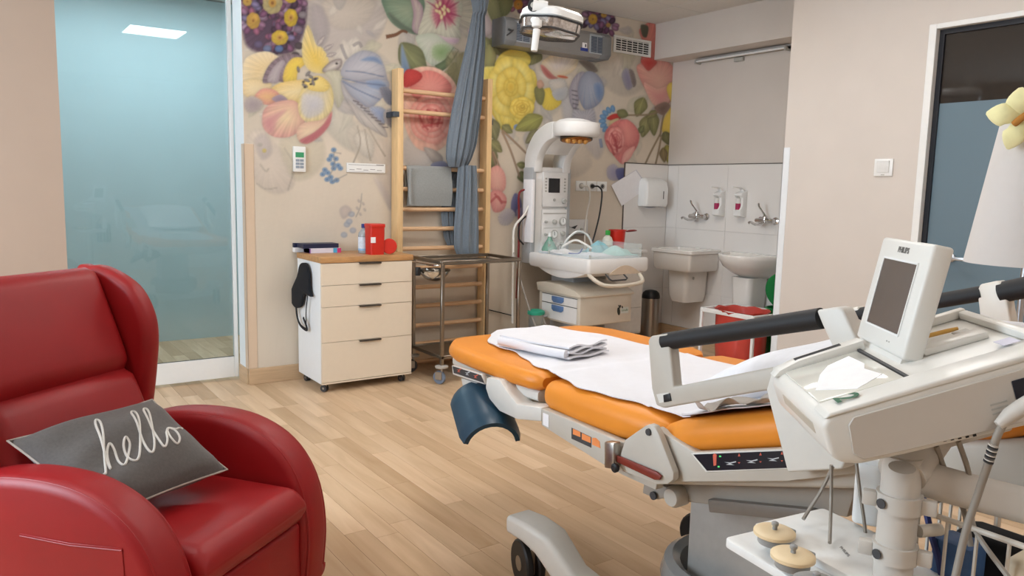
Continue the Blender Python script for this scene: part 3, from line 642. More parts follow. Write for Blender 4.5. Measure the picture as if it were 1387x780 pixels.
    petal([(692, 276), (697, 262), (704, 266), (707, 280), (702, 292), (694, 290)], (96, 96, 140), (120, 118, 150), streak=.15); petal([(675, 292), (688, 282), (698, 290), (690, 304), (678, 304)], (166, 160, 168), (186, 178, 176), streak=.1); petal([(700, 284), (712, 282), (712, 296), (702, 296)], (136, 130, 156), (160, 150, 164))
    # --- right-hand roses
    petal([(866, 40), (886, 30), (888, 60), (884, 84), (868, 84), (872, 62)], (214, 136, 120), (202, 112, 104), streak=.1)
    petal([(862, 92), (874, 84), (892, 82), (908, 86), (916, 104), (912, 130), (900, 146), (886, 142), (874, 122)], (226, 178, 160), (214, 146, 136), streak=.06)
    petal([(872, 112), (890, 120), (908, 116), (908, 134), (896, 146), (882, 138)], (216, 148, 142), (226, 176, 160), streak=.06)
    petal([(868, 82), (880, 78), (890, 84), (884, 92), (878, 96), (872, 90)], (196, 68, 62), (206, 100, 92)); petal([(912, 84), (920, 84), (920, 108), (914, 104)], (104, 96, 72), (110, 100, 80))
    petal([(868, 34), (878, 36), (876, 50), (870, 48)], (88, 86, 70), (96, 94, 76))
    petal([(842, 100), (848, 92), (856, 100), (858, 116), (850, 122), (844, 112)], (142, 138, 164), (170, 164, 170)); petal([(852, 94), (858, 96), (862, 112), (858, 118), (854, 106)], (130, 116, 112), (150, 140, 134), n=30, streak=.3)
    for p in ([(903, 120), (908, 112), (916, 116), (916, 142), (908, 136)], [(896, 174), (904, 152), (916, 142), (918, 186), (908, 192)]): petal(p, (232, 206, 96), (222, 190, 84), streak=.06)
    for a, b, w, c in (((872, 132), (862, 158), .35, (156, 154, 100)), ((878, 156), (870, 186), .3, (162, 158, 106)), ((884, 150), (886, 184), .25, (152, 150, 100)), ((890, 150), (876, 160), .3, (150, 146, 96)), ((900, 178), (906, 196), .4, (130, 128, 86)), ((903, 196), (907, 222), .3, (176, 166, 88)), ((898, 200), (900, 220), .3, (150, 130, 90)), ((866, 180), (872, 170), .4, (130, 134, 90))): leaf(a, b, w, c)
    for p in ([(850, 156), (880, 155), (900, 148)], [(894, 182), (882, 205), (874, 222)], [(896, 184), (892, 205), (888, 222)], [(905, 140), (898, 160), (894, 185)]): stem(p, 1.1, (156, 136, 108))
    petal([(886, 146), (900, 138), (908, 144), (898, 156)], (120, 96, 86), (150, 124, 110))
    for k in range(9):
        a = math.radians(100+k*20); ell(833+17*math.cos(a), 166+17*math.sin(a)*1.0-2, 5, 3.2, (120, 162, 200), (90, 134, 184), math.degrees(a))
    petal([(822, 160), (832, 154), (844, 156), (838, 162), (828, 163)], (206, 62, 56), (186, 60, 54)); petal([(836, 150), (846, 148), (851, 156), (844, 160), (838, 158)], (136, 136, 92), (116, 116, 78)); petal([(826, 164), (838, 160), (836, 168), (826, 172)], (214, 196, 150), (200, 180, 140))
    petal([(819, 186), (824, 172), (840, 162), (856, 166), (866, 182), (862, 200), (850, 214), (842, 222), (828, 206)], (226, 140, 136), (216, 122, 122), streak=.06)
    petal([(838, 168), (850, 162), (864, 178), (860, 196), (846, 198), (838, 184)], (232, 152, 144), (218, 124, 124), streak=.04); petal([(819, 184), (828, 172), (836, 184), (838, 204), (830, 208), (822, 198)], (222, 150, 144), (200, 106, 108), streak=.08); petal([(842, 222), (846, 206), (860, 198), (854, 214)], (228, 176, 164), (220, 150, 146))
    rose(834, 190, 15, (234, 176, 166), (222, 134, 132), (190, 80, 84), 4, .85, 1.25, 1.0)
    for p in ([(828, 180), (834, 192), (836, 206)], [(832, 196), (838, 200), (842, 198)], [(822, 190), (828, 200), (832, 210)]): stem(p, 1.3, (188, 76, 82), .7)
    petal([(822, 228), (832, 222), (840, 232), (836, 244), (824, 242)], (152, 148, 172), (176, 168, 174)); petal([(834, 230), (846, 228), (848, 242), (838, 244)], (84, 86, 132), (104, 104, 144)); stem([(813, 188), (815, 200)], 2, (120, 140, 184), .7)
    # --- small blue sprays on the left
    for x, y in ((452, 203), (449, 211), (455, 215), (446, 216), (451, 222), (458, 224), (452, 228), (440, 230), (444, 234), (437, 236), (448, 240), (456, 244), (450, 246), (443, 243), (461, 228)):
        ell(x, y, 3.8, 3.3, (122, 156, 190), (98, 130, 170), alpha=.85); ell(x, y, 1, 1, (70, 96, 140), (80, 110, 150), streak=0)
    for p in ([(452, 205), (453, 222), (446, 240)], [(462, 208), (452, 206)], [(470, 236), (458, 242), (450, 246)], [(490, 262), (488, 280), (482, 294)]): stem(p, .6, (150, 146, 140), .7)
    for x, y in ((476, 290), (470, 304), (478, 312), (466, 318), (473, 300)): ell(x, y, 4.6, 4, (160, 168, 182), (140, 150, 170), alpha=.7)
    for x, y in ((486, 272), (492, 276), (484, 282), (494, 284), (488, 290)): ell(x, y, 2.6, 1.6, (176, 166, 158), (160, 150, 144), 60, alpha=.7)
    petal([(460, 284), (468, 278), (476, 284), (472, 292), (464, 296)], (186, 172, 166), (160, 150, 150), alpha=.6, soft=3)
    petal([(506, 240), (520, 250), (530, 275), (528, 285), (515, 262)], (176, 166, 164), (190, 178, 170), alpha=.6, soft=4)
    ell(358, 204, 3, 3, (206, 186, 96), (200, 180, 110), alpha=.8); ell(352, 196, 4, 3, (176, 168, 156), (190, 180, 168), alpha=.8)
    for p in ([(347, 248), (360, 256), (376, 254)], [(352, 222), (360, 232), (364, 228)], [(385, 200), (398, 225), (390, 258)]): stem(p, 1, (184, 172, 156), .6)
    # paper below fades to plain
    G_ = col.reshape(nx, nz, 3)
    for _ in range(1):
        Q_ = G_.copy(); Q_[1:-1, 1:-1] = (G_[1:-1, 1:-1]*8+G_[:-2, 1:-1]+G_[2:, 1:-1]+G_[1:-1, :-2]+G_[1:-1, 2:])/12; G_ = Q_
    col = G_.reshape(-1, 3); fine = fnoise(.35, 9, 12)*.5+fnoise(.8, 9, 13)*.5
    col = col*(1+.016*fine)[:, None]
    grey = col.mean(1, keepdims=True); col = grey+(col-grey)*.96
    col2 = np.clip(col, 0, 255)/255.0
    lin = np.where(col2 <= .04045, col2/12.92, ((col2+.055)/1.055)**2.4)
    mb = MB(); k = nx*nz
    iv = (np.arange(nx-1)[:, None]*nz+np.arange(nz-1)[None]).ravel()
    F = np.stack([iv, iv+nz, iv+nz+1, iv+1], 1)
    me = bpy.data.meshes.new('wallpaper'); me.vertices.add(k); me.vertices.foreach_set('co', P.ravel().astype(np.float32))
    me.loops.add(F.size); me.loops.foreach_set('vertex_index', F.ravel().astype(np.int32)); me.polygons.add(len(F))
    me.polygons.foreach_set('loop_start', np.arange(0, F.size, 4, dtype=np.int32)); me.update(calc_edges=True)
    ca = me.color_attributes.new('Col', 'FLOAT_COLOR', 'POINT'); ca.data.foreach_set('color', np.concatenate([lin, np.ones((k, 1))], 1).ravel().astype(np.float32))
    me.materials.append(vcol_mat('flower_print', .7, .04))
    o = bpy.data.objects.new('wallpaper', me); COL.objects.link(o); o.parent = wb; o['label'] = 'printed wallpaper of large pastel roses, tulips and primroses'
mural()
# ================================================================== things on the walls
# ---- door controller with green display
a, b_ = wy(396, 198, YW), wy(413, 233, YW)
t = thing('wall_controller', 'slim white wall controller with green display above the white drawer cabinet', 'controller', ((a[0]+b_[0])/2, YW, b_[2]))
MB().box(a[0], b_[0], YW-.022, YW-.0005, b_[2], a[2], .004).build('housing', M_white, t)
W_ = b_[0]-a[0]; H_ = a[2]-b_[2]
MB().box(a[0]+W_*.16, b_[0]-W_*.16, YW-.0245, YW-.022, b_[2]+H_*.57, b_[2]+H_*.77).build('display', mat('green_display', (58, 138, 96), .3, emit=.25), t, smooth=False)
M_key = mat('grey_keys', (150, 160, 172), .4)
for r in range(3):
    for c in range(2):
        x0 = a[0]+W_*(.17+.34*c); z0 = b_[2]+H_*(.14+.13*r)
        MB().box(x0, x0+W_*.31, YW-.0245, YW-.022, z0, z0+H_*.10, .001, 1).build('button', M_key, t)
# ---- white sign plate
a, b_ = wy(469, 219, YW), wy(521, 236, YW)
a[2], b_[2] = 1.582, 1.513
t = thing('sign_plate', 'long white plate with fine grey print beside the wall bars', 'sign', ((a[0]+b_[0])/2, YW, b_[2]))
MB().box(a[0], b_[0], YW-.012, YW-.0005, b_[2], a[2], .002, 1).build('plate', M_white, t)
pr = MB(); M_print = mat('grey_print', (150, 146, 146), .7)
pr.box(a[0]+.012, b_[0]-.012, YW-.0128, YW-.012, a[2]-.014, a[2]-.011); pr.box(b_[0]-.075, b_[0]-.014, YW-.0128, YW-.012, a[2]-.010, a[2]-.005)
for k in range(5): pr.box(a[0]+.02+k*.055, a[0]+.06+k*.055, YW-.0128, YW-.012, b_[2]+.018+(k % 2)*.006, b_[2]+.022+(k % 2)*.006)
pr.box(a[0]+.01, b_[0]-.012, YW-.0128, YW-.012, b_[2]+.006, b_[2]+.0075)
pr.build('print', M_print, t, smooth=False)
# ---- sockets
for i, x in enumerate((4.533, 4.660, 4.787)):
    z = 1.460
    lab = ('white wall socket with a white plug cable', 'white wall socket with a black plug cable between its neighbours', 'empty white wall socket near the pinned papers')[i]
    t = thing('wall_socket', lab, 'socket', (x, YW, z-.042), 0, 'row of three wall sockets')
    MB().box(x-.058, x+.058, YW-.012, YW-.0005, z-.045, z+.045, .004).build('cover_plate', M_white, t)
    MB().lathe([(.026, 0), (.026, .006), (.020, .006), (.018, .001)], (x, YW-.012, z), (0, -1, 0), 20).build('socket_ring', M_greyp, t)
    MB().cyl((x, YW-.0125, z), (x, YW-.014, z), .017, 16).build('socket_well', M_dark, t)
def cable(name, pts, r, M, label, cat='cable', group=None, n=6, k=8):
    o = MB().tube(spline(pts, k), r, n).build(name, M); return tag(o, label, cat, group)
M_cabw = mat('white_cable', (226, 222, 214), .45); M_cabb = mat('black_cable', (30, 30, 32), .5); M_cabg = mat('grey_cable', (150, 142, 132), .5, var=.02)
def plugcable(x, path, M, label):
    t = thing('power_cable', label, 'cable', (x, YW-.05, path[-1][2]))
    MB().lathe([(.016, 0), (.017, .012), (.012, .03), (.006, .036)], (x, YW-.014, 1.46), (0, -1, 0), 14).build('plug', M, t)
    MB().tube(spline([(x, YW-.05, 1.46)]+path, 8), .0075, 7).build('cord', M, t)
plugcable(4.533, [(4.575, YW-.065, 1.45), (4.60, YW-.06, 1.36), (4.57, YW-.06, 1.20), (4.54, YW-.08, 1.04), (4.53, YW-.10, .90)], M_cabw, 'white power cable hanging from the socket behind the infant warmer')
plugcable(4.660, [(4.70, YW-.065, 1.455), (4.735, YW-.07, 1.40), (4.70, YW-.09, 1.22), (4.62, YW-.13, 1.05), (4.56, YW-.15, .93)], M_cabb, 'black power cable hanging from the socket behind the infant warmer')
# ---- grey UV air purifier box on the wall
z0, z1 = 2.562, 2.772; px0, px1 = 3.545, 4.665
pt = wy(677, 58, YW-.2)
t = thing('air_purifier', 'long grey wall-mounted air purifier with a grille at each end', 'air purifier', ((px0+px1)/2, YW, z0))
M_pur = mat('grey_metal_case', (150, 148, 146), .38, .35, var=.02)
poly = [(0, z0), (.17, z0), (.195, z0+.03), (.195, z1-.03), (.17, z1), (0, z1)]
MB().prism(poly, (px0+.11, YW, 0), -Y1, Z1, X1*(px1-px0-.22)).build('case', M_pur, t)
M_pur2 = mat('purifier_end', (122, 124, 126), .45)
for s_, xx in ((1, px0), (-1, px1)):
    MB().prism([(0, z0-.004), (.17, z0-.004), (.202, z0+.03), (.202, z1-.03), (.17, z1+.004), (0, z1+.004)], (xx, YW, 0), -Y1, Z1, X1*(.11*s_), .006, 2).build('end_cap', M_pur2, t)
M_slat = mat('blue_grey_louvre', (62, 74, 92), .5); M_grill = mat('grille_frame', (158, 164, 170), .45)
for xa, cols in ((px0+.085, 2), (px1-.245, 1)):
    xb = xa+.165
    MB().box(xa, xb, YW-.199, YW-.190, z0+.025, z1-.022, .003, 1).build('grille_frame', M_grill, t)
    for k in range(11):
        zz = z0+.038+k*.0122
        for c in range(2):
            MB().box(xa+.014+c*.073, xa+.014+c*.073+.064, YW-.2015, YW-.199, zz, zz+.0078).build('louvre', M_slat, t, smooth=False)
MB().box(px1-.345, px1-.262, YW-.1965, YW-.195, z0+.036, z0+.062).build('label_band', mat('blue_label', (44, 62, 140), .5), t, smooth=False)
MB().box(px1-.325, px1-.275, YW-.1965, YW-.195, z0+.062, z0+.105).build('label_card', M_paper, t, smooth=False)
MB().box(px1-.296, px1-.284, YW-.197, YW-.1965, z0+.07, z0+.095).build('label_mark', M_dark, t, smooth=False)
MB().tube([(px0+.01, YW-.20, z0+.06), (px0+.04, YW-.21, z0+.085), (px0+.07, YW-.205, z0+.11)], .006, 6).tube([(px0+.02, YW-.205, z0+.11), (px0+.055, YW-.215, z0+.10)], .008, 6).build('lock_lever', M_dark, t)
# ---- ventilation grille
a, b_ = wy(829, 50, YW), wy(881, 82, YW); xa, xb = 4.862, 5.332; za, zb = 2.675, 2.825
t = thing('air_vent', 'white rectangular wall vent with black openings next to the air purifier', 'vent', ((xa+xb)/2, YW, za))
f_ = MB()
for q in ((xa, xb, za, za+.022), (xa, xb, zb-.022, zb), (xa, xa+.028, za+.022, zb-.022), (xb-.028, xb, za+.022, zb-.022)): f_.box(q[0], q[1], YW-.014, YW-.0005, q[2], q[3], .002, 1)
f_.build('frame', M_white, t)
MB().box(xa+.028, xb-.028, YW-.003, YW-.0008, za+.022, zb-.022).build('opening', M_black, t, smooth=False)
for k in range(5):
    zz = za+.034+k*.0205; MB().box(xa+.028, xb-.028, YW-.011, YW-.007, zz, zz+.007).build('louvre', M_white, t, smooth=False)
for k in range(5):
    xx = xa+.028+(xb-xa-.056)*(k+1)/6; MB().box(xx-.004, xx+.004, YW-.0068, YW-.0035, za+.022, zb-.022).build('divider', M_white, t, smooth=False)
# ---- papers pinned at the cladding edge
c4 = [wy(828, 251, YW-.016), wy(861, 231, YW-.016), wy(877, 254, YW-.016), wy(842, 279, YW-.016)]
t = thing('pinned_papers', 'white printed papers pinned askew beside the towel dispenser', 'paper', (float(np.mean([p[0] for p in c4])), YW-.016, c4[3][2]))
def quadfn(c, bow=0, off=0):
    def f(u, v):
        p = (c[0]*(1-u)+c[1]*u)*(1-v)+(c[3]*(1-u)+c[2]*u)*v
        return p+V3(0, -bow*math.sin(math.pi*u)*math.sin(math.pi*v)-off, 0)
    return f
MB().sheet(quadfn(c4, .006), 8, 8, .0012).build('sheet', M_paper, t)
MB().sheet(quadfn([p+V3(.012, 0, .010) for p in c4], .004, -.003), 6, 6, .0012).build('sheet', mat('grey_paper', (206, 204, 210), .8), t)
ln = MB(); qf = quadfn(c4, .006, .0006)
rr = random.Random(2)
for k in range(9):
    v = .12+k*.085; u0 = .12; u1 = .4+rr.random()*.48
    P0 = [qf(u0+(u1-u0)*i/5, v) for i in range(6)]; P1 = [qf(u0+(u1-u0)*i/5, v+.022) for i in range(6)]
    ln.add(P0+P1, [(i, i+1, i+7, i+6) for i in range(5)])
ln.build('print', mat('faint_print', (190, 188, 196), .8), t, smooth=False)
# ---- paper towel dispenser on the flowered-wall cladding
a, b_ = wy(863, 240, YW-.06), wy(898, 281, YW-.06); xa, xb, za, zb = 5.24, 5.53, 1.285, 1.555
t = thing('towel_dispenser', 'white plastic paper towel dispenser with a dark slot', 'dispenser', ((xa+xb)/2, YW-.012, za))
rings = []
for zz, dp, ins in ((za, .118, .004), (za+.03, .128, 0), (za+.17, .128, .0), (za+.23, .112, .006), (za+.258, .075, .022), (zb, .03, .05)):
    rings.append([(p[0], YW-.0105-p[1], zz) for p in rrect(xa+ins, xb-ins, 0, dp, min(.02, dp*.45), 4)])
MB().loft(rings).build('cover', M_white, t)
MB().box((xa+xb)/2-.006+.075, (xa+xb)/2+.006+.075, YW-.1395, YW-.137, za+.07, za+.145, .003, 1).build('level_slot', M_dark, t)
MB().sheet(lambda u, v: V3(xa+.02+u*(xb-xa-.04), YW-.06-.05*math.sin(v*2.2), za-.005-.02*v*(.6+.4*math.sin(u*7))), 12, 4, .001).build('towel_edge', M_paper, t)
# ---- the two soap dispensers
def soap(y, zt, label):
    x = XS-.010
    t = thing('soap_dispenser', label, 'dispenser', (x, y, zt-.26), 0, 'soap dispensers between the taps')
    MB().prism([(0, 0), (.05, .0), (.085, .012), (.085, .06), (.06, .10), (.06, .17), (.085, .19), (.085, .205), (.05, .22), (0, .235)], (x, y-.04, zt-.26), -X1, Z1, Y1*.08, .004, 2).build('body', M_white, t)
    MB().tube(spline([(x-.02, y, zt-.045), (x-.045, y, zt-.01), (x-.08, y, zt), (x-.15, y+.012, zt+.003)], 6), [.012]*12+[.010]*6+[.006], 8, flat=(1.6, .6)).build('lever', M_white, t)
    MB().cyl((x-.072, y, zt-.20), (x-.072, y, zt-.095), .022, 16).build('bottle', mat('soap_liquid_label', (226, 224, 220), .25), t)
    MB().lathe([(.0228, 0), (.0228, .055)], (x-.072, y, zt-.195), (0, 0, 1), 16).build('bottle_label', mat('magenta_label', (168, 34, 84), .4), t)
    MB().cyl((x-.072, y, zt-.095), (x-.072, y, zt-.075), .012, 12).build('pump_neck', M_greyp, t)
s1 = wx(974, 276, XS-.05); s2 = wx(1003, 276, XS-.05)
soap(s1[1], wx(974, 254, XS-.05)[2], 'white lever soap dispenser above the gap between basins')
soap(s2[1], wx(1003, 254, XS-.05)[2], 'white lever soap dispenser beside the tap of the round basin')
# ---- wall taps
def tap(px, py, label):
    x = XS-.010; p = wx(px, py, XS-.06); y, z = p[1], p[2]
    t = thing('wall_tap', label, 'tap', (x, y, z-.05), 0, 'chrome lever taps over the basins')
    b = MB()
    for s_ in (-1, 1): b.lathe([(.034, 0), (.032, .010), (.016, .016), (.016, .05)], (x, y+s_*.075, z), (-1, 0, 0), 20)
    b.tube([(x-.05, y-.09, z), (x-.05, y-.03, z), (x-.05, y+.03, z), (x-.05, y+.09, z)], [.02, .024, .024, .02], 16)
    b.lathe([(.026, 0), (.028, .025), (.020, .042), (.008, .05)], (x-.05, y, z), (0, 0, 1), 18)
    b.build('mixer_body', M_chrome, t)
    MB().tube(spline([(x-.05, y, z-.005), (x-.09, y+.01, z-.03), (x-.15, y+.02, z-.032), (x-.20, y+.03, z-.012), (x-.22, y+.035, z-.02)], 6), .011, 10).build('spout', M_chrome, t)
    MB().tube(spline([(x-.05, y, z+.04), (x-.075, y+.004, z+.07), (x-.12, y+.01, z+.115), (x-.135, y+.012, z+.15)], 6), [.007]*18+[.006], 8, flat=(1.5, .8)).build('lever', M_chrome, t)
tap(944, 293, 'chrome wall tap with long lever over the square basin')
tap(1036, 299, 'chrome wall tap with long lever over the round basin')
# ---- square basin with half pedestal
y0, y1, xf, zt = 4.69, 5.19, 5.215, .905
t = thing('square_basin', 'square white ceramic wall basin with half pedestal', 'sink', ((xf+XS)/2, (y0+y1)/2, .40))
b = MB(); rings = []
def rr3(ins, z, r=.03): return [(p[0], p[1], z) for p in rrect(xf+ins, XS-.0105, y0+ins, y1-ins, r, 4)]
b.loft([rr3(.035, .71), rr3(.022, .73), rr3(.018, .865), rr3(0, .875), rr3(0, zt-.006), rr3(.006, zt), [(p[0], p[1], zt) for p in rrect(xf+.04, XS-.09, y0+.04, y1-.04, .03, 4)], [(p[0], p[1], zt-.12) for p in rrect(xf+.07, XS-.12, y0+.07, y1-.07, .05, 4)]])
b.build('bowl', M_ceramic, t)
yc = 4.95
MB().loft([[(p[0], p[1], z) for p in rrect(5.33+i, XS-.0105, yc-.13+i, yc+.13-i, .05, 4)] for i, z in ((.06, .40), (.03, .41), (.012, .47), (0, .709))]).build('half_pedestal', M_ceramic, t)
MB().lathe([(.012, 0), (.014, .004), (.008, .008)], (5.42, yc-.13, .64), (0, -1, 0), 12).build('bolt_cap', M_greyp, t)
# ---- round basin with half pedestal
yc2, zt2 = 4.265, .905
t = thing('round_basin', 'rounded white ceramic wall basin half hidden by the wall corner', 'sink', (5.43, yc2, .40))
def dsh(k, z, cx=0): return [(XS-.0105-cx-max(0, (.43*k-cx)*(math.sin(a))), yc2+.30*k*math.cos(a)*(1 if math.sin(a) > 0 else 1), z) for a in [math.pi*i/24 for i in range(25)]]
MB().loft([dsh(.40, .70), dsh(.66, .74), dsh(.88, .80), dsh(.99, .865), dsh(1.0, zt2-.01), dsh(.985, zt2), dsh(.88, zt2, .085), dsh(.75, zt2-.06, .10), dsh(.4, zt2-.12, .12)]).build('bowl', M_ceramic, t)
MB().loft([[(p[0], p[1], z) for p in rrect(5.38+i, XS-.0105, yc2-.11+i, yc2+.11-i, .05, 4)] for i, z in ((.05, .115), (.03, .15), (.01, .50), (0, .709))]).build('half_pedestal', M_ceramic, t)
# ---- tube lamp under the soffit
a, b_ = wx(942, 80, XS-.06), wx(1066, 62, XS-.06)
t = thing('tube_lamp', 'slim unlit tube lamp high on the niche wall over the basins', 'lamp', (XS-.03, (a[1]+b_[1])/2, 2.60))
zl = 2.632
MB().box(XS-.05, XS-.0005, b_[1], a[1], zl-.012, zl+.012, .003, 1).build('batten', mat('batten_grey', (176, 168, 158), .5), t)
MB().cyl((XS-.062, b_[1]+.02, zl-.004), (XS-.062, a[1]-.02, zl-.004), .010, 12).build('tube', M_white, t)
for yy in (b_[1]+.01, a[1]-.01): MB().box(XS-.076, XS-.0005, yy-.01, yy+.01, zl-.026, zl+.014, .003, 1).build('end_cap', M_greyp, t)
p = wx(1003, 76, XS); MB().box(XS-.03, XS-.0005, p[1]-.05, p[1]+.05, zl-.05, zl-.018, .003, 1).build('pull_switch_box', M_greyp, t)
# ---- light switch
y, z = 2.732, 1.609
t = thing('light_switch', 'square white light switch left of the glazed door', 'switch', (XR, y, z-.05))
MB().box(XR-.010, XR-.0005, y-.062, y+.062, z-.055, z+.055, .004).build('cover_plate', M_white, t)
MB().prism([(0, 0), (.004, 0), (.010, .075), (0, .075)], (XR-.010, y-.040, z-.032), -X1, Z1, Y1*.08, .001, 1).build('rocker', mat('switch_rocker', (226, 226, 224), .3), t)
MB().box(XR-.0108, XR-.010, y-.012, y+.012, z-.049, z-.044).build('marking', M_greyp, t, smooth=False)
# ================================================================== back of the room
# ---- wall bars
YF = YW-.125
xl0, xl1 = wy(538.3, 300, YF)[0], wy(546, 300, YF)[0]; xr0, xr1 = wy(657.6, 300, YF)[0], wy(664, 300, YF)[0]
zt = wy(541, 92, YF)[2]
t = thing('wall_bars', 'pine wall bars with round rungs fixed to the flowered wall', 'wall bars', ((xl0+xr1)/2, YW-.06, 0))
for a, b_ in ((xl0, xl1), (xr0, xr1)): MB().box(a, b_, YF, YW-.018, 0, zt, .004, 2).build('post', M_wood, t)
yr = YF+.05
for py in (128, 155, 229.5, 257, 283.5, 309.5, 335.5, 361.5, 387, 412, 437.5, 462, 486):
    z = wy(600, py, yr)[2]
    MB().cyl((xl1-.012, yr, z), (xr0+.012, yr, z), .0175, 14).build('rung', M_rung, t)
M_brk = mat('grey_steel_bracket', (92, 98, 104), .4, .8)
zb = wy(530, 154, YF)[2]
MB().box(xl0-.035, xl0, YF+.03, YW-.0005, zb-.02, zb+.02, .002, 1).box(xl0-.035, xl0+.012, YF-.003, YF+.04, zb-.02, zb+.02, .002, 1).build('wall_bracket', M_brk, t)
MB().box(xr1, xr1+.03, YF+.03, YW-.0005, zb-.02, zb+.02, .002, 1).build('wall_bracket', M_brk, t)
# ---- sling hanging from the ceiling and wound round the bars
def pleat(path, n=44, seed=0, freq=13, amp=.75):
    r = random.Random(seed); ph = [r.random()*6.28 for _ in range(4)]; rings = []
    m = len(path); n = 84
    for i, (c, hw, hd) in enumerate(path):
        ring = []
        for j in range(n):
            a = 2*math.pi*j/n
            k = 1+amp*(1.0*abs(math.sin(freq*.5*a+ph[0]+i*.03))-.5+.5*abs(math.sin((freq+1)*.9*a+ph[1]-i*.04))-.25)
            ring.append(np.asarray(c)+V3(hw*math.cos(a)*(1+.06*math.sin(freq*a)), -hd*k*math.sin(a), 0))
        rings.append(ring)
    return rings
def interp_path(rows, m=26, Yp=None):
    """rows: (py, px left, px right, Y, depth)"""
    R_ = np.array(rows, float); tt = np.linspace(0, 1, len(R_)); o = []
    for q in np.linspace(0, 1, m):
        py, a, b2, Y, dp = [np.interp(q, tt, R_[:, c]) for c in range(5)]
        A, B = wy(a, py, Y), wy(b2, py, Y); o.append(((A+B)/2, (B[0]-A[0])/2, dp))
    return o
yf = YF-.035
t = thing('hanging_sling', 'long grey-blue fabric sling hanging from the ceiling and wound through the wall bars', 'fabric sling', (3.35, yf, .95))
rows = [(-14, 641, 658, yf-.03, .045), (2, 642, 659, yf-.03, .045), (16, 643, 657, yf-.03, .045), (22, 641, 655, yf-.03, .04), (60, 634, 655, yf-.02, .05), (100, 624.5, 653, yf-.01, .055), (150, 614, 649.5, yf, .06), (195, 606.5, 643.5, yf, .062), (215, 605.5, 637, yf+.005, .055), (226, 608, 632, yf+.02, .035)]
MB().loft(pleat(interp_path(rows, 40), seed=1)).build('gathered_drop', M_cloth, t)
MB().loft(pleat(interp_path([(-13, 638, 660, yf-.03, .055), (-2, 639, 661, yf-.03, .06), (10, 641, 659, yf-.03, .055), (18, 642, 656, yf-.03, .05)], 8), freq=4, amp=.3)).build('knot', M_cloth, t)
MB().loft(pleat(interp_path([(226, 611, 628, yr+.034, .012), (250, 601, 621, yr+.034, .012), (290, 597.5, 620, yr+.034, .012), (320, 601, 618, yr+.034, .012), (335, 607, 616, yr+.034, .012)], 20), seed=3, freq=9)).build('loop_behind_rungs', M_cloth, t)
MB().loft(pleat(interp_path([(224, 622, 644, yf, .04), (240, 620.5, 645, yf-.004, .045), (280, 618.5, 646, yf-.004, .04), (310, 616, 647, yf-.004, .035), (335, 616, 647, yf-.004, .03), (348, 621, 647.5, yf-.004, .022)], 24), seed=5, freq=8)).build('hanging_tail', M_cloth, t)
ct = CAM*0+V3(*wy(650, -14, yf-.03)); hk = MB().cyl((ct[0], ct[1], ct[2]-.02), (ct[0], ct[1], HC), .012, 10).lathe([(.05, 0), (.05, .012), (.02, .02)], (ct[0], ct[1], HC), (0, 0, -1), 20)
hk.build('ceiling_hook', M_steel, t)
# ---- folded grey cloth over a rung
A, B = wy(549, 230, yr), wy(610, 230, yr); xa, xb = A[0]+.005, B[0]; zr = wy(600, 229.5, yr)[2]
t = thing('folded_cloth', 'folded grey cloth draped over a rung of the wall bars', 'cloth', ((xa+xb)/2, yr, zr-.36))
zbot = wy(580, 279, yr-.05)[2]; L_ = zr-zbot
def drape(off):
    def f(u, v):
        x = xa+(xb-xa)*u; s = v*(L_*1.75); r_ = .024+off
        if s < L_: y, z = yr-r_-.014*math.sin(math.pi*s/L_)-.004*math.sin(u*5), zbot+s
        elif s < L_+.075: a = (s-L_)/.075*math.pi; y, z = yr-r_*math.cos(a), zr+r_*math.sin(a)*.95
        else: y, z = yr+r_, zr-(s-L_-.075)
        return V3(x+.004*math.sin(v*9), y, z)
    return f
MB().sheet(drape(0), 16, 40, .012).build('outer_fold', M_cloth2, t)
MB().sheet(lambda u, v: V3(xa+.002+.028*u-.006*math.sin(v*3), yr-.052-.006*math.sin(u*3.1), zbot+.01+(L_-.01)*v), 8, 14, .006).build('side_fold', M_cloth2, t)
# ---- drawer cabinet on castors
x0, x1, y0, y1 = 1.898, 2.580, 4.93, 5.385
t = thing('drawer_cabinet', 'white and beige drawer cabinet on castors with oak top', 'cabinet', ((x0+x1)/2, (y0+y1)/2, 0))
M_cabw2 = mat('white_cabinet', (238, 240, 242), .4, var=.01); M_front = mat('beige_drawer_front', (226, 211, 190), .45, var=.01)
MB().box(x0, x1, y0+.019, y1, .062, .895, .0015, 1).build('body', M_cabw2, t)
M_oak = mat('oak_worktop', (186, 140, 92), .4, var=.18, scale=5, stretch=(2, 16, 10))
MB().box(x0-.004, x1+.008, y0-.004, y1+.004, .895, .935, .003, 2).build('worktop', M_oak, t)
zs = [.085, .314, .553, .692, .726+.07, .893]
zl = [wy(437, q, y0)[2] for q in (386.8, 416.5, 467.5)]
edges = [.070, zl[2], zl[1], zl[0], .893]
edges = [.074, wy(500, 459, y0)[2], wy(500, 412.5, y0)[2], wy(500, 384, y0)[2], .893]
MB().box(x0+.001, x1-.001, y0, y0+.0185, .062, .0725).build('plinth', M_front, t, smooth=False)
hx0, hx1 = wy(486, 400, y0)[0], wy(515.5, 400, y0)[0]
for a, b_ in zip(edges, edges[1:]):
    d = MB().box(x0+.001, x1-.001, y0, y0+.0185, a+.0015, b_-.0015, .0012, 1).build('drawer', M_front, t)
    MB().box(hx0, hx1, y0-.016, y0-.0002, b_-.0035, b_-.0015).box(hx0, hx1, y0-.016, y0-.013, b_-.011, b_-.0035).build('handle', mat('dark_pull', (84, 78, 72), .4, .6), d, smooth=False)
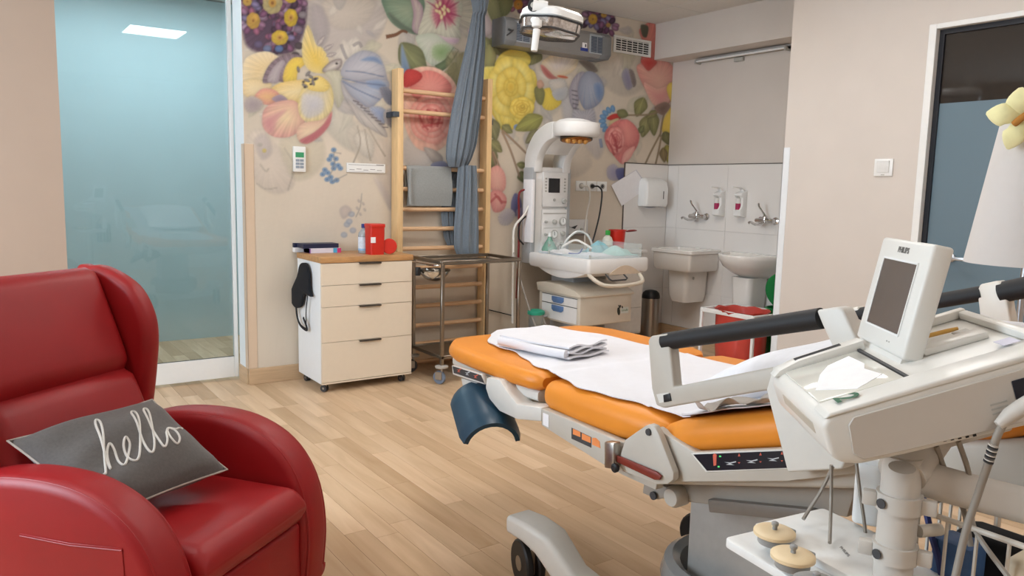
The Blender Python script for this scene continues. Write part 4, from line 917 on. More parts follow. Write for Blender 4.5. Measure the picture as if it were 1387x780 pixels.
def castor(t, x, y, zc, r, wM, a=0.0, w=.018, twin=True):
    c, s_ = math.cos(a), math.sin(a); ax = V3(c, s_, 0); fw = V3(-s_, c, 0); o = V3(x, y, 0)+fw*r*.35
    b = MB()
    for k in ((-1, 1) if twin else (0,)):
        cc = o+ax*k*w*.75+V3(0, 0, r); b.lathe([(r*.5, -w*.45), (r*.93, -w*.45), (r, -w*.25), (r, w*.25), (r*.93, w*.45), (r*.5, w*.45)], cc, ax, 22)
    wo = b.build('castor', wM, t)
    q = MB().obox(o+V3(0, 0, r*1.25), (w*(.35 if twin else .75), r*.55, r*.6), (ax, fw, Z1), .003, 1).cyl(V3(x, y, r*1.5), V3(x, y, zc), .008, 10)
    q.obox(V3(x, y, zc-.002), (.02, .02, .002), None)
    q.lathe([(r*.32, -w*1.25 if twin else -w*.6), (r*.32, w*1.25 if twin else w*.6)], o+V3(0, 0, r), ax, 12)
    q.build('fork', M_steel, wo)
for x, y, a in ((x0+.045, y0+.05, .6), (x1-.05, y0+.05, .2), (x0+.045, y1-.06, .1), (x1-.05, y1-.06, .9)): castor(t, x, y, .0615, .025, M_dark, a, .014)
hk = wx(415, 361, x0)
MB().box(x0-.006, x0-.0002, hk[1]-.012, hk[1]+.012, hk[2]-.014, hk[2]+.014, .002, 1).tube([(x0-.004, hk[1], hk[2]), (x0-.025, hk[1], hk[2]-.004), (x0-.03, hk[1], hk[2]+.012)], .004, 8).build('hook', M_steel, t)
# black strap bag on the hook
t = thing('strap_bag', 'black fabric carrying strap hanging from the hook on the cabinet side', 'strap', (x0-.03, hk[1]+.05, .42))
M_blk = mat('black_fabric', (22, 24, 30), .9, var=.1, bump=.1)
def YZs(*pts): return [wx(px, py, x0-.022)[1:] for px, py in pts]
def side_prism(pts, th, xo): return MB().prism(spline([np.array(p) for p in YZs(*pts)], 4, True), (xo, 0, 0), Y1, Z1, -X1*th, .004, 2)
side_prism([(408, 358), (415, 357), (419, 370), (420, 392), (423, 402), (413, 398), (409, 414), (401, 416), (394, 402), (398, 388), (404, 374)], .022, x0-.012).build('pouch', M_blk, t)
MB().tube(spline([V3(x0-.028, *q) for q in YZs((411, 358), (404, 378), (402, 400), (403, 425), (408, 440), (417, 446), (412, 430))], 6), .012, 8, flat=(.35, 1)).build('loose_strap', M_blk, t)
MB().tube(spline([V3(x0-.029, *q) for q in YZs((415, 361), (418, 372), (419, 390), (416, 420), (416, 444))], 6), .006, 8, flat=(.5, 1)).build('thin_strap', M_blk, t)
# ---- things on the cabinet
zc = .935
t = thing('glove_box_stack', 'flat dark blue and white glove box with pink and blue end on the cabinet', 'box', (2.02, 5.2, zc), .0)
a, b_ = wz(411, 343.5, zc), wz(457, 341, zc); gx0, gx1, gy0 = a[0], b_[0], a[1]
M_navy = mat('navy_print', (34, 38, 66), .45); M_lil = mat('pale_lilac_print', (222, 214, 224), .45); M_pnk = mat('pink_print', (206, 62, 120), .45); M_cya = mat('cyan_print', (70, 160, 204), .45)
MB().box(gx0+.045, gx1, gy0, gy0+.12, zc+.0003, zc+.034, .001, 1).build('carton', M_lil, t)
MB().box(gx1-.028, gx1+.0008, gy0-.0008, gy0+.1208, zc+.0005, zc+.0335).build('pink_end', M_pnk, t, smooth=False)
MB().box(gx1-.058, gx1-.029, gy0-.0008, gy0+.1208, zc+.0005, zc+.0335).build('blue_band', M_cya, t, smooth=False)
MB().box(gx0+.045, gx0+.052, gy0-.0008, gy0+.12, zc+.0005, zc+.0335).build('purple_band', mat('purple_print', (120, 70, 150), .45), t, smooth=False)
text_mb('Peha', .012, (gx0+.07, gy0-.0005, zc+.012), X1, Z1, -Y1).build('lettering', mat('violet_ink', (150, 140, 170), .5), t, smooth=False) if False else None
o = tag(MB().box(gx0, gx1-.012, gy0+.012, gy0+.135, zc+.0345, zc+.066, .001, 1).build('glove_carton', M_navy), 'dark navy carton lying on top of the pale glove box', 'box')
p_ = thing('back_carton', 'small navy and white carton behind the glove box stack', 'box', (gx0, gy0+.17, zc))
MB().box(gx0-.02, gx0+.10, gy0+.125, gy0+.175, zc+.0003, zc+.033, .001, 1).build('white_half', M_paper, p_); MB().box(gx0-.02, gx0+.10, gy0+.137, gy0+.175, zc+.0335, zc+.064, .001, 1).build('navy_half', M_navy, p_)
text_mb('nitrile', .016, (gx0+.05, gy0+.0112, zc+.045), X1, Z1, -Y1).build('lettering', M_white, o, smooth=False, xf=ROOT[o.name].inverted()) if False else None
c = wz(492.5, 342.3, zc)
t = thing('disinfectant_bottle', 'clear plastic disinfectant bottle with blue cap beside the red container', 'bottle', (c[0], c[1], zc))
zb = lambda h: zc+.0005+h
MB().lathe([(.036, 0), (.039, .004), (.039, .125), (.036, .145), (.022, .163), (.013, .172), (.013, .180)], (c[0], c[1], zb(0)), n=24).build('body', mat('clear_pet', (214, 224, 232), .08, trans=.55, var=0), t)
MB().lathe([(.0395, .03), (.0395, .115)], (c[0], c[1], zb(0)), n=24, cap=False).build('label', mat('pale_blue_label', (222, 232, 244), .5, var=.08, scale=60), t)
MB().lathe([(.0398, .018), (.0398, .032)], (c[0], c[1], zb(0)), n=24, cap=False).build('blue_stripe', mat('blue_ink', (150, 190, 226), .5), t)
MB().lathe([(.016, .180), (.016, .207), (.014, .209)], (c[0], c[1], zb(0)), n=16).build('cap', mat('navy_cap', (36, 50, 120), .4), t)
c = wz(511.5, 345.2, zc)
t = thing('sharps_container', 'tall square red sharps container on the drawer cabinet', 'container', (c[0]+.01, c[1]+.03, zc))
cx, cy = c[0]+.005, c[1]+.058
MB().loft([[(cx+k*p[0], cy+k*p[1], zb(z)) for p in rrect(-.055, .055, -.055, .055, .014, 4)] for k, z in ((.94, 0), (1, .15), (1.0, .193))]).build('body', M_redplast, t)
MB().loft([[(cx+k*p[0], cy+k*p[1], zb(z)) for p in rrect(-.055, .055, -.055, .055, .014, 4)] for k, z in ((1.06, .193), (1.07, .196), (1.07, .212), (1.02, .217))]).build('rim', M_redplast, t)
MB().box(cx-.05-.006, cx-.02, cy-.0575, cy-.0545, zb(.085), zb(.125)).build('label', M_paper, t, smooth=False)
MB().tube(spline([(cx+.05, cy-.03, zb(.20)), (cx+.085, cy-.035, zb(.17)), (cx+.09, cy-.035, zb(.12))], 6), .0018, 6).build('lid_tether', mat('clear_tether', (210, 190, 180), .4), t)
c = wy(527, 323, cy-.03)
MB().lathe([(.052, 0), (.055, .004), (.055, .012), (.05, .016)], (c[0], c[1], zc+.0565), (-.25, -.95, .12), 28).build('lid', M_redplast, t)
# ---- stainless trolley
x0, x1, y0, y1, zt = 2.735, 3.405, 4.76, 5.20, .888
t = thing('steel_trolley', 'stainless steel two-shelf instrument trolley between cabinet and infant warmer', 'trolley', ((x0+x1)/2, (y0+y1)/2, 0))
M_ss = mat('stainless_steel', (150, 140, 128), .28, 1.0, var=.06, scale=40, stretch=(1, 1, 8))
r = .0125
for x in (x0, x1):
    for y in (y0, y1):
        MB().box(x-r, x+r, y-r, y+r, .14, zt-.012, .003, 1).build('leg', M_ss, t)
for nm, z in (('upper_shelf', zt), ('lower_shelf', .205)):
    b = MB()
    b.box(x0-r, x1+r, y0-r, y1+r, z-.004, z+.0, .001, 1) if z < .5 else b.box(x0+.02, x1-.02, y0+.02, y1-.02, z-.022, z-.019)
    s_ = b.build(nm, M_ss, t)
    for q in ((x0-r, x1+r, y0-r, y0+r), (x0-r, x1+r, y1-r, y1+r), (x0-r, x0+r, y0+r, y1-r), (x1-r, x1+r, y0+r, y1-r)):
        MB().box(*q, z-.012 if z > .5 else z-.02, z+.012 if z > .5 else z+.006, .003, 1).build('rail', M_ss, s_)
MB().tube(spline([(x0-.012, y0+.03, zt-.025), (x0-.045, y0+.08, zt-.025), (x0-.045, y1-.08, zt-.025), (x0-.012, y1-.03, zt-.025)], 6), .007, 8).build('push_handle', M_chrome, t)
M_tyre = mat('grey_castor_rubber', (112, 124, 142), .55)
for x, y, a in ((x0, y0, .5), (x1, y0, .3), (x0, y1, 1.4), (x1, y1, 1.1)):
    MB().lathe([(.045, 0), (.048, .006), (.048, .014), (.03, .02)], (x, y, .122), n=20).build('castor_cap', mat('castor_plate', (176, 170, 162), .5), t)
    castor(t, x, y, .135, .05, M_tyre if y == y0 else M_dark, a, .026, twin=False)
c = wy(592, 368, y0+.10)
t = thing('steel_bowl', 'round steel bowl hung in a ring holder on the trolley', 'bowl', (c[0], y0+.12, c[2]-.08))
cx, cy, cz = c[0]-.005, y0+.13, c[2]+.012
MB().lathe([(.045, -.078), (.075, -.062), (.105, -.025), (.112, 0), (.118, .004), (.109, 0), (.100, -.025), (.07, -.058), (.0, -.070)], (cx, cy, cz), n=32, cap=False).build('bowl', M_chrome, t)
MB().tube([(cx+.114*math.cos(a), cy+.114*math.sin(a), cz-.004) for a in [2*math.pi*i/32 for i in range(32)]], .0035, 6, closed=True).tube([(cx-.112, cy, cz-.004), (cx-.15, cy, cz-.006), (x0+.006, cy+.01, cz-.006)], .005, 8).build('ring_holder', M_ss, t)
MB().lathe([(.018, -.03), (.02, -.02), (.02, .02), (.018, .03)], (cx-.135, cy, cz-.006), (0, 0, 1), 14).build('clamp_knob', M_black, t)
# ---- steel pedal bin
c = wz(870, 458, 0)
t = thing('pedal_bin', 'slim steel pedal bin with black domed lid in the corner', 'bin', (5.37, 5.30, 0))
cx, cy = 5.37, 5.30
MB().cyl((cx, cy, .018), (cx, cy, .40), .085, 28).build('bucket', M_steel, t)
MB().lathe([(.087, 0), (.089, .01), (.087, .018)], (cx, cy, 0), n=28).build('base_ring', M_black, t)
MB().lathe([(.088, 0), (.088, .02), (.08, .05), (.055, .072), (.02, .08), (.001, .081)], (cx, cy, .40), n=28).build('lid', M_black, t)
MB().box(cx-.02, cx+.02, cy-.125, cy-.08, .008, .02, .003, 1).build('pedal', M_black, t)
# ---- waste stand with red bag
cx, cy = 5.10, 3.985
t = thing('waste_stand', 'white waste stand holding red and green lined bins by the corner', 'bin stand', (cx, cy, 0))
M_bagr = mat('red_bin_bag', (198, 72, 62), .22, var=.06, scale=12, trans=.0)
for x, y in ((4.90, 4.245), (5.32, 4.245), (4.90, 3.73), (5.32, 3.73)): MB().box(x-.012, x+.012, y-.012, y+.012, .0, .455, .003, 1).build('leg', M_white, t)
b = MB()
for q in ((4.888, 5.332, 4.233, 4.257), (4.888, 5.332, 3.718, 3.742), (4.888, 4.912, 3.742, 4.233), (5.308, 5.332, 3.742, 4.233)): b.box(*q, .455, .49, .003, 1)
b.build('top_frame', M_white, t)
bb = MB(); n = 40; rr_ = random.Random(5); rings = []
for z, k in ((.03, .82), (.06, .92), (.2, .98), (.35, 1.0), (.44, 1.0), (.485, 1.06), (.492, 1.1), (.485, 1.02), (.44, .94), (.30, .80), (.20, .70)):
    rings.append([(5.085+.19*k*(1+.018*math.sin(11*a+z*30)+.012*math.sin(23*a-z*20))*math.cos(a), 3.99+.215*k*(1+.018*math.sin(13*a+z*26))*math.sin(a), z+.006*math.sin(9*a)) for a in [2*math.pi*j/n for j in range(n)]])
bb.loft(rings).build('red_bag', M_bagr, t)
M_green = mat('green_plastic', (26, 128, 66), .4)
MB().lathe([(.13, .05), (.145, .40), (.15, .495), (.135, .50), (.12, .30)], (5.45, 3.86, 0), n=28).build('green_bin', M_green, t)
MB().lathe([(.16, 0), (.165, .008), (.15, .025), (.08, .045), (.002, .05)], (5.36, 3.80, .64), (.93, .2, .25), 30).build('green_lid', M_green, t)
# ================================================================== infant warmer and the things on it
M_wm = mat('warmer_white', (226, 224, 222), .35, var=.012); M_wg = mat('warmer_grey', (170, 172, 174), .4, var=.012); M_wbeige = mat('warmer_beige', (206, 196, 180), .42, var=.012)
TX0, TX1, TY0, TY1 = 3.805, 4.445, 4.42, 5.20
t = thing('infant_warmer', 'white radiant infant warmer with arched heater hood and control column', 'infant warmer', (4.1, 4.9, 0))
# base and pedestal
MB().box(4.02, 4.26, 4.86, 5.16, .10, .80, .02, 3).build('pedestal', M_wg, t)
MB().box(3.86, 4.42, 5.04, 5.14, .085, .14, .02, 3).box(3.86, 3.93, 4.5, 5.04, .085, .14, .02, 3).box(4.35, 4.42, 4.5, 5.04, .085, .14, .02, 3).build('base_frame', M_wg, t)
for x, y in ((3.895, 4.54), (4.385, 4.54), (3.895, 5.08), (4.385, 5.08)): castor(t, x, y, .086, .036, M_dark, .4, .02)
# tray platform
def trap(x0, x1, y0, y1, r): return rrect(x0, x1, y0, y1, r, 5)
MB().loft([[(p[0], p[1], z) for p in trap(TX0+i, TX1-i, TY0+i, TY1-i, .03)] for i, z in ((.03, .782), (.008, .79), (0, .81), (0, .885), (.006, .897), (.03, .90), (.036, .885))]).build('tray', M_wm, t)
arch = [(a, .784+.062*math.sin(math.pi*(a-4.02)/.32)) for a in np.linspace(4.02, 4.34, 14)]
MB().prism(arch+[(4.34, .776), (4.02, .776)], (0, TY0-.004, 0), X1, Z1, Y1*.01).build('grip_arch', mat('warmer_tan', (206, 186, 164), .45), t)
MB().prism([(y, .80-.075*math.sin(math.pi*(y-4.45)/.66)**.8) for y in np.linspace(4.45, 5.11, 18)][::-1]+[(4.45, .81), (5.11, .81)], (TX0+.02, 0, 0), Y1, Z1, X1*.5, .006, 2).build('under_tray', M_wm, t)
MB().tube(spline([(3.83, TY0+.03, .785), (3.86, TY0-.04, .735), (3.93, TY0-.075, .706), (4.10, TY0-.085, .700), (4.28, TY0-.075, .712), (4.33, TY0-.04, .74), (4.345, TY0+.03, .785)], 6), .016, 10).build('front_handle', M_wbeige, t)
MB().tube([(4.0, TY0+.02, .78), (4.0, TY0-.03, .745), (4.02, TY0-.035, .735), (4.16, TY0-.035, .737), (4.18, TY0-.03, .747), (4.18, TY0+.02, .78)], .007, 8).build('release_lever', M_dark, t)
# drawer unit below
LX0, LX1, LY0, LY1 = 3.85, 4.405, 4.56, 5.09
MB().box(LX0, LX1, LY0, LY1, .358, .60, .012, 3).build('drawer_unit', M_wbeige, t)
MB().prism([(5.10, .588), (5.12, .655), (5.0, .672), (4.8, .668), (4.62, .640), (4.545, .606), (4.545, .588)], (LX0-.012, 0, 0), Y1, Z1, X1*(LX1-LX0+.024), .008, 2).build('unit_cover', M_wbeige, t)
for z0, z1 in ((.505, .572), (.375, .500)):
    d = MB().box(LX0-.006, LX0-.0003, LY0+.03, LY1-.05, z0, z1, .002, 1).build('drawer', M_wm, t)
    yc = (LY0+LY1)/2; MB().prism([(yc-.075, z1-.006), (yc+.075, z1-.006), (yc+.075, z1-.04), (yc+.05, z1-.056), (yc-.05, z1-.056), (yc-.075, z1-.04)], (LX0-.016, 0, 0), Y1, Z1, X1*.010, .004, 2).build('handle', mat('steel_blue_handle', (92, 122, 168), .4), d)
    MB().box(LX0-.0065, LX0-.0002, LY0+.028, LY1-.048, z1+.0003, z1+.004).build('shadow_gap', M_dark, t, smooth=False)
# leafy emblem on the front of the drawer unit
lg = MB()
for (x, z, rx, rz, ro) in ((4.262, .455, .016, .034, .2), (4.275, .492, .009, .016, -.5), (4.30, .487, .007, .012, .5), (4.262, .50, .006, .009, .3)):
    lg.add([(x+rx*math.cos(a)*math.cos(ro)-rz*math.sin(a)*math.sin(ro), LY0-.001, z+rx*math.cos(a)*math.sin(ro)+rz*math.sin(a)*math.cos(ro)) for a in [2*math.pi*k/14 for k in range(14)]], [tuple(range(14))])
lg.build('emblem', mat('emblem_dark', (44, 50, 44), .5), t, smooth=False)
MB().box(4.285, 4.37, LY0-.0006, LY0-.0001, .435, .485).build('emblem_plate', mat('emblem_grey', (206, 210, 204), .5), t, smooth=False)
text_mb('Giraffe', .026, (4.29, LY0-.0012, .452), X1, Z1, -Y1, font_shear=.4).build('emblem_lettering', mat('emblem_green', (110, 140, 110), .5), t, smooth=False)
# control column
CX0, CX1, CYF = 3.822, 4.235, 5.20
MB().box(CX0, CX0+.045, CYF-.01, CYF+.12, .80, 1.60, .008, 2).box(CX1-.045, CX1, CYF-.01, CYF+.12, .80, 1.60, .008, 2).build('pillar', M_wg, t)
MB().box(CX0+.045, CX1-.045, CYF, CYF+.11, .80, 1.585, .006, 2).build('column', M_wm, t)
fx0, fx1 = 3.93, 4.195
pn = MB().box(fx0, fx1, CYF-.022, CYF-.0003, 1.275, 1.565, .006, 2).build('display_panel', M_wm, t)
MB().box(fx0+.055, fx0+.175, CYF-.024, CYF-.0222, 1.395, 1.515).build('screen', mat('dark_screen', (50, 50, 52), .15), pn, smooth=False)
kb = MB(); kd = MB()
for k in range(5):
    for xx in (fx0+.018, fx1-.045): MB().box(xx, xx+.02, CYF-.0245, CYF-.0222, 1.40+k*.026, 1.414+k*.026, .001, 1).build('key', M_greyp, pn)
MB().lathe([(.022, 0), (.020, .022), (.016, .026)], (fx1-.045, CYF-.022, 1.325), (0, -1, 0), 18).build('dial', M_greyp, pn)
MB().lathe([(.012, 0), (.010, .012)], (fx0+.12, CYF-.022, 1.335), (0, -1, 0), 14).build('dial', M_greyp, pn)
gp = MB().box(fx0, fx1, CYF-.020, CYF-.0003, .905, 1.255, .006, 2).build('gas_panel', M_wm, t)
M_dial = mat('gauge_face', (238, 238, 236), .3)
for (x, z, r_) in ((4.145, 1.155, .036), (4.055, 1.045, .036), (4.125, .88+.045, .026)):
    gg = MB().lathe([(r_, 0), (r_, .016), (r_*.86, .018), (r_*.84, .012)], (x, CYF-.020, z), (0, -1, 0), 22).build('gauge', M_greyp, gp)
    MB().lathe([(r_*.82, 0), (r_*.82, .003)], (x, CYF-.031, z), (0, -1, 0), 20).build('gauge_face', M_dial, gg)
    MB().obox((x, CYF-.035, z+.006), (.002, .001, r_*.45), None).build('needle', M_dark, gg, smooth=False)
for (x, z, r_) in ((4.055, 1.150, .02), (4.150, 1.05, .022), (3.965, .965, .020), (4.055, .965, .022), (4.145, .965, .020), (3.965, 1.15, .011), (3.965, 1.045, .011)):
    MB().lathe([(r_, 0), (r_, .012), (r_*.8, .026), (r_*.5, .028)], (x, CYF-.020, z), (0, -1, 0), 14).build('knob', M_greyp, gp)
for q in ((.03, .915, .919), (.02, 1.095, 1.099), (.01, 1.215, 1.225)): MB().box(fx0+q[0], fx1-q[0], CYF-.0215, CYF-.0202, q[1], q[2]).build('panel_line', M_greyp, gp, smooth=False)
# arched hood
OUT = [(5.33, 1.56), (5.315, 1.72), (5.21, 1.87), (5.06, 1.945), (4.95, 1.962)]
INN = [(4.95, 1.83), (5.03, 1.805), (5.10, 1.755), (5.165, 1.67), (5.185, 1.56)]
so, si = spline([np.array(p) for p in OUT], 5), spline([np.array(p) for p in INN], 5)
prof = [tuple(p) for p in so+si]
MB().prism(prof, (3.838, 0, 0), Y1, Z1, X1*.082, .01, 2).build('hood_side', M_wm, t)
MB().prism(prof, (4.138, 0, 0), Y1, Z1, X1*.082, .01, 2).build('hood_side', M_wm, t)
hi = [p for p in so if p[1] > 1.765]; hn = [p for p in si if p[1] > 1.70]
MB().prism([tuple(p) for p in hi+hn], (3.91, 0, 0), Y1, Z1, X1*.24, .004, 2).build('hood_roof', M_wm, t)
MB().box(3.91, 4.15, 5.19, 5.32, 1.56, 1.605, .01, 2).build('hood_sill', M_wm, t)
MB().lathe([(.90, -.012), (.97, 0), (1.0, .02), (1.0, .085), (.96, .098), (.80, .104)], (4.03, 4.90, 1.858), (0, 0, 1), 44, sx=.197, sy=.19).build('hood_head', M_wm, t)
MB().lathe([(.001, .035), (.07, .032), (.13, .018), (.16, 0)], (4.03, 4.91, 1.960), (0, -.05, 1), 28, sx=1, sy=.9).build('hood_cap', mat('bright_white_cap', (240, 240, 240), .35), t)
c = V3(4.03, 4.885, 1.832); nn = unit((-.30, -.42, -1)); u = X1; w_ = np.cross(nn, u)
M_amb = mat('amber_reflector', (186, 120, 48), .25, .7, var=.3, scale=40)
rings = [[c+nn*h_+u*rx*math.cos(a)+w_*ry*math.sin(a) for a in [2*math.pi*k/30 for k in range(30)]] for rx, ry, h_ in ((.16, .075, -.02), (.16, .075, .012), (.15, .068, .016))]
hl = MB().loft(rings).build('heater_lamp', mat('lamp_bezel', (60, 48, 40), .4), t)
MB().loft([[c+nn*h_+u*rx*math.cos(a)+w_*ry*math.sin(a) for a in [2*math.pi*k/30 for k in range(30)]] for rx, ry, h_ in ((.148, .066, .0165), (.14, .06, .019))]).build('reflector', M_amb, hl)
for k in range(4):
    cc = c+u*(-.09+.06*k)+nn*.018; MB().lathe([(.024, 0), (.022, .012), (.012, .022), (.002, .025)], cc, nn, 14).build('bulb', mat('amber_bulb', (226, 170, 92), .2, .3, var=.2, scale=60), hl)
# clear side walls
yb = TY1-.20
for q in ((TX0+.05, TX0+.056, TY0+.04, yb), (TX1-.056, TX1-.05, TY0+.04, yb), (TX0+.056, TX1-.056, TY0+.04, TY0+.046)):
    MB().box(*q, .9005, 1.005, .001, 1).build('side_wall', M_acryl, t, smooth=False)
for x, y in ((TX0+.053, TY0+.05), (TX1-.053, TY0+.05), (TX1-.053, yb-.02), (TX0+.053, yb-.02)): MB().cyl((x, y-.006, .97), (x, y+.006, .97), .010, 10).cyl((x, y, .90), (x, y, .93), .008, 8).build('wall_latch', M_greyp, t)
MB().box(TX0+.06, TX1-.06, TY0+.05, TY1-.06, .8855, .912, .012, 2).build('mattress', mat('pale_mattress', (216, 222, 226), .7), t)
zt = .9125
def heap(cx, cy, rx, ry, h, seed, z0=zt, n=26):
    r = random.Random(seed); ph = [r.random()*6.28 for _ in range(8)]
    def f(u, v):
        x, y = (u-.5)*2, (v-.5)*2; d = math.hypot(x, y)
        hh = h*max(0, 1-d**2.2)*(.65+.25*math.sin(4*x+ph[0]+2*y)*math.sin(5*y+ph[1])+.2*math.sin(9*x+ph[2]+4*y))
        return V3(cx+rx*x*(1+.1*math.sin(3*y+ph[3])), cy+ry*y*(1+.1*math.sin(4*x+ph[4])), z0+.004+max(0, hh))
    return MB().sheet(f, n, n, .004)
M_teal = mat('pale_teal_cloth', (176, 214, 212), .9, var=.08, scale=30, sheen=.2); M_cyan = mat('aqua_cloth', (140, 190, 200), .9, var=.08, scale=30, sheen=.2)
def P(px, py, z): return wz(px, py, z)
tag(heap(4.27, 4.62, .13, .12, .075, 1).build('baby_cloth', M_teal), 'crumpled pale teal cloth heap inside the clear side walls of the warmer', 'cloth')
tag(heap(4.29, 4.86, .12, .10, .10, 2).build('crumpled_wrap_cloth', M_cyan), 'crumpled aqua cloth beyond the pale teal heap on the warmer', 'cloth')
tag(heap(3.95, 4.93, .10, .12, .030, 3).build('paper_wrap', M_paper), 'crumpled white wrapping paper on the warmer mattress', 'paper')
tag(heap(4.02, 4.62, .13, .12, .022, 4).build('nappy', mat('white_nappy', (226, 232, 240), .85)), 'folded white nappy lying flat at the front of the warmer', 'nappy')
mk = thing('oxygen_mask', 'translucent green resuscitation mask at the foot of the control column', 'mask', (3.93, 5.10, zt))
MB().lathe([(.062, .001), (.066, .012), (.060, .03), (.040, .07), (.02, .10), (.015, .12)], (3.93, 5.07, zt+.001), n=22).build('cup', mat('green_clear_plastic', (150, 200, 180), .15, trans=.5, var=0), mk)
MB().lathe([(.014, .12), (.012, .15)], (3.93, 5.07, zt+.001), n=14).build('port', M_white, mk)
o = MB().tube(spline([(4.02, 5.02, zt+.012), (4.06, 4.99, 1.02), (4.14, 4.96, 1.08), (4.22, 4.93, 1.05), (4.25, 4.90, .97), (4.22, 4.86, zt+.012)], 8), .010, 8).build('breathing_tube', mat('clear_tube', (226, 228, 226), .2, trans=.2, var=0)); tag(o, 'clear looped breathing tube rising over the warmer mattress', 'tube')
o = MB().tube(spline([(3.98, 4.96, zt+.045), (4.06, 4.9, zt+.10), (4.12, 4.84, zt+.07), (4.16, 4.80, zt+.035)], 8), .009, 8).build('suction_tube', mat('white_tube', (230, 228, 224), .35)); tag(o, 'short white suction tube arched over the mattress', 'tube')
o = MB().tube(spline([(3.90, 4.78, zt+.0065), (3.97, 4.74, zt+.0065), (4.03, 4.765, zt+.04)], 6), .005, 8).build('blue_pen_probe', mat('blue_clip', (58, 78, 160), .4)); tag(o, 'thin blue probe lying on the warmer mattress', 'probe')
# white shelf block behind the warmer, with bottle and red cup
sx0, sx1, sy0 = 4.235, 4.66, 5.22
t = thing('wall_shelf_unit', 'white medical rail box behind the warmer under the sockets', 'rail unit', (4.45, 5.3, .9))
MB().box(4.24, 4.60, YW-.05, YW-.0005, 1.03, 1.16, .006, 2).build('rail_box', M_wm, t)
MB().box(4.24, 4.62, YW-.062, YW-.05, 1.015, 1.03, .003, 1).build('rail', M_steel, t)
MB().prism([(4.36, 1.10), (4.44, 1.075), (4.47, 1.11), (4.40, 1.09)], (0, YW-.058, 0), X1, Z1, Y1*.006).build('hose_clip', M_dark, t)
for xx in (4.27, 4.52): MB().lathe([(.014, 0), (.012, .014)], (xx, YW-.05, 1.07), (0, -1, 0), 12).build('outlet', M_greyp, t)
t = thing('side_shelf', 'small white side shelf at the right edge of the warmer', 'shelf', (4.62, 5.15, 0))
MB().box(4.47, 4.98, 4.98, 5.30, .875, .90, .006, 2).build('board', M_wm, t)
MB().box(4.50, 4.95, 5.0, 5.28, .14, .875, .004, 1).build('cupboard', mat('pale_grey_cupboard', (206, 200, 192), .5), t)
for k, (z0, z1) in enumerate(((.16, .38), (.385, .60), (.605, .86))): MB().box(4.505, 4.945, 4.992, 4.9998, z0, z1, .001, 1).build('drawer', mat('pale_grey_front', (212, 206, 198), .45), t)
for x in (4.54, 4.91):
    for y in (5.04, 5.24): MB().cyl((x, y, 0), (x, y, .14), .02, 12).build('foot', M_dark, t)
c = (4.60, 5.10)
t = thing('cream_bottle', 'white bottle with a bright green cap beside the red cup', 'bottle', (c[0], c[1], .90))
MB().lathe([(.044, .0005), (.047, .006), (.047, .085), (.036, .115), (.017, .13), (.017, .135)], (c[0], c[1], .90), n=22).build('body', mat('milky_plastic', (226, 226, 214), .35), t)
MB().lathe([(.022, .135), (.022, .172), (.018, .176)], (c[0], c[1], .90), n=16).build('cap', mat('green_cap', (60, 170, 70), .4), t)
c = (4.74, 5.13)
t = thing('red_sharps_cup', 'round red sharps cup with its lid hanging open to the side', 'container', (c[0], c[1], .90))
MB().lathe([(.058, .0005), (.062, .01), (.074, .165), (.078, .168), (.078, .178), (.070, .178), (.06, .03)], (c[0], c[1], .90), n=28).build('cup', M_redplast, t)
MB().lathe([(.05, 0), (.052, .006), (.03, .014), (.002, .016)], (c[0]+.155, c[1]-.02, 1.062), (-.35, .2, 1), 24).build('lid', mat('dark_red_plastic', (150, 26, 24), .4), t)
MB().tube([(c[0]+.076, c[1], 1.07), (c[0]+.105, c[1]-.01, 1.072)], .004, 6).build('hinge_strap', M_redplast, t)
# suction jar and hoses on the warmer's left
c = (3.735, 4.97)
t = thing('suction_jar', 'clear suction jar with a teal lid hung by the warmer', 'jar', (c[0], c[1], .27))
MB().lathe([(.055, 0), (.06, .01), (.064, .13), (.064, .14)], (c[0], c[1], .27), n=24).build('jar', mat('clear_jar', (210, 214, 210), .08, trans=.8, var=0), t)
MB().lathe([(.07, .14), (.072, .15), (.070, .168), (.05, .178), (.02, .182)], (c[0], c[1], .27), n=24).build('lid', mat('teal_lid', (40, 150, 120), .4), t)
MB().box(c[0]+.06, 3.85, c[1]-.01, c[1]+.01, .38, .40, .003, 1).build('hanger', M_wg, t)
MB().tube(spline([(c[0]+.02, c[1]-.02, .45), (c[0]+.05, c[1]-.08, .30), (c[0]-.02, c[1]-.1, .25), (c[0]-.05, c[1]-.06, .33), (c[0]-.06, c[1]+.1, .6), (c[0]-.08, c[1]+.22, .9)], 8), .007, 8).build('hose', M_cabg, t)
cable('oxygen_hose', [(3.80, 5.19, 1.30), (3.74, 5.19, 1.20), (3.66, 5.20, 1.10), (3.655, 5.20, .9), (3.665, 5.21, .55), (3.68, 5.22, .30)], .010, M_cabw, 'thick white hose hanging left of the warmer column')
cable('red_cable', [(3.80, 5.24, 1.42), (3.75, 5.27, 1.38), (3.76, 5.28, 1.2), (3.765, 5.28, .9), (3.755, 5.28, .5)], .010, mat('dark_red_cable', (120, 26, 28), .5), 'dark red cable hanging down behind the warmer column')
cable('black_probe_cable', [(3.79, 5.215, 1.20), (3.73, 5.22, 1.14), (3.72, 5.22, 1.02), (3.77, 5.22, .96)], .007, M_cabb, 'short black cable loop left of the warmer column')
cable('wall_cable', [(3.47, 5.405, .42), (3.62, 5.405, .38), (3.80, 5.40, .33)], .005, M_cabb, 'thin dark cable crossing low on the flowered wall behind the trolley')
o = MB().box(CX0-.038, CX0-.004, CYF-.06, CYF+.06, .98, 1.50, .006, 2).build('paper_bag_roll', M_paper); tag(o, 'long white plastic roll hanging on the left of the warmer column', 'roll')
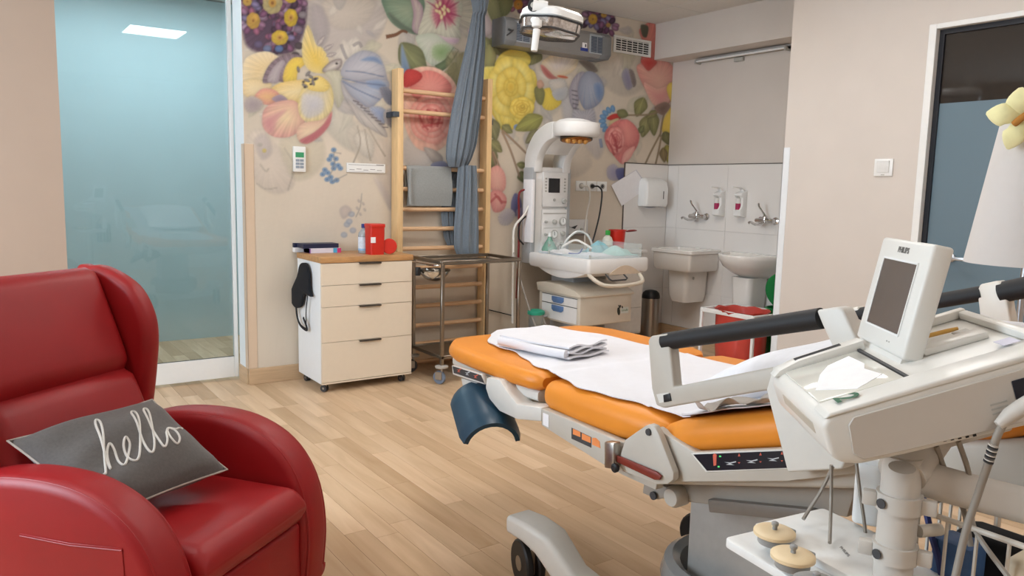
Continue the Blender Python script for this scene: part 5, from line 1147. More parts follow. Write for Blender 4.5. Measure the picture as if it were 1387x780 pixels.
# ================================================================== ceiling examination lamp
c = V3(*(CAM+ray(746, 31)*4.15))
t = thing('examination_lamp', 'white ceiling examination lamp on a jointed arm before the purifier', 'lamp', (c[0], c[1], c[2]-.1))
tn = unit(V3(.10, -.05, 1)); n_ = 40
def disc(rad, h_, sq=1.0):
    u = unit(np.cross(tn, V3(0, 1, 0))); w = np.cross(tn, u); out = []
    for k in range(n_):
        a = 2*math.pi*k/n_; q = rad*(1+.05*math.cos(6*a)); out.append(c+tn*h_+u*q*math.cos(a)+w*q*math.sin(a))
    return out
MB().loft([disc(.165, .0), disc(.172, .006), disc(.170, .035), disc(.150, .052), disc(.08, .062)]).build('shell', M_white, t)
MB().loft([disc(.166, -.002), disc(.175, -.002), disc(.175, -.010), disc(.166, -.010)]).build('gasket', M_black, t)
MB().loft([disc(.165, -.010), disc(.160, -.055), disc(.150, -.062), disc(.02, -.064)]).build('reflector_glass', mat('lamp_reflector', (206, 200, 196), .12, .85, var=.25, scale=60), t)
MB().loft([disc(.163, -.054), disc(.165, -.060), disc(.158, -.066), disc(.150, -.062)]).build('lower_ring', M_dark, t)
e = V3(*(CAM+ray(727, 40)*3.97)); e2 = V3(*(CAM+ray(723.5, 69)*3.97))
MB().lathe([(.026, 0), (.026, .03), (.018, .035)], e+V3(0, 0, .045), (0, 0, -1), 18).tube([e, e2], [.019, .017], 14).build('sterile_handle', M_white, t)
j = V3(*(CAM+ray(727, 8)*4.02)); k_ = V3(*(CAM+ray(747, 16)*4.12))
MB().cyl(j-RT*.02, j+RT*.055-UP*.01, .032, 20).tube([j+RT*.03, c+tn*.05+V3(-.03, 0, 0)], .026, 14).tube([e+V3(0, 0, .045), e+V3(.02, .06, .06)], .016, 10).build('joint', M_white, t)
MB().lathe([(.034, 0), (.034, .010), (.020, .012)], j-FW*.002-RT*.012, -FW-RT*.4, 22).build('joint_cap', M_black, t)
MB().lathe([(.016, 0), (.014, .004)], j-FW*.016-RT*.018, -FW-RT*.4, 16).build('joint_screw', M_greyp, t)
top = V3(j[0]+.42, j[1]+.10, HC-.10)
MB().tube([j, top], .020, 12).tube([top, (top[0], top[1], HC)], .024, 12).lathe([(.10, 0), (.10, .02), (.05, .05), (.026, .07)], (top[0], top[1], HC), (0, 0, -1), 26).build('arm', M_white, t)
# ================================================================== red armchair with cushion
rz = -.918
CH = thing('armchair', 'red leatherette wing armchair with rounded arms', 'armchair', (.394, 2.499, 0), rz)
ID = Matrix.Identity(4)
def ch(mb, name, M=M_red, **k): return mb.build(name, M, CH, xf=ID, **k)
arm_prof = spline([np.array(p) for p in ((-.34, .10), (-.345, .35), (-.33, .555), (-.20, .625), (-.02, .652), (.16, .640), (.30, .575), (.385, .46), (.418, .30), (.405, .10))], 5)
def rounded_slab(prof, y0, y1, r, n=3):
    """profile in local XZ extruded along Y with rounded rims"""
    P_ = np.array(prof); c = P_.mean(0); rings = []
    d = np.roll(P_, -1, 0)-np.roll(P_, 1, 0); d /= np.maximum(np.linalg.norm(d, axis=1, keepdims=True), 1e-9); nn = np.stack([d[:, 1], -d[:, 0]], 1)
    if ((P_-c)*nn).sum() < 0: nn = -nn
    for s_, yy in ((-1, y0), (1, y1)):
        seq = [(r*(1-math.sin(math.pi/2*k/n)), r*(1-math.cos(math.pi/2*k/n))) for k in range(n+1)] if s_ == -1 else [(r*(1-math.cos(math.pi/2*k/n)), r*(1-math.sin(math.pi/2*k/n))) for k in range(n+1)]
        for yo, ins in (seq if s_ == -1 else seq):
            rings.append((yy+yo, ins) if s_ == -1 else (yy-yo, ins))
    R_ = []
    lo = [(y0+r*(1-math.cos(math.pi/2*k/n)), r*(1-math.sin(math.pi/2*k/n))) for k in range(n+1)]
    hi = [(y1-r*(1-math.sin(math.pi/2*k/n)) if False else y1-r*(1-math.cos(math.pi/2*(n-k)/n)), r*(1-math.sin(math.pi/2*(n-k)/n))) for k in range(n+1)]
    for yy, ins in lo+hi: R_.append([(p[0]-q[0]*ins, yy, p[1]-q[1]*ins) for p, q in zip(P_, nn)])
    return MB().loft(R_)
for s_ in (-1, 1):
    a, b_ = (.237, .369) if s_ > 0 else (-.392, -.260)
    ar = ch(rounded_slab(arm_prof, a, b_, .035, 4), 'arm')
    top = [p for p in arm_prof]
    for yy in (a+.016, b_-.016):
        MB().tube([(p[0]*.985, yy, p[1]*.985-.001) for p in arm_prof if p[1] > .12], .0045, 6).build('seam', M_red, ar, xf=ID)
# seat
def cush(x0, x1, y0, y1, z0, z1, dome=.018, r=.045, n=7):
    rings = []
    R0 = .058
    xs_ = [x0+R0*(1-math.cos(math.pi/2*k/5)) for k in range(5)]+list(np.linspace(x0+R0, x1-R0, 8))+[x1-R0*(1-math.sin(math.pi/2*k/6)) for k in range(1, 7)]
    for x in xs_:
        u = (x-x0)/(x1-x0); q = min(1, (x-x0)/R0, (x1-x)/R0); e = math.sqrt(max(0, 1-(1-q)**2))
        zc = (z0+z1)/2; hz = max(.006, (z1-z0)/2-R0*(1-e))
        ring = []
        for p in rrect(y0+.004*(1-e)*4, y1-.004*(1-e)*4, zc-hz, zc+hz, min(r, hz*.95), n):
            dz = dome*(1-((p[0]-(y0+y1)/2)/((y1-y0)/2))**2)*math.sin(math.pi*u)*(1 if p[1] > zc else 0)
            ring.append((x, p[0], p[1]+dz))
        rings.append(ring)
    return MB().loft(rings)
ch(cush(-.20, .425, -.258, .235, .335, .460, .016), 'seat_cushion')
ch(MB().box(-.25, .395, -.259, .236, .10, .335, .015, 3), 'front_panel')
# backrest: two padded fields
lean = unit((-.29, 0, .69)); 
def backfield(s0, s1, th, y0, y1, top=False, n=14):
    o = V3(-.115, 0, .43); nrm = V3(.69, 0, .29)/math.hypot(.69, .29); rings = []
    for k in range(n+1):
        u = k/n; s_ = s0+(s1-s0)*u; e = math.sqrt(max(0, 1-(1-min(1, min(u, 1-u)*7))**2)); e = .35+.65*e
        c = o+lean*s_; ring = []
        for p in rrect(y0, y1, -th, 0, .045, 6):
            yy, d = p; dome = .030*(1-(2*(yy-(y0+y1)/2)/(y1-y0))**2)*math.sin(math.pi*u) if d > -th/2 else 0
            dd = d*e+dome if d > -th/2 else d
            if d > -th/2: dd = -(1-e)*.05+d+dome
            ring.append(c+nrm*dd+V3(0, yy, 0))
        rings.append(ring)
    return MB().loft(rings)
ch(backfield(-.02, .395, .13, -.285, .262), 'lower_backrest')
ch(backfield(.390, .762, .14, -.285, .262), 'headrest')
ch(MB().obox(V3(-.115, 0, .43)+lean*.30-V3(.67, 0, .32)/.7425*.125, (.03, .26, .42), (V3(.67, 0, .32)/.7425, Y1, lean), .02, 3), 'back_shell')
wing = spline([np.array(p) for p in ((-.53, 1.07), (-.475, 1.118), (-.40, 1.112), (-.295, 1.06), (-.238, .975), (-.222, .88), (-.238, .74), (-.262, .60), (-.27, .50), (-.35, .46), (-.43, .62))], 5, True)
for s_ in (-1, 1):
    a, b_ = (.262, .340) if s_ > 0 else (-.363, -.285)
    w_ = ch(rounded_slab(wing, a, b_, .030, 4), 'wing')
inv_ = ROOT[CH.name].inverted(); lc = np.array(inv_ @ Vector(CAM))
def on_side(px, py, yl):
    d = np.array(inv_.to_3x3() @ Vector(ray(px, py))); q = lc+d*((yl-lc[1])/d[1]); return q[0], q[2]
pk = [on_side(*p, -.392) for p in ((28, 722), (95, 735), (166, 742))]; pk = pk+[(pk[2][0]+.01, pk[2][1]-.2), (pk[0][0]-.01, pk[0][1]-.2)]
po = ch(MB().prism(pk, (0, -.3915, 0), X1, Z1, -Y1*.003, .0012, 1), 'side_pocket')
MB().tube([(p[0], -.3945, p[1]-.006) for p in pk[:3]], .002, 6).build('stitching', M_red, po, xf=ID)
for x in (-.28, .33):
    for y in (-.29, .29): ch(MB().cyl((x, y, 0), (x, y, .115), .024, 14, .032), 'foot', M_black)
# cushion with script lettering
A_, B_, C_ = V3(.062, 2.535, .685), V3(.458, 2.722, .705), V3(.632, 2.471, .545); A_ = wz(10, 597, .70); B_ = wz(206, 541, .715); C_ = wz(308, 636, .53)
D_ = A_+(C_-B_)+V3(.02, 0, .01); NP = unit(np.cross(C_-D_, A_-D_)); NP = NP if NP[2] > 0 else -NP
def pil(u, v, side=1, off=0.0):
    p = (D_*(1-u)+C_*u)*(1-v)+(A_*(1-u)+B_*u)*v
    e = max(0, (1-abs(2*u-1)**3.0)*(1-abs(2*v-1)**3.0))**.55
    cen = (A_+B_+C_+D_)/4; pinch = .045*((1-abs(2*u-1)**2)*(abs(2*v-1)**6)+(1-abs(2*v-1)**2)*(abs(2*u-1)**6))
    p = p+(cen-p)*pinch*1.2
    wr_ = .004*math.sin(9*u+5*v)*e+.003*math.sin(17*v-6*u)*e
    return p+NP*(side*(.066*e+wr_*1.6)+off)
M_cush = mat('charcoal_linen', (92, 88, 86), .95, var=.10, scale=120, bump=.25, bscale=600, sheen=.2)
t = thing('hello_cushion', 'dark grey linen cushion with white script lettering on the armchair', 'cushion', (.33, 2.5, .5))
MB().grid(lambda u, v: pil(u, v, 1), 30, 22).grid(lambda u, v: pil(u, v, -1), 30, 22).build('cover', M_cush, t, angle=80)
ring = [pil(u/20, 0) for u in range(20)]+[pil(1, v/14) for v in range(14)]+[pil(1-u/20, 1) for u in range(20)]+[pil(0, 1-v/14) for v in range(14)]
M_ink = mat('chalk_white_ink', (206, 202, 196), .9)
MB().tube(ring, .0032, 6, closed=True).build('frayed_edge', mat('pale_fringe', (176, 168, 160), .95), t)
st = [(-.03, -.05), (0, .0), (.06, .5), (.10, .92), (.075, 1.02), (.05, .85), (.045, .35), (.045, 0), (.065, .3), (.105, .44), (.135, .32), (.14, .07), (.175, -.02), (.235, .12), (.285, .32), (.262, .45), (.225, .32), (.23, .08), (.285, -.03), (.345, .1), (.425, .55), (.465, .93), (.445, 1.02), (.412, .85), (.408, .22), (.435, 0), (.485, .08), (.56, .55), (.60, .93), (.58, 1.02), (.548, .85), (.545, .22), (.57, 0), (.62, .08), (.665, .30), (.73, .42), (.69, .36), (.67, .14), (.71, -.02), (.765, .08), (.775, .30), (.735, .42), (.80, .36), (.86, .40), (.90, .37)]
pth = spline([np.array(p) for p in st], 7)
MB().tube([pil(.20+.72*p[0]+.17*p[1], .30+.50*p[1], 1, .0008) for p in pth], .0036, 6).build('lettering', M_ink, t)
# ================================================================== delivery bed
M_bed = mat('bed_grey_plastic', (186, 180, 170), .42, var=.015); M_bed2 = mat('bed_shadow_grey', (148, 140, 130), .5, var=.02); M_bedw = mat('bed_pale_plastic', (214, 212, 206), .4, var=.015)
M_teal2 = mat('petrol_pad', (30, 62, 82), .35, var=.03, bump=.04)
BX0, BX1 = 1.505, 2.395; BXC = 1.95
BED = thing('delivery_bed', 'orange padded delivery bed with grey frame and hinged sections', 'bed', (BXC, 1.6, 0))
def secs(rows, r=.03, n=5): return MB().loft([[(p[0], y, p[1]) for p in rrect(BXC-hw, BXC+hw, zb, zt, min(r, (zt-zb)*.49), n)] for y, hw, zb, zt in rows])
# foot mattress
MBF = secs([(2.765, .16, .752, .775), (2.755, .23, .742, .787), (2.735, .30, .737, .795), (2.70, .355, .735, .800), (2.64, .400, .735, .802), (2.56, .425, .735, .803), (2.40, .435, .735, .803), (2.18, .437, .737, .803), (2.08, .432, .739, .803), (2.035, .42, .742, .800), (2.015, .40, .752, .788)], .034)
MBF.build('foot_mattress', M_orange, BED)
secs([(1.985, .39, .715, .775), (1.97, .425, .700, .790), (1.93, .44, .695, .798), (1.80, .446, .694, .802), (1.60, .446, .698, .804), (1.50, .444, .712, .804), (1.45, .438, .74, .800), (1.425, .42, .76, .79)], .042).build('seat_mattress', M_orange, BED)
rows = []
for y in (1.435, 1.42, 1.38, 1.30, 1.15, 1.0, .85, .70, .60, .53, .50):
    zb = .748+.335*(1.30-y); e = 1 if .56 < y < 1.40 else (.75 if .52 < y < 1.425 else .4)
    rows.append((y, .445*(.94+.06*e), zb+.045*(1-e), zb+.095-.03*(1-e)))
secs(rows, .042).build('back_mattress', M_orange, BED)
def bp(pts, X, th, name, M, parent=BED, bev=.004, seg=2, sm=0):
    q = [wx(x, y, X)[1:] for x, y in pts]
    if sm: q = [tuple(p) for p in spline([np.array(p) for p in q], sm, True)]
    return MB().prism(q, (X, 0, 0), Y1, Z1, X1*th, bev, seg).build(name, M, parent)
# shells under the mattress
secs([(2.72, .31, .715, .738), (2.66, .37, .700, .738), (2.50, .41, .697, .738), (2.20, .41, .697, .738), (2.04, .40, .700, .738)], .012).build('foot_shell', M_bedw, BED)
secs([(1.97, .41, .66, .70), (1.80, .43, .65, .70), (1.46, .43, .62, .70)], .015).build('seat_shell', M_bed, BED)
rows = [(y, .43, .66+.32*(1.30-y), .752+.335*(1.30-y)) for y in (1.42, 1.2, .9, .55)]
secs(rows, .015).build('back_shell', M_bed, BED)
fs = bp([(611.5, 494.5), (652, 507), (656, 521), (613, 507.5)], 1.503, .02, 'foot_control_strip', M_bedw)
cs = bp([(613, 496), (651, 508), (655, 518.5), (614.5, 505)], 1.5015, .003, 'key_panel', M_dark, fs, 0)
def icons(px0, py0, px1, py1, n, X, parent, colors, s=4.5):
    for k in range(n):
        u = (k+.5)/n; x, y = px0+(px1-px0)*u, py0+(py1-py0)*u
        c = colors[k % len(colors)]
        bp([(x-s, y-.8), (x-1, y-.3), (x+s*.9, y-2.2), (x+s*.9, y-.6), (x-.5, y+1.2), (x+s*.6, y+3.2), (x-s*.8, y+2.6), (x-s*.2, y+1)], X, .001, 'icon', c, parent, 0)
M_ico1 = mat('icon_red', (206, 96, 76), .5); M_ico2 = mat('icon_grey', (190, 194, 198), .5); M_ico3 = mat('icon_orange', (230, 140, 80), .5)
icons(616, 499, 650, 511, 3, 1.5006, fs, [M_ico1, M_ico2, M_ico1], 3.2)
# swing arm between foot section and seat
bp([(659, 511), (676, 514), (686, 530), (700, 547), (733, 552), (733, 571), (700, 568), (676, 557), (662, 540), (657, 525)], 1.492, .07, 'swing_arm', M_bedw, bev=.006)
secs([(2.17, .34, .655, .735), (2.09, .33, .600, .735), (1.99, .32, .600, .72), (1.95, .31, .63, .71)], .02).build('joint_housing', M_bedw, BED)
# calf pad below the foot end
def pad(u, v, side):
    y = 2.50-.30*u; 
    return y
cp = []
for k in range(7):
    u = k/6; c = V3(*(wx(612, 512, 1.43)*(1-u)+wx(646, 572, 1.43)*u)); cp.append(c)
P0_, P1_ = wx(616, 508, 1.46), wx(634, 560, 1.40)
ax = unit(V3(-.10, -.20, -.38)); 
LA, LB = wx(618, 512, 1.50), wx(650, 566, 1.38)
def padring(c, r0, r1, a0, a1, e1, e2, n=12):
    o = [c+e1*r1*math.cos(a)+e2*r1*math.sin(a) for a in np.linspace(a0, a1, n)]; i = [c+e1*r0*math.cos(a)+e2*r0*math.sin(a) for a in np.linspace(a1, a0, n)]
    return o+i
# trough-shaped calf support, axis along the leg direction, hollow side down
c0 = wx(628, 522, 1.50); c1 = wx(650, 575, 1.40)
c0 = V3(1.555, 2.43, .600); c1 = V3(1.465, 2.19, .512)
axp = unit(c1-c0); e1 = unit(np.cross(axp, V3(0, 0, 1))); e2 = np.cross(e1, axp)
if e2[2] < 0: e2 = -e2
R_ = [padring(c0*(1-u)+c1*u, .088-.012*(1 if k in (0, 8) else 0)*0, .114-(.010 if k in (0, 8) else 0), math.radians(12), math.radians(168), e1, e2) for k, u in enumerate(np.linspace(0, 1, 9))]
pd = MB().loft(R_).build('calf_support', M_teal2, BED)
bp([(624, 512), (645, 518), (652, 540), (646, 548), (636, 545), (628, 530)], 1.515, .03, 'support_bracket', M_bedw, pd, .004)
bp([(632, 521), (637, 523), (638, 533), (632, 529)], 1.512, .003, 'bracket_label', M_dark, pd, 0)
MB().lathe([(.024, 0), (.028, .01), (.028, .03), (.02, .036)], wx(653, 545, 1.53), (-1, 0, -.2), 16).build('locking_knob', M_black, pd)
# near-side seat panel, hinge and clamp
sp_ = bp([(733, 553), (790, 577), (836, 596.5), (850, 600), (892, 640), (888, 664), (846, 645), (818, 630), (733, 576)], 1.484, .03, 'seat_side_panel', M_bed)
bp([(735.5, 559), (743, 562), (743, 579), (735.5, 575)], 1.4825, .002, 'rating_label', M_paper, sp_, 0)
for q, m_ in (([(774, 579), (801, 592), (801, 606.5), (774, 594)], M_dark), ([(776, 580.5), (786, 585), (786, 592), (776, 588)], M_ico3), ([(788, 586.5), (800, 592), (800, 600), (788, 595)], M_ico3), ([(802, 593), (807, 593), (812, 598), (813, 607), (802, 602)], M_ico3)): bp(q, 1.4835-.0006*(m_ is M_ico3), .001, 'instruction_sticker', m_, sp_, 0)
hp_ = bp([(846, 596), (873, 577), (879, 574.5), (886, 577), (892, 588), (912, 640), (912, 650), (904, 656), (889, 656), (842, 638), (838, 622)], 1.462, .022, 'hinge_plate', M_bed, bev=.004)
c = wx(879, 585, 1.462); MB().lathe([(.010, 0), (.009, .005)], c, (-1, 0, 0), 14).build('hinge_bolt', M_dark, hp_)
bp([(818, 598), (831, 600), (831, 636), (818, 634)], 1.440, .03, 'accessory_clamp', M_steel, hp_, .005)
bp([(831, 615), (888, 639), (895, 645), (893, 650), (886, 650), (831, 624)], 1.452, .008, 'brown_rail', mat('red_brown_rail', (120, 46, 34), .4), hp_, .002)
c = wx(836, 633, 1.448); MB().lathe([(.010, 0), (.013, .004), (.013, .012), (.008, .016)], c, (-1, 0, 0), 14).build('clamp_knob', M_black, hp_)
# back section side frame with control panel
bf = bp([(888, 579), (905, 590), (940, 612.5), (1061, 607), (1170, 588), (1172, 640), (1066, 652), (914, 653), (898, 610)], 1.490, .03, 'back_side_frame', M_bed)
cpn = bp([(935, 614), (1064, 608.5), (1067, 635.5), (956, 640)], 1.4885, .004, 'panel_bezel', M_bedw, bf, .0015, 1)
bp([(939, 615.5), (1063, 610.5), (1065.5, 633.5), (957.5, 637.5)], 1.487, .003, 'control_panel', mat('black_keypad', (22, 24, 34), .3), bf, 0)
icons(975, 628, 1062, 620, 3, 1.4862, bf, [M_ico2], 8)
for x, y in ((968, 622),): bp([(x-2.5, y-6), (x, y-8), (x+2.5, y-6), (x+2, y+8), (x-1.5, y+9)], 1.4862, .001, 'icon', M_ico1, bf, 0)
for x, y in ((975, 618), (973, 632)): bp([(x-1, y-1), (x+1.5, y-1), (x+1.5, y+1), (x-1, y+1)], 1.4862, .001, 'indicator', mat('green_led', (80, 200, 110), .4, emit=.6), bf, 0)
for k in range(3):
    x, y = 1001+29*k, 620-1.3*k
    for dy in (-1, 1): bp([(x-1.5, y+2+dy*4), (x, y+dy*7+1), (x+1.5, y+2+dy*4)], 1.4862, .001, 'icon', M_ico1, bf, 0)
bp([(1141, 620), (1187, 611), (1188, 622), (1142, 631)], 1.4855, .003, 'control_panel', M_black, bf, 0)
# side rails
def rail(pts, M, X, th, par, name, bev=.006): return bp(pts, X, th, name, M, par, bev, 3)
t = BED
rl = rail([(877, 461), (881, 455), (904, 451.5), (907, 470), (912, 524), (1046, 497), (1062, 498), (1062, 527), (1030, 530), (917, 549.5), (898, 553), (888, 549), (882, 526)], M_bed, 1.432, .036, t, 'side_rail')
rail([(1037, 528), (1046, 496), (1165, 468), (1178, 560), (1140, 636), (1066, 640)], M_bedw, 1.430, .05, rl, 'rail_bracket')
rail([(1105, 420), (1134, 415.5), (1142, 419), (1157, 452), (1178, 505), (1142, 505), (1123, 461), (1113, 440)], M_bedw, 1.428, .042, rl, 'rail_end')
g0, g1 = wx(901, 462.5, 1.449), wx(1113, 431, 1.449)
MB().tube([g0, g1], .0225, 20).build('grip', mat('black_rubber_grip', (26, 26, 28), .6), rl)
bp([(889, 534), (905, 531.5), (908, 543), (893, 546)], 1.4305, .003, 'latch_recess', M_bedw, rl, 0)
bp([(898, 535), (907, 532.5), (909, 543), (899, 545)], 1.4295, .003, 'latch_button', M_black, rl, .001)
# far rail
XF = 2.462
fr_ = rail([(1323, 394), (1327, 385), (1351, 380), (1361, 387), (1366, 420), (1372, 450), (1330, 455)], M_ivory, XF-.02, .05, t, 'side_rail')
MB().tube([wx(1150, 428.5, XF), wx(1332, 397, XF)], .0235, 18).build('grip', MATS['black_rubber_grip'], fr_)
MB().tube([wx(1356, 396, XF), wx(1420, 383, XF)], .031, 18).build('grip', MATS['black_rubber_grip'], fr_)
rail([(1141, 420), (1162, 415), (1166, 440), (1160, 470), (1140, 470)], M_ivory, XF-.018, .04, fr_, 'rail_end')
rail([(1325, 440), (1372, 438), (1400, 470), (1400, 520), (1180, 540), (1140, 470), (1160, 460), (1200, 505), (1330, 480)], M_ivory, XF-.016, .034, fr_, 'rail_bracket')
# understructure
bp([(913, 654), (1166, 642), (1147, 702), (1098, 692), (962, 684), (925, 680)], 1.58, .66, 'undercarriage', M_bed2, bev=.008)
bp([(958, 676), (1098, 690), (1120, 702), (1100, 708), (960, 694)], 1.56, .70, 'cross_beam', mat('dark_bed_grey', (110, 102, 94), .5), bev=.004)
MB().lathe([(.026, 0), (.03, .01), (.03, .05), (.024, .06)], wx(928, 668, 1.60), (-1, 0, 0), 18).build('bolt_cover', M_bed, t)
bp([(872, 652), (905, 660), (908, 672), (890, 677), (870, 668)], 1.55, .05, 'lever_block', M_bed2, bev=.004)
c = wx(886, 671, 1.545); MB().lathe([(.012, 0), (.012, .006)], c, (-1, 0, 0), 14).build('bolt', M_dark, t)
MB().box(1.80, 2.10, 1.24, 1.57, .06, .62, .015, 3).build('lifting_column', mat('column_grey', (170, 168, 164), .4, .2), BED)
MB().lathe([(.20, .07), (.25, .13), (.262, .19), (.25, .235), (.225, .25), (.20, .235), (.16, .13)], (1.95, 1.46, .02), n=40, cap=False).build('splash_guard', mat('smoky_guard', (150, 152, 152), .15, trans=.25, var=.02), BED)
# chassis
def beam(name, pts, M=M_bedw, par=BED):
    """pts: centre, half width, half height"""
    rings = []
    for i, (c, hw, hh) in enumerate(pts):
        c = V3(*c); d = unit(V3(*pts[min(i+1, len(pts)-1)][0])-V3(*pts[max(i-1, 0)][0])); s_ = unit(np.cross(d, Z1)); u_ = np.cross(s_, d)
        rings.append([c+s_*p[0]+u_*p[1] for p in rrect(-hw, hw, -hh, hh, min(hw, hh)*.5, 4)])
    return MB().loft(rings).build(name, M, par)
for sx in (-1, 1):
    def mx(x): return BXC+(x-BXC)*(-sx)
    dy = 0 if sx < 0 else -.17
    lg = beam('chassis_leg', [((mx(1.565), 2.165+dy, .228), .035, .020), ((mx(1.565), 2.150+dy, .230), .056, .032), ((mx(1.568), 2.06+dy, .234), .060, .036), ((mx(1.58), 1.985+dy, .215), .060, .046), ((mx(1.61), 1.89+dy, .115), .055, .046), ((mx(1.66), 1.79+dy, .075), .055, .036), ((mx(1.90), 1.50+dy*.5, .065), .09, .035)])
    castor(BED, mx(1.575), 2.085+dy, .20, .085, M_black, .25*sx, .030)
    beam('chassis_leg', [((mx(1.60), .62, .19), .05, .03), ((mx(1.61), .76, .19), .055, .035), ((mx(1.68), .95, .10), .055, .035), ((mx(1.86), 1.35, .065), .08, .035)])
    castor(BED, mx(1.61), .70, .17, .065, M_black, .4, .028)
MB().box(1.72, 2.18, 1.15, 1.70, .035, .105, .03, 3).build('chassis_plate', M_bedw, BED)
# ---- linen on the bed
def lerp(y, ys, vs): return float(np.interp(y, ys, vs))
NY = [1.42, 1.464, 1.522, 1.605, 1.73, 1.81, 1.911, 1.99, 2.108, 2.25, 2.348, 2.52, 2.66, 2.745]
NX = [1.560, 1.558, 1.552, 1.545, 1.540, 1.535, 1.54, 1.57, 1.60, 1.63, 1.645, 1.67, 1.75, 1.87]
FY = [1.42, 1.7, 1.918, 2.036, 2.241, 2.463, 2.626, 2.745]; FX = [2.24, 2.22, 2.20, 2.215, 2.20, 2.17, 2.13, 2.08]
def ztop(y):
    if y > 2.0: return .8035
    if y > 1.43: return .8045
    return .748+.335*(1.30-y)+.095
def dsheet(y0, y1, off, xn, xf_, ph=0):
    def f(u, v):
        y = y0+(y1-y0)*v; a, b_ = xn(y), xf_(y); x = a+(b_-a)*u
        z = ztop(y)+off+.0030*math.sin(17*y+5*x+ph)*math.sin(6*x)+.0016*math.sin(33*x-11*y)+.004*max(0, math.sin(9*(x*1.3-y)+1))**8
        x += (1-u)*.010*math.sin(17*y+ph)+(1-u)*.006*math.sin(41*y)
        if abs(y-1.43) < .09: z = max(z, .8045+off+.006)
        if 1.98 < y < 2.03: z -= .004
        return V3(x, y, z)
    return f
tag(MB().sheet(dsheet(1.36, 2.72, .0085, lambda y: lerp(y, NY, NX), lambda y: lerp(y, FY, FX)), 34, 90, .003).build('bed_sheet', M_sheet), 'white disposable bed sheet spread over foot and seat of the bed', 'sheet')
tag(MB().sheet(dsheet(.62, 1.40, .0155, lambda y: 1.56+.03*math.sin(9*y), lambda y: 2.27+.02*math.sin(11*y)), 30, 50, .003).build('back_sheet', mat('white_sheet_back', (220, 220, 226), .85, bump=.1, sheen=.2)), 'white sheet over the raised back section of the bed', 'sheet')
# crumpled plastic tissue at the rail
c = V3(1.535, 1.20, ztop(1.20)+.004)
rr_ = random.Random(4); ph = [rr_.random()*6 for _ in range(6)]
tag(MB().sheet(lambda u, v: V3(1.512+.085*v, 1.33-.30*u, ztop(1.33-.30*u)+.024+.016*abs(math.sin(7*u+ph[0]+2*v))*(1-.4*v)+.010*math.sin(19*u+9*v+ph[1])), 34, 14, .002).build('crumpled_wrap', mat('clear_film', (216, 210, 204), .25, trans=.25, var=.05)), 'crumpled clear film tucked under the near bed rail', 'film')
# pillow
PC = V3(2.02, 1.02, 0); 
def pl(u, v, s_):
    x = 1.70+.60*u; y = 1.46-.66*v; e = max(0, (1-abs(2*u-1)**3.2)*(1-abs(2*v-1)**3.2))**.5
    base = max(ztop(y), .80)+.028; return V3(x, y+.02*math.sin(3*u), base+.050+(s_*.075 if s_ > 0 else s_*.048)*e+.006*math.sin(8*u+5*v)*e)
tag(MB().grid(lambda u, v: pl(u, v, 1), 26, 26).grid(lambda u, v: pl(u, v, -1), 26, 26).build('bed_pillow', mat('pillow_white', (222, 224, 230), .9, bump=.1, sheen=.2), angle=80), 'white pillow lying on the raised back section of the bed', 'pillow')
# folded towel stack at the foot
tw = thing('folded_sheet', 'folded white sheet stacked at the foot of the bed', 'folded sheet', (1.97, 2.46, .81))
tq = [wz(676, 460, .842), wz(747, 449, .842), wz(822, 474, .825), wz(770, 487, .818)]
def fold(k, dx=0.0):
    z0 = .8195+k*.0115
    def f(u, v):
        p = (tq[0]*(1-u)+tq[1]*u)*(1-v)+(tq[3]*(1-u)+tq[2]*u)*v; q = (tq[0]+tq[1]+tq[2]+tq[3])/4
        p = q+(p-q)*(1.04-.02*k+.012*math.sin(5*k))
        lift = .006*math.sin(6*v+k)*v+.014*(v**3)*math.sin(9*u+2*k)+.010*k*(v**4)
        return V3(p[0]+.01*math.sin(3*k)*v, p[1]+.006*math.sin(2.2*k), z0+lift*(.4 if k else .2)-.004*k*v**2)
    return f
for k in range(4): MB().sheet(fold(k), 20, 24, .0065).build('fold_layer', M_sheet, tw)
MB().tube([fold(2)(0, v)+V3(-.002, 0, -.004) for v in np.linspace(0, .97, 16)], .0160, 10, flat=(1, 1)).build('rolled_edge', M_sheet, tw)
# ================================================================== monitor trolley beside the bed
PH, TH = .684, .342
O_ = V3(1.192, .864, 1.096); ew = V3(math.sin(PH), math.cos(PH), 0); eh = V3(math.cos(PH), -math.sin(PH), 0)
el = math.cos(TH)*eh+V3(0, 0, math.sin(TH)); en = np.cross(el, ew); en = en if en[2] > 0 else -en
def D(l, w, n=0.0): return O_+el*l-ew*w+en*n
AX = (el, -ew, en)
M_ctg = mat('monitor_ivory', (224, 222, 216), .32, var=.01); M_ctgs = mat('monitor_side_beige', (202, 196, 188), .45, var=.012)
CT = thing('fetal_monitor', 'ivory fetal heart monitor with a tilted flip-up screen', 'monitor', D(.17, .145, -.1))
def lbox(l0, l1, w0, w1, n0, n1, bev=.006, seg=3, mb=None): return (mb or MB()).obox(D((l0+l1)/2, (w0+w1)/2, (n0+n1)/2), ((l1-l0)/2, (w1-w0)/2, (n1-n0)/2), AX, bev, seg)
LB_ = .352
# main housing
prof = [(.010, -.076), (-.002, -.060), (-.002, -.014), (.010, -.002), (.150, .0), (LB_, .0), (LB_, -.102), (.25, -.096), (.10, -.090), (.035, -.086)]
MB().prism(prof, D(0, 0), el, en, -ew*.29, .016, 4).build('housing', M_ctg, CT)
MB().prism([(.035, -.022), (.045, -.012), (LB_-.005, -.012), (LB_-.005, -.088), (.25, -.088), (.10, -.082), (.042, -.078), (.030, -.066)], D(0, .2895), el, en, -ew*.003, .001, 1).build('side_panel', M_ctgs, CT)
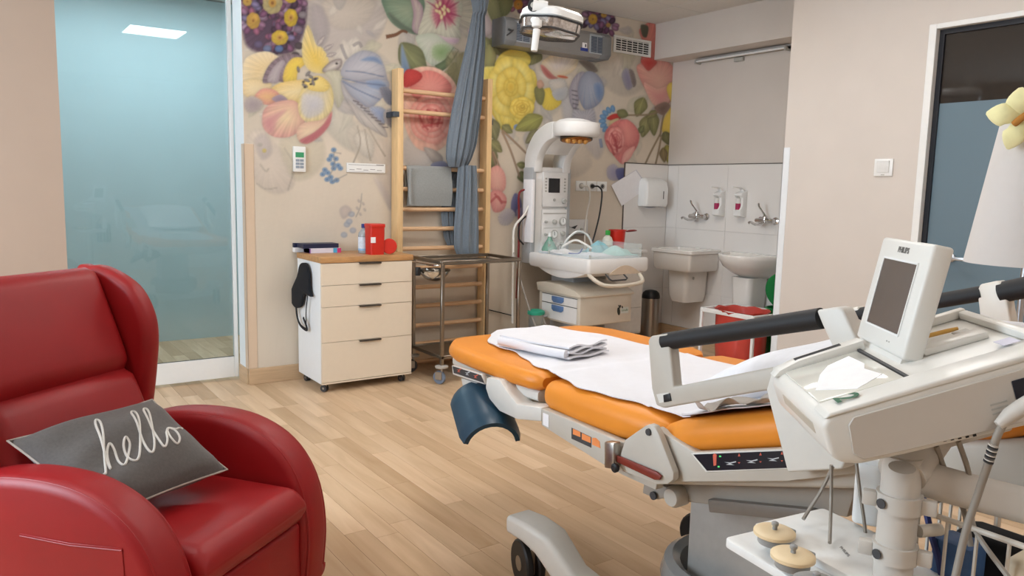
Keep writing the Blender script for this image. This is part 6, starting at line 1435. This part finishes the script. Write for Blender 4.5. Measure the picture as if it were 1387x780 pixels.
# raised left wall and rims around the paper bay
MB().prism([(.0, -.002), (.012, .006), (.05, .014), (.165, .016), (.165, -.004), (.0, -.004)], D(0, .0), el, en, -ew*.030, .004, 2).build('bay_wall', M_ctg, CT)
MB().prism([(.004, -.004), (.014, .003), (.16, .006), (.350, .006), (.350, -.004)], D(0, .235), el, en, -ew*.056, .005, 3).build('near_rim', M_ctg, CT)
lbox(.018, .150, .034, .228, -.002, .0025, .003, 2).build('paper_lid', mat('glossy_lid', (226, 224, 214), .08, var=.01, coat=.6), CT)
pz = [(.028, .20), (.100, .050), (.128, .060), (.128, .105), (.118, .13), (.128, .165), (.120, .20), (.075, .222)]
MB().prism([(a, b) for a, b in [(.030, .175), (.060, .105), (.085, .070), (.128, .052), (.132, .115), (.122, .14), (.132, .19), (.08, .222)]], D(0, 0, .0026), el, -ew, en*.0008).build('lid_glare', mat('glare_white', (250, 250, 252), .35), CT, smooth=False)  # irregular white sheet painting the bright reflection on the glossy lid
lbox(.151, .156, .03, .235, .000, .004, 0).build('slot', M_dark, CT, smooth=False)
MB().tube([D(.045, .012, .0135), D(.13, .010, .0155)], .0022, 6).tube([D(.045, .018, .0135), D(.13, .016, .0155)], .0016, 6).build('vent_line', M_dark, CT)
MB().prism([(.02, -.015), (.02, -.042), (.20, -.046), (.20, -.019)], D(.0, 0, 0)-el*.0012, -ew, en, el*.002).build('latch_recess', M_ctgs, CT, smooth=False) if False else None
lb2 = MB().obox(D(-.001, .155, -.032), (.002, .085, .009), AX, .001, 1).build('drawer_grip', mat('grip_shade', (190, 182, 168), .5), CT)
text_mb('2', .060, D(.030, .262, .0068), unit(-ew*.55+el*.55*-1*-1*.2), unit(el), en, .0006).build('number', mat('green_marker', (34, 96, 66), .5), CT, smooth=False) if False else None
e_t = unit(-el*.15-ew*1.0); e_u = unit(el)
text_mb('2', .050, D(.036, .244, .0068), unit(ew*-1.0), unit(el*1.0), en, .0006, bold=.001).build('number', mat('green_marker', (34, 96, 66), .5), CT, smooth=False)
# rear tray recess
for q in ((.20, LB_, .0, .018, 0, .016), (LB_-.016, LB_, .018, .235, 0, .014)): lbox(*q, .004, 2).build('tray_rim', M_ctg, CT)
lbox(.212, .315, .125, .160, .0, .012, .003, 2).build('tray_ridge', M_ctg, CT)
lbox(.29, .315, .085, .115, .0, .003, .001, 1).build('tray_block', M_greyp, CT)
MB().tube(spline([D(.205, .10, .008), D(.225, .095, .012), D(.30, .090, .008)], 5), [.006]*6+[.004]*4+[.003], 8).build('amber_clip', mat('amber_plastic', (214, 166, 84), .3), CT)
lbox(.300, .325, .20, .230, .0061, .0068, 0).build('sticker', mat('lilac_sticker', (206, 204, 220), .5), CT, smooth=False)
lbox(.268, .342, .2925, .2945, -.078, -.024, .001, 1).build('connector_panel', mat('dark_connector', (30, 32, 44), .35), CT)
for k in range(3): lbox(.232, .256, .2925, .2932, -.052-k*.007, -.049-k*.007, 0).build('side_print', M_greyp, CT, smooth=False)
vh = MB()
for k in range(8): vh.obox(D(.128+k*.0105, .2875, -.0765-k*.0012), (.0022, .004, .005), AX)
vh.build('vent_slots', M_black, CT, smooth=False)
# flip-up screen
us = math.cos(math.radians(60))*el+math.sin(math.radians(60))*en; ns = np.cross(us, -ew); ns = ns if ns@(-el) > 0 else -ns
SB = O_+el*.168
def S(h, w, n=0.0): return SB+us*h-ew*w+ns*n
AXS = (us, -ew, ns)
SC = MB().obox(S(.105, .067, -.017), (.095, .100, .017), AXS, .006, 3).build('screen_housing', M_ctg, CT)
MB().obox(S(.104, .067, .0004), (.0585, .066, .0006), AXS).build('display', mat('off_display', (92, 84, 80), .12, var=.02), SC, smooth=False)
b = MB()
for hh, ww, a, c_ in ((.1645, .067, .0015, .0685), (.0435, .067, .0015, .0685), (.104, -.0005, .0605, .0015), (.104, .1345, .0605, .0015)): b.obox(S(hh, ww, .0008), (a, c_, .0012), AXS)
b.build('display_bezel', M_white, SC, smooth=False)
text_mb('PHILIPS', .0135, S(.178, .067, .0004), -ew, us, ns, .0005, 'CENTER', bold=.0004).build('maker_lettering', mat('grey_ink', (110, 108, 104), .5), SC, smooth=False)
for ww in (.098, .107): MB().obox(S(.028, ww, .0003), (.0012, .0018, .0005), AXS).build('led', M_greyp, SC, smooth=False)
MB().tube([S(.004, -.025, -.017), S(.004, .160, -.017)], .014, 12).build('hinge', M_ctg, SC)
# stand
PX, PY = 1.178, .600
ST = thing('monitor_stand', 'ivory pole trolley carrying the monitor beside the bed', 'stand', (PX, PY, 0))
zt = D(.17, .145, -.1)[2]-.015
MB().cyl((PX, PY, .10), (PX, PY, 1.02), .029, 30).build('pole', M_ctgs, ST)
MB().obox(D(.19, .145, -.116), (.10, .07, .018), AX, .006, 2).build('mount_plate', M_ctgs, ST)
MB().tube([(PX, PY, .99), D(.19, .145, -.120)], [.036, .045], 24).build('tilt_head', M_ctgs, ST)
MB().lathe([(.012, 0), (.012, .003)], V3(PX, PY, 1.0)+unit(CAM-V3(PX, PY, 1.0))*.038, unit(CAM-V3(PX, PY, 1.0)), 18, sx=1.6, sy=.8).build('cable_hole', M_bed2, ST)
for z in (.945, .862):
    MB().lathe([(.029, -.014), (.034, -.014), (.034, .014), (.029, .014)], (PX, PY, z), n=30).build('collar', M_ctgs, ST)
    cd_ = unit(V3(*CAM)-V3(PX, PY, z)); cd_ = unit(V3(cd_[0], cd_[1], 0)); sd_ = np.cross(Z1, cd_)
    for s_ in (-1, 1): MB().obox(V3(PX, PY, z)+sd_*s_*.042+cd_*.006, (.011, .008, .012), (sd_, cd_, Z1), .003, 2).build('collar_lug', M_ctgs, ST)
    MB().lathe([(.008, 0), (.008, .002)], V3(PX, PY, z)-sd_*.024+cd_*.027, unit(cd_-sd_*.8), 12).build('set_screw', M_dark, ST)
b_ = [wz(1235, 622, .985), wz(1300, 640, .965), wz(1400, 652, .965)]
MB().tube(spline([(PX+.02, PY-.01, .985), (1.255, .530, .968), (1.31, .44, .955), (1.33, .33, .95), (1.25, .22, .95)], 6), .022, 12, flat=(.6, 1.3)).build('push_handle', M_ctgs, ST)
for k in range(5):
    a = .3+k*2*math.pi/5; e = V3(PX+.26*math.cos(a), PY+.26*math.sin(a), .085)
    MB().tube([(PX, PY, .11), e], [.035, .022], 12).build('foot_spoke', M_ctgs, ST); castor(ST, e[0], e[1], .08, .032, M_dark, a, .016)
MB().box(PX-.05, PX+.05, PY-.05, PY+.05, .08, .135, .015, 2).build('hub', M_ctgs, ST)
# holder box on the pole
hb = V3(*(CAM+ray(1181, 668)*1.42)); cd_ = unit(V3(-hb[0], -hb[1], 0)); sd_ = np.cross(Z1, cd_)
o = MB().obox(hb, (.030, .018, .058), (sd_, cd_, Z1), .008, 3).obox(hb+V3(0, 0, .062), (.034, .014, .006), (sd_, cd_, Z1), .003, 2).build('gel_holder', M_white); o.name = 'gel_holder'
tag(o, 'white plastic holder box clipped to the monitor pole', 'holder')
# transducer tray
TZ = .80
p1, p3, p4, p0 = wz(980, 728, TZ), wz(1112, 697, TZ), wz(1180, 778, TZ), wz(1010, 780, TZ)
ea = unit(unit(p3-p1)+0); eb = unit(unit(p4-p3)*.5+unit(p0-p1)*.5); eb = unit(eb-ea*(eb@ea)); Wd = np.linalg.norm(p3-p1); Ld = .30
def TP(a, b, z=0): return p1+ea*a*Wd+eb*b+V3(0, 0, z)
TR = thing('transducer_tray', 'white transducer tray on the monitor stand', 'tray', TP(.5, .15, -.03))
ply = [tuple(q) for q in rrect(0, Wd, 0, Ld, .012, 4)]
MB().prism(ply, p1-V3(0, 0, .016), ea, eb, V3(0, 0, .016), .004, 2).build('plate', mat('tray_white', (232, 232, 230), .35), TR)
MB().prism([tuple(q) for q in rrect(.27*Wd, Wd, .004, Ld, .008, 3)], p1+V3(0, 0, 0), ea, eb, V3(0, 0, .016), .004, 2).build('raised_deck', MATS['tray_white'], TR)
MB().tube([TP(.6, .20, -.02), (PX-.01, PY+.03, TZ-.05)], .016, 12).build('support_arm', M_ctgs, TR)
text_mb('PHILIPS', .011, wz(1137, 741, TZ+.0168), unit(wz(1148, 752, TZ)-wz(1139, 742, TZ)), unit(wz(1146, 738, TZ)-wz(1139, 742, TZ)), Z1, .0004).build('maker_lettering', MATS['grey_ink'], TR, smooth=False)
M_tr = mat('transducer_cream', (232, 208, 168), .4, var=.02); M_trg = mat('transducer_grey', (150, 150, 148), .4)
for i, (x, y, lab) in enumerate(((1049, 722, 'round cream transducer at the bed end of the white tray'), (1074, 754, 'round cream transducer in the middle of the white tray'), (1105, 792, 'round grey transducer at the near end of the white tray'))):
    c = wz(x, y, TZ+.034); z0 = TZ+.0165
    q = thing('transducer', lab, 'transducer', (c[0], c[1], z0), 0, 'transducers on the white tray')
    MB().lathe([(.027, .0003), (.028, .002), (.028, .012), (.033, .014)], (c[0], c[1], z0), n=30).build('base', M_trg, q)
    MB().lathe([(.033, .0142), (.0355, .016), (.0355, .021), (.033, .023), (.02, .0245), (.001, .025)], (c[0], c[1], z0), n=34).build('cap', M_tr if i < 2 else M_trg, q)
    MB().lathe([(.0045, .0245), (.004, .030), (.0062, .033), (.0062, .037), (.003, .039)], (c[0], c[1], z0), n=16).build('button', M_trg, q)
    d = unit(ea*.95-eb*.15); MB().obox(V3(c[0], c[1], z0+.008)+d*.040, (.011, .010, .007), (d, np.cross(Z1, d), Z1), .003, 2).build('cable_neck', M_trg, q)
# wire basket on the far side of the pole
bx = [wx(1262, 700, 1.36), 0]; BKC = V3(1.40, .445, 0)
BK = thing('wire_basket', 'ivory wire basket on the monitor stand', 'basket', (1.36, .46, .66))
M_wire = mat('ivory_wire', (206, 198, 186), .4)
x0, x1, y0, y1, z0, z1 = 1.245, 1.425, .33, .60, .64, .915
rim = [(x0, y0, z1), (x1, y0, z1), (x1, y1, z1), (x0, y1, z1)]
MB().tube(rim, .005, 8, closed=True).build('rim', M_wire, BK); MB().tube([(p[0], p[1], z0) for p in rim], .004, 8, closed=True).build('base_ring', M_wire, BK)
def wire(a, b): MB().tube([a, b], .0030, 6).build('wire', M_wire, BK)
for k in range(7):
    y = y0+(y1-y0)*k/6
    wire((x0, y, z0), (x0, y, z1)); wire((x1, y, z0), (x1, y, z1))
for k in range(1, 5):
    x = x0+(x1-x0)*k/5; wire((x, y0, z0), (x, y0, z1)); wire((x, y1, z0), (x, y1, z1)); wire((x, y0, z0), (x, y1, z0))
MB().tube([(x0, (y0+y1)/2+.10, z1-.02), (PX+.03, PY-.02, z1-.02)], .010, 10).build('hanger', M_wire, BK)
o = MB().box(x0+.012, x0+.075, .52, .585, z0+.005, .875, .012, 2).build('blue_pack', mat('blue_wrap', (60, 92, 136), .6, var=.2, scale=40)); tag(o, 'blue wrapped pack standing in the wire basket', 'pack')
o = MB().box(x0+.085, x1-.012, .49, .585, z0+.005, .87, .015, 3).build('black_pouch', MATS['black_fabric']); tag(o, 'black fabric pouch standing in the wire basket', 'pouch')
o = MB().box(x0+.012, x1-.012, .345, .475, z0+.005, .885, .012, 3).build('white_carton', mat('off_white_carton', (214, 200, 176), .6)); tag(o, 'pale beige carton in the wire basket under the push handle', 'box')
# cables
def dp(px, py, d): return CAM+ray(px, py)*d
def cb(name, pts, r, M, label): return cable(name, [dp(*p) for p in pts], r, M, label)
cb('transducer_cable', [(1128, 632, 1.40), (1112, 665, 1.42), (1096, 690, 1.43), (1088, 703, 1.42)], .0035, M_cabg, 'grey cable from the monitor front slanting to the tray')
cb('transducer_cable', [(1126, 630, 1.39), (1126, 670, 1.40), (1125, 702, 1.38), (1124, 735, 1.33)], .0035, M_cabg, 'grey cable dropping straight down beside the tray edge')
cb('transducer_cable', [(1160, 627, 1.385), (1165, 668, 1.39), (1171, 710, 1.40), (1176, 770, 1.40), (1180, 800, 1.40)], .0035, M_cabg, 'grey cable hanging between tray and holder box')
cb('transducer_cable', [(1268, 604, 1.20), (1285, 650, 1.22), (1305, 690, 1.22), (1315, 740, 1.2)], .0042, M_cabg, 'grey cable leaving the vent slots of the monitor')
cb('transducer_cable', [(1298, 597, 1.18), (1312, 640, 1.20), (1316, 680, 1.21), (1322, 720, 1.19), (1372, 790, 1.12)], .0042, M_cabg, 'grey cable crossing in front of the wire basket')
t = thing('probe_plug_cable', 'thick grey plug cable with ribbed strain relief at the monitor side', 'cable', dp(1300, 760, 1.13))
pts = [dp(*p) for p in ((1362, 568, 1.10), (1350, 592, 1.10), (1342, 618, 1.115), (1325, 668, 1.14), (1308, 720, 1.15), (1292, 790, 1.15))]
MB().tube(spline(pts, 8), .0055, 10).build('cord', M_cabg, t)
MB().tube([dp(1352, 576, 1.098), dp(1368, 562, 1.095), dp(1384, 552, 1.085), dp(1396, 545, 1.08)], [.007, .011, .012, .012], 12).build('plug', M_ctgs, t)
u = unit(pts[2]-pts[1])
for k in range(8): MB().lathe([(.0072, 0), (.0072, .0022)], dp(1346, 602, 1.103)+unit(dp(1338, 628, 1.118)-dp(1346, 602, 1.103))*.0042*k, u, 12).build('relief_ring', M_dark if k % 2 else M_ctgs, t)
cb('blue_cable', [(1247, 650, 1.31), (1252, 680, 1.29), (1262, 725, 1.26), (1272, 760, 1.25), (1278, 800, 1.25)], .0055, mat('navy_cable', (34, 44, 100), .4), 'navy blue cable running down beside the monitor pole')
# foot pedal on the floor
c = wz(1178, 772, 0.0)
t = thing('foot_pedal', 'small green foot pedal on the floor under the bed', 'pedal', (c[0], c[1], 0))
MB().box(c[0]-.07, c[0]+.07, c[1]-.05, c[1]+.05, 0, .02, .006, 2).build('base_plate', mat('pedal_red', (150, 60, 50), .5), t)
MB().lathe([(.05, .02), (.055, .03), (.05, .042), (.01, .046)], (c[0], c[1], 0), n=26).build('tread', M_green, t)
# ================================================================== lamp with flower at the right
LP = V3(*(CAM+ray(1395, 300)*2.62)); 
t = thing('floor_lamp', 'tall white cone lampshade on a thin stand beyond the bed', 'lamp', (LP[0], LP[1], 0))
a = CAM+ray(1320, 357)*2.62; zb_ = a[2]; rb_ = np.linalg.norm((a-LP)[:2]); a2 = CAM+ray(1357, 160)*2.62; zt_ = a2[2]; rt_ = np.linalg.norm((a2-LP)[:2])
MB().loft([[(LP[0]+r*math.cos(q), LP[1]+r*math.sin(q), z) for q in [2*math.pi*k/40 for k in range(40)]] for r, z in ((rb_-.004, zb_), (rb_, zb_), (rt_, zt_), (rt_-.004, zt_), (rt_-.006, zt_-.002), (rb_-.006, zb_+.002))], closed_u=True).build('shade', mat('white_shade', (206, 201, 197), .8, var=.01), t)
MB().cyl((LP[0], LP[1], .02), (LP[0], LP[1], zt_-.03), .011, 14).build('stem', M_alu, t)
MB().lathe([(.14, 0), (.14, .012), (.04, .022), (.012, .04)], (LP[0], LP[1], 0), n=32).build('foot', M_alu, t)
MB().tube([(LP[0]-rt_+.004, LP[1], zt_-.03), (LP[0]+rt_-.004, LP[1], zt_-.03)], .004, 8).tube([(LP[0], LP[1]-rt_+.004, zt_-.03), (LP[0], LP[1]+rt_-.004, zt_-.03)], .004, 8).build('shade_ring', M_alu, t)
fc = CAM+ray(1386, 158)*2.47
t = thing('flower_ornament', 'pale yellow plush flower clipped to the top of the white lampshade', 'ornament', fc-V3(0, 0, .06))
vd = unit(CAM-fc); rx = unit(np.cross(Z1, vd)); uy = np.cross(vd, rx)
M_fl = mat('pale_yellow_plush', (238, 232, 176), .95, var=.04, sheen=.4)
for k, (ang, ln_, wd_) in enumerate(((172, .096, .036), (100, .085, .042), (30, .09, .04), (-40, .09, .04), (-108, .10, .034))):
    a = math.radians(ang); d = rx*math.cos(a)+uy*math.sin(a); s_ = np.cross(vd, d)
    rings = []
    for i in range(9):
        u = i/8; w = wd_*math.sin(math.pi*min(1, .12+u*.86))**.8*(1.05 if u > .4 else .8); th = .014*math.sin(math.pi*min(1, .1+u*.88))
        c = fc+d*(.008+ln_*u)+vd*(.012*math.sin(math.pi*u))
        rings.append([c+s_*w*math.cos(q)+vd*th*math.sin(q) for q in [2*math.pi*j/14 for j in range(14)]])
    MB().loft(rings).build('petal', M_fl, t)
MB().tube(spline([fc+vd*.016-rx*.022-uy*.022, fc+vd*.03, fc+vd*.018+rx*.03+uy*.02], 5), .011, 10).build('flower_centre', mat('brown_centre', (178, 122, 54), .9), t)
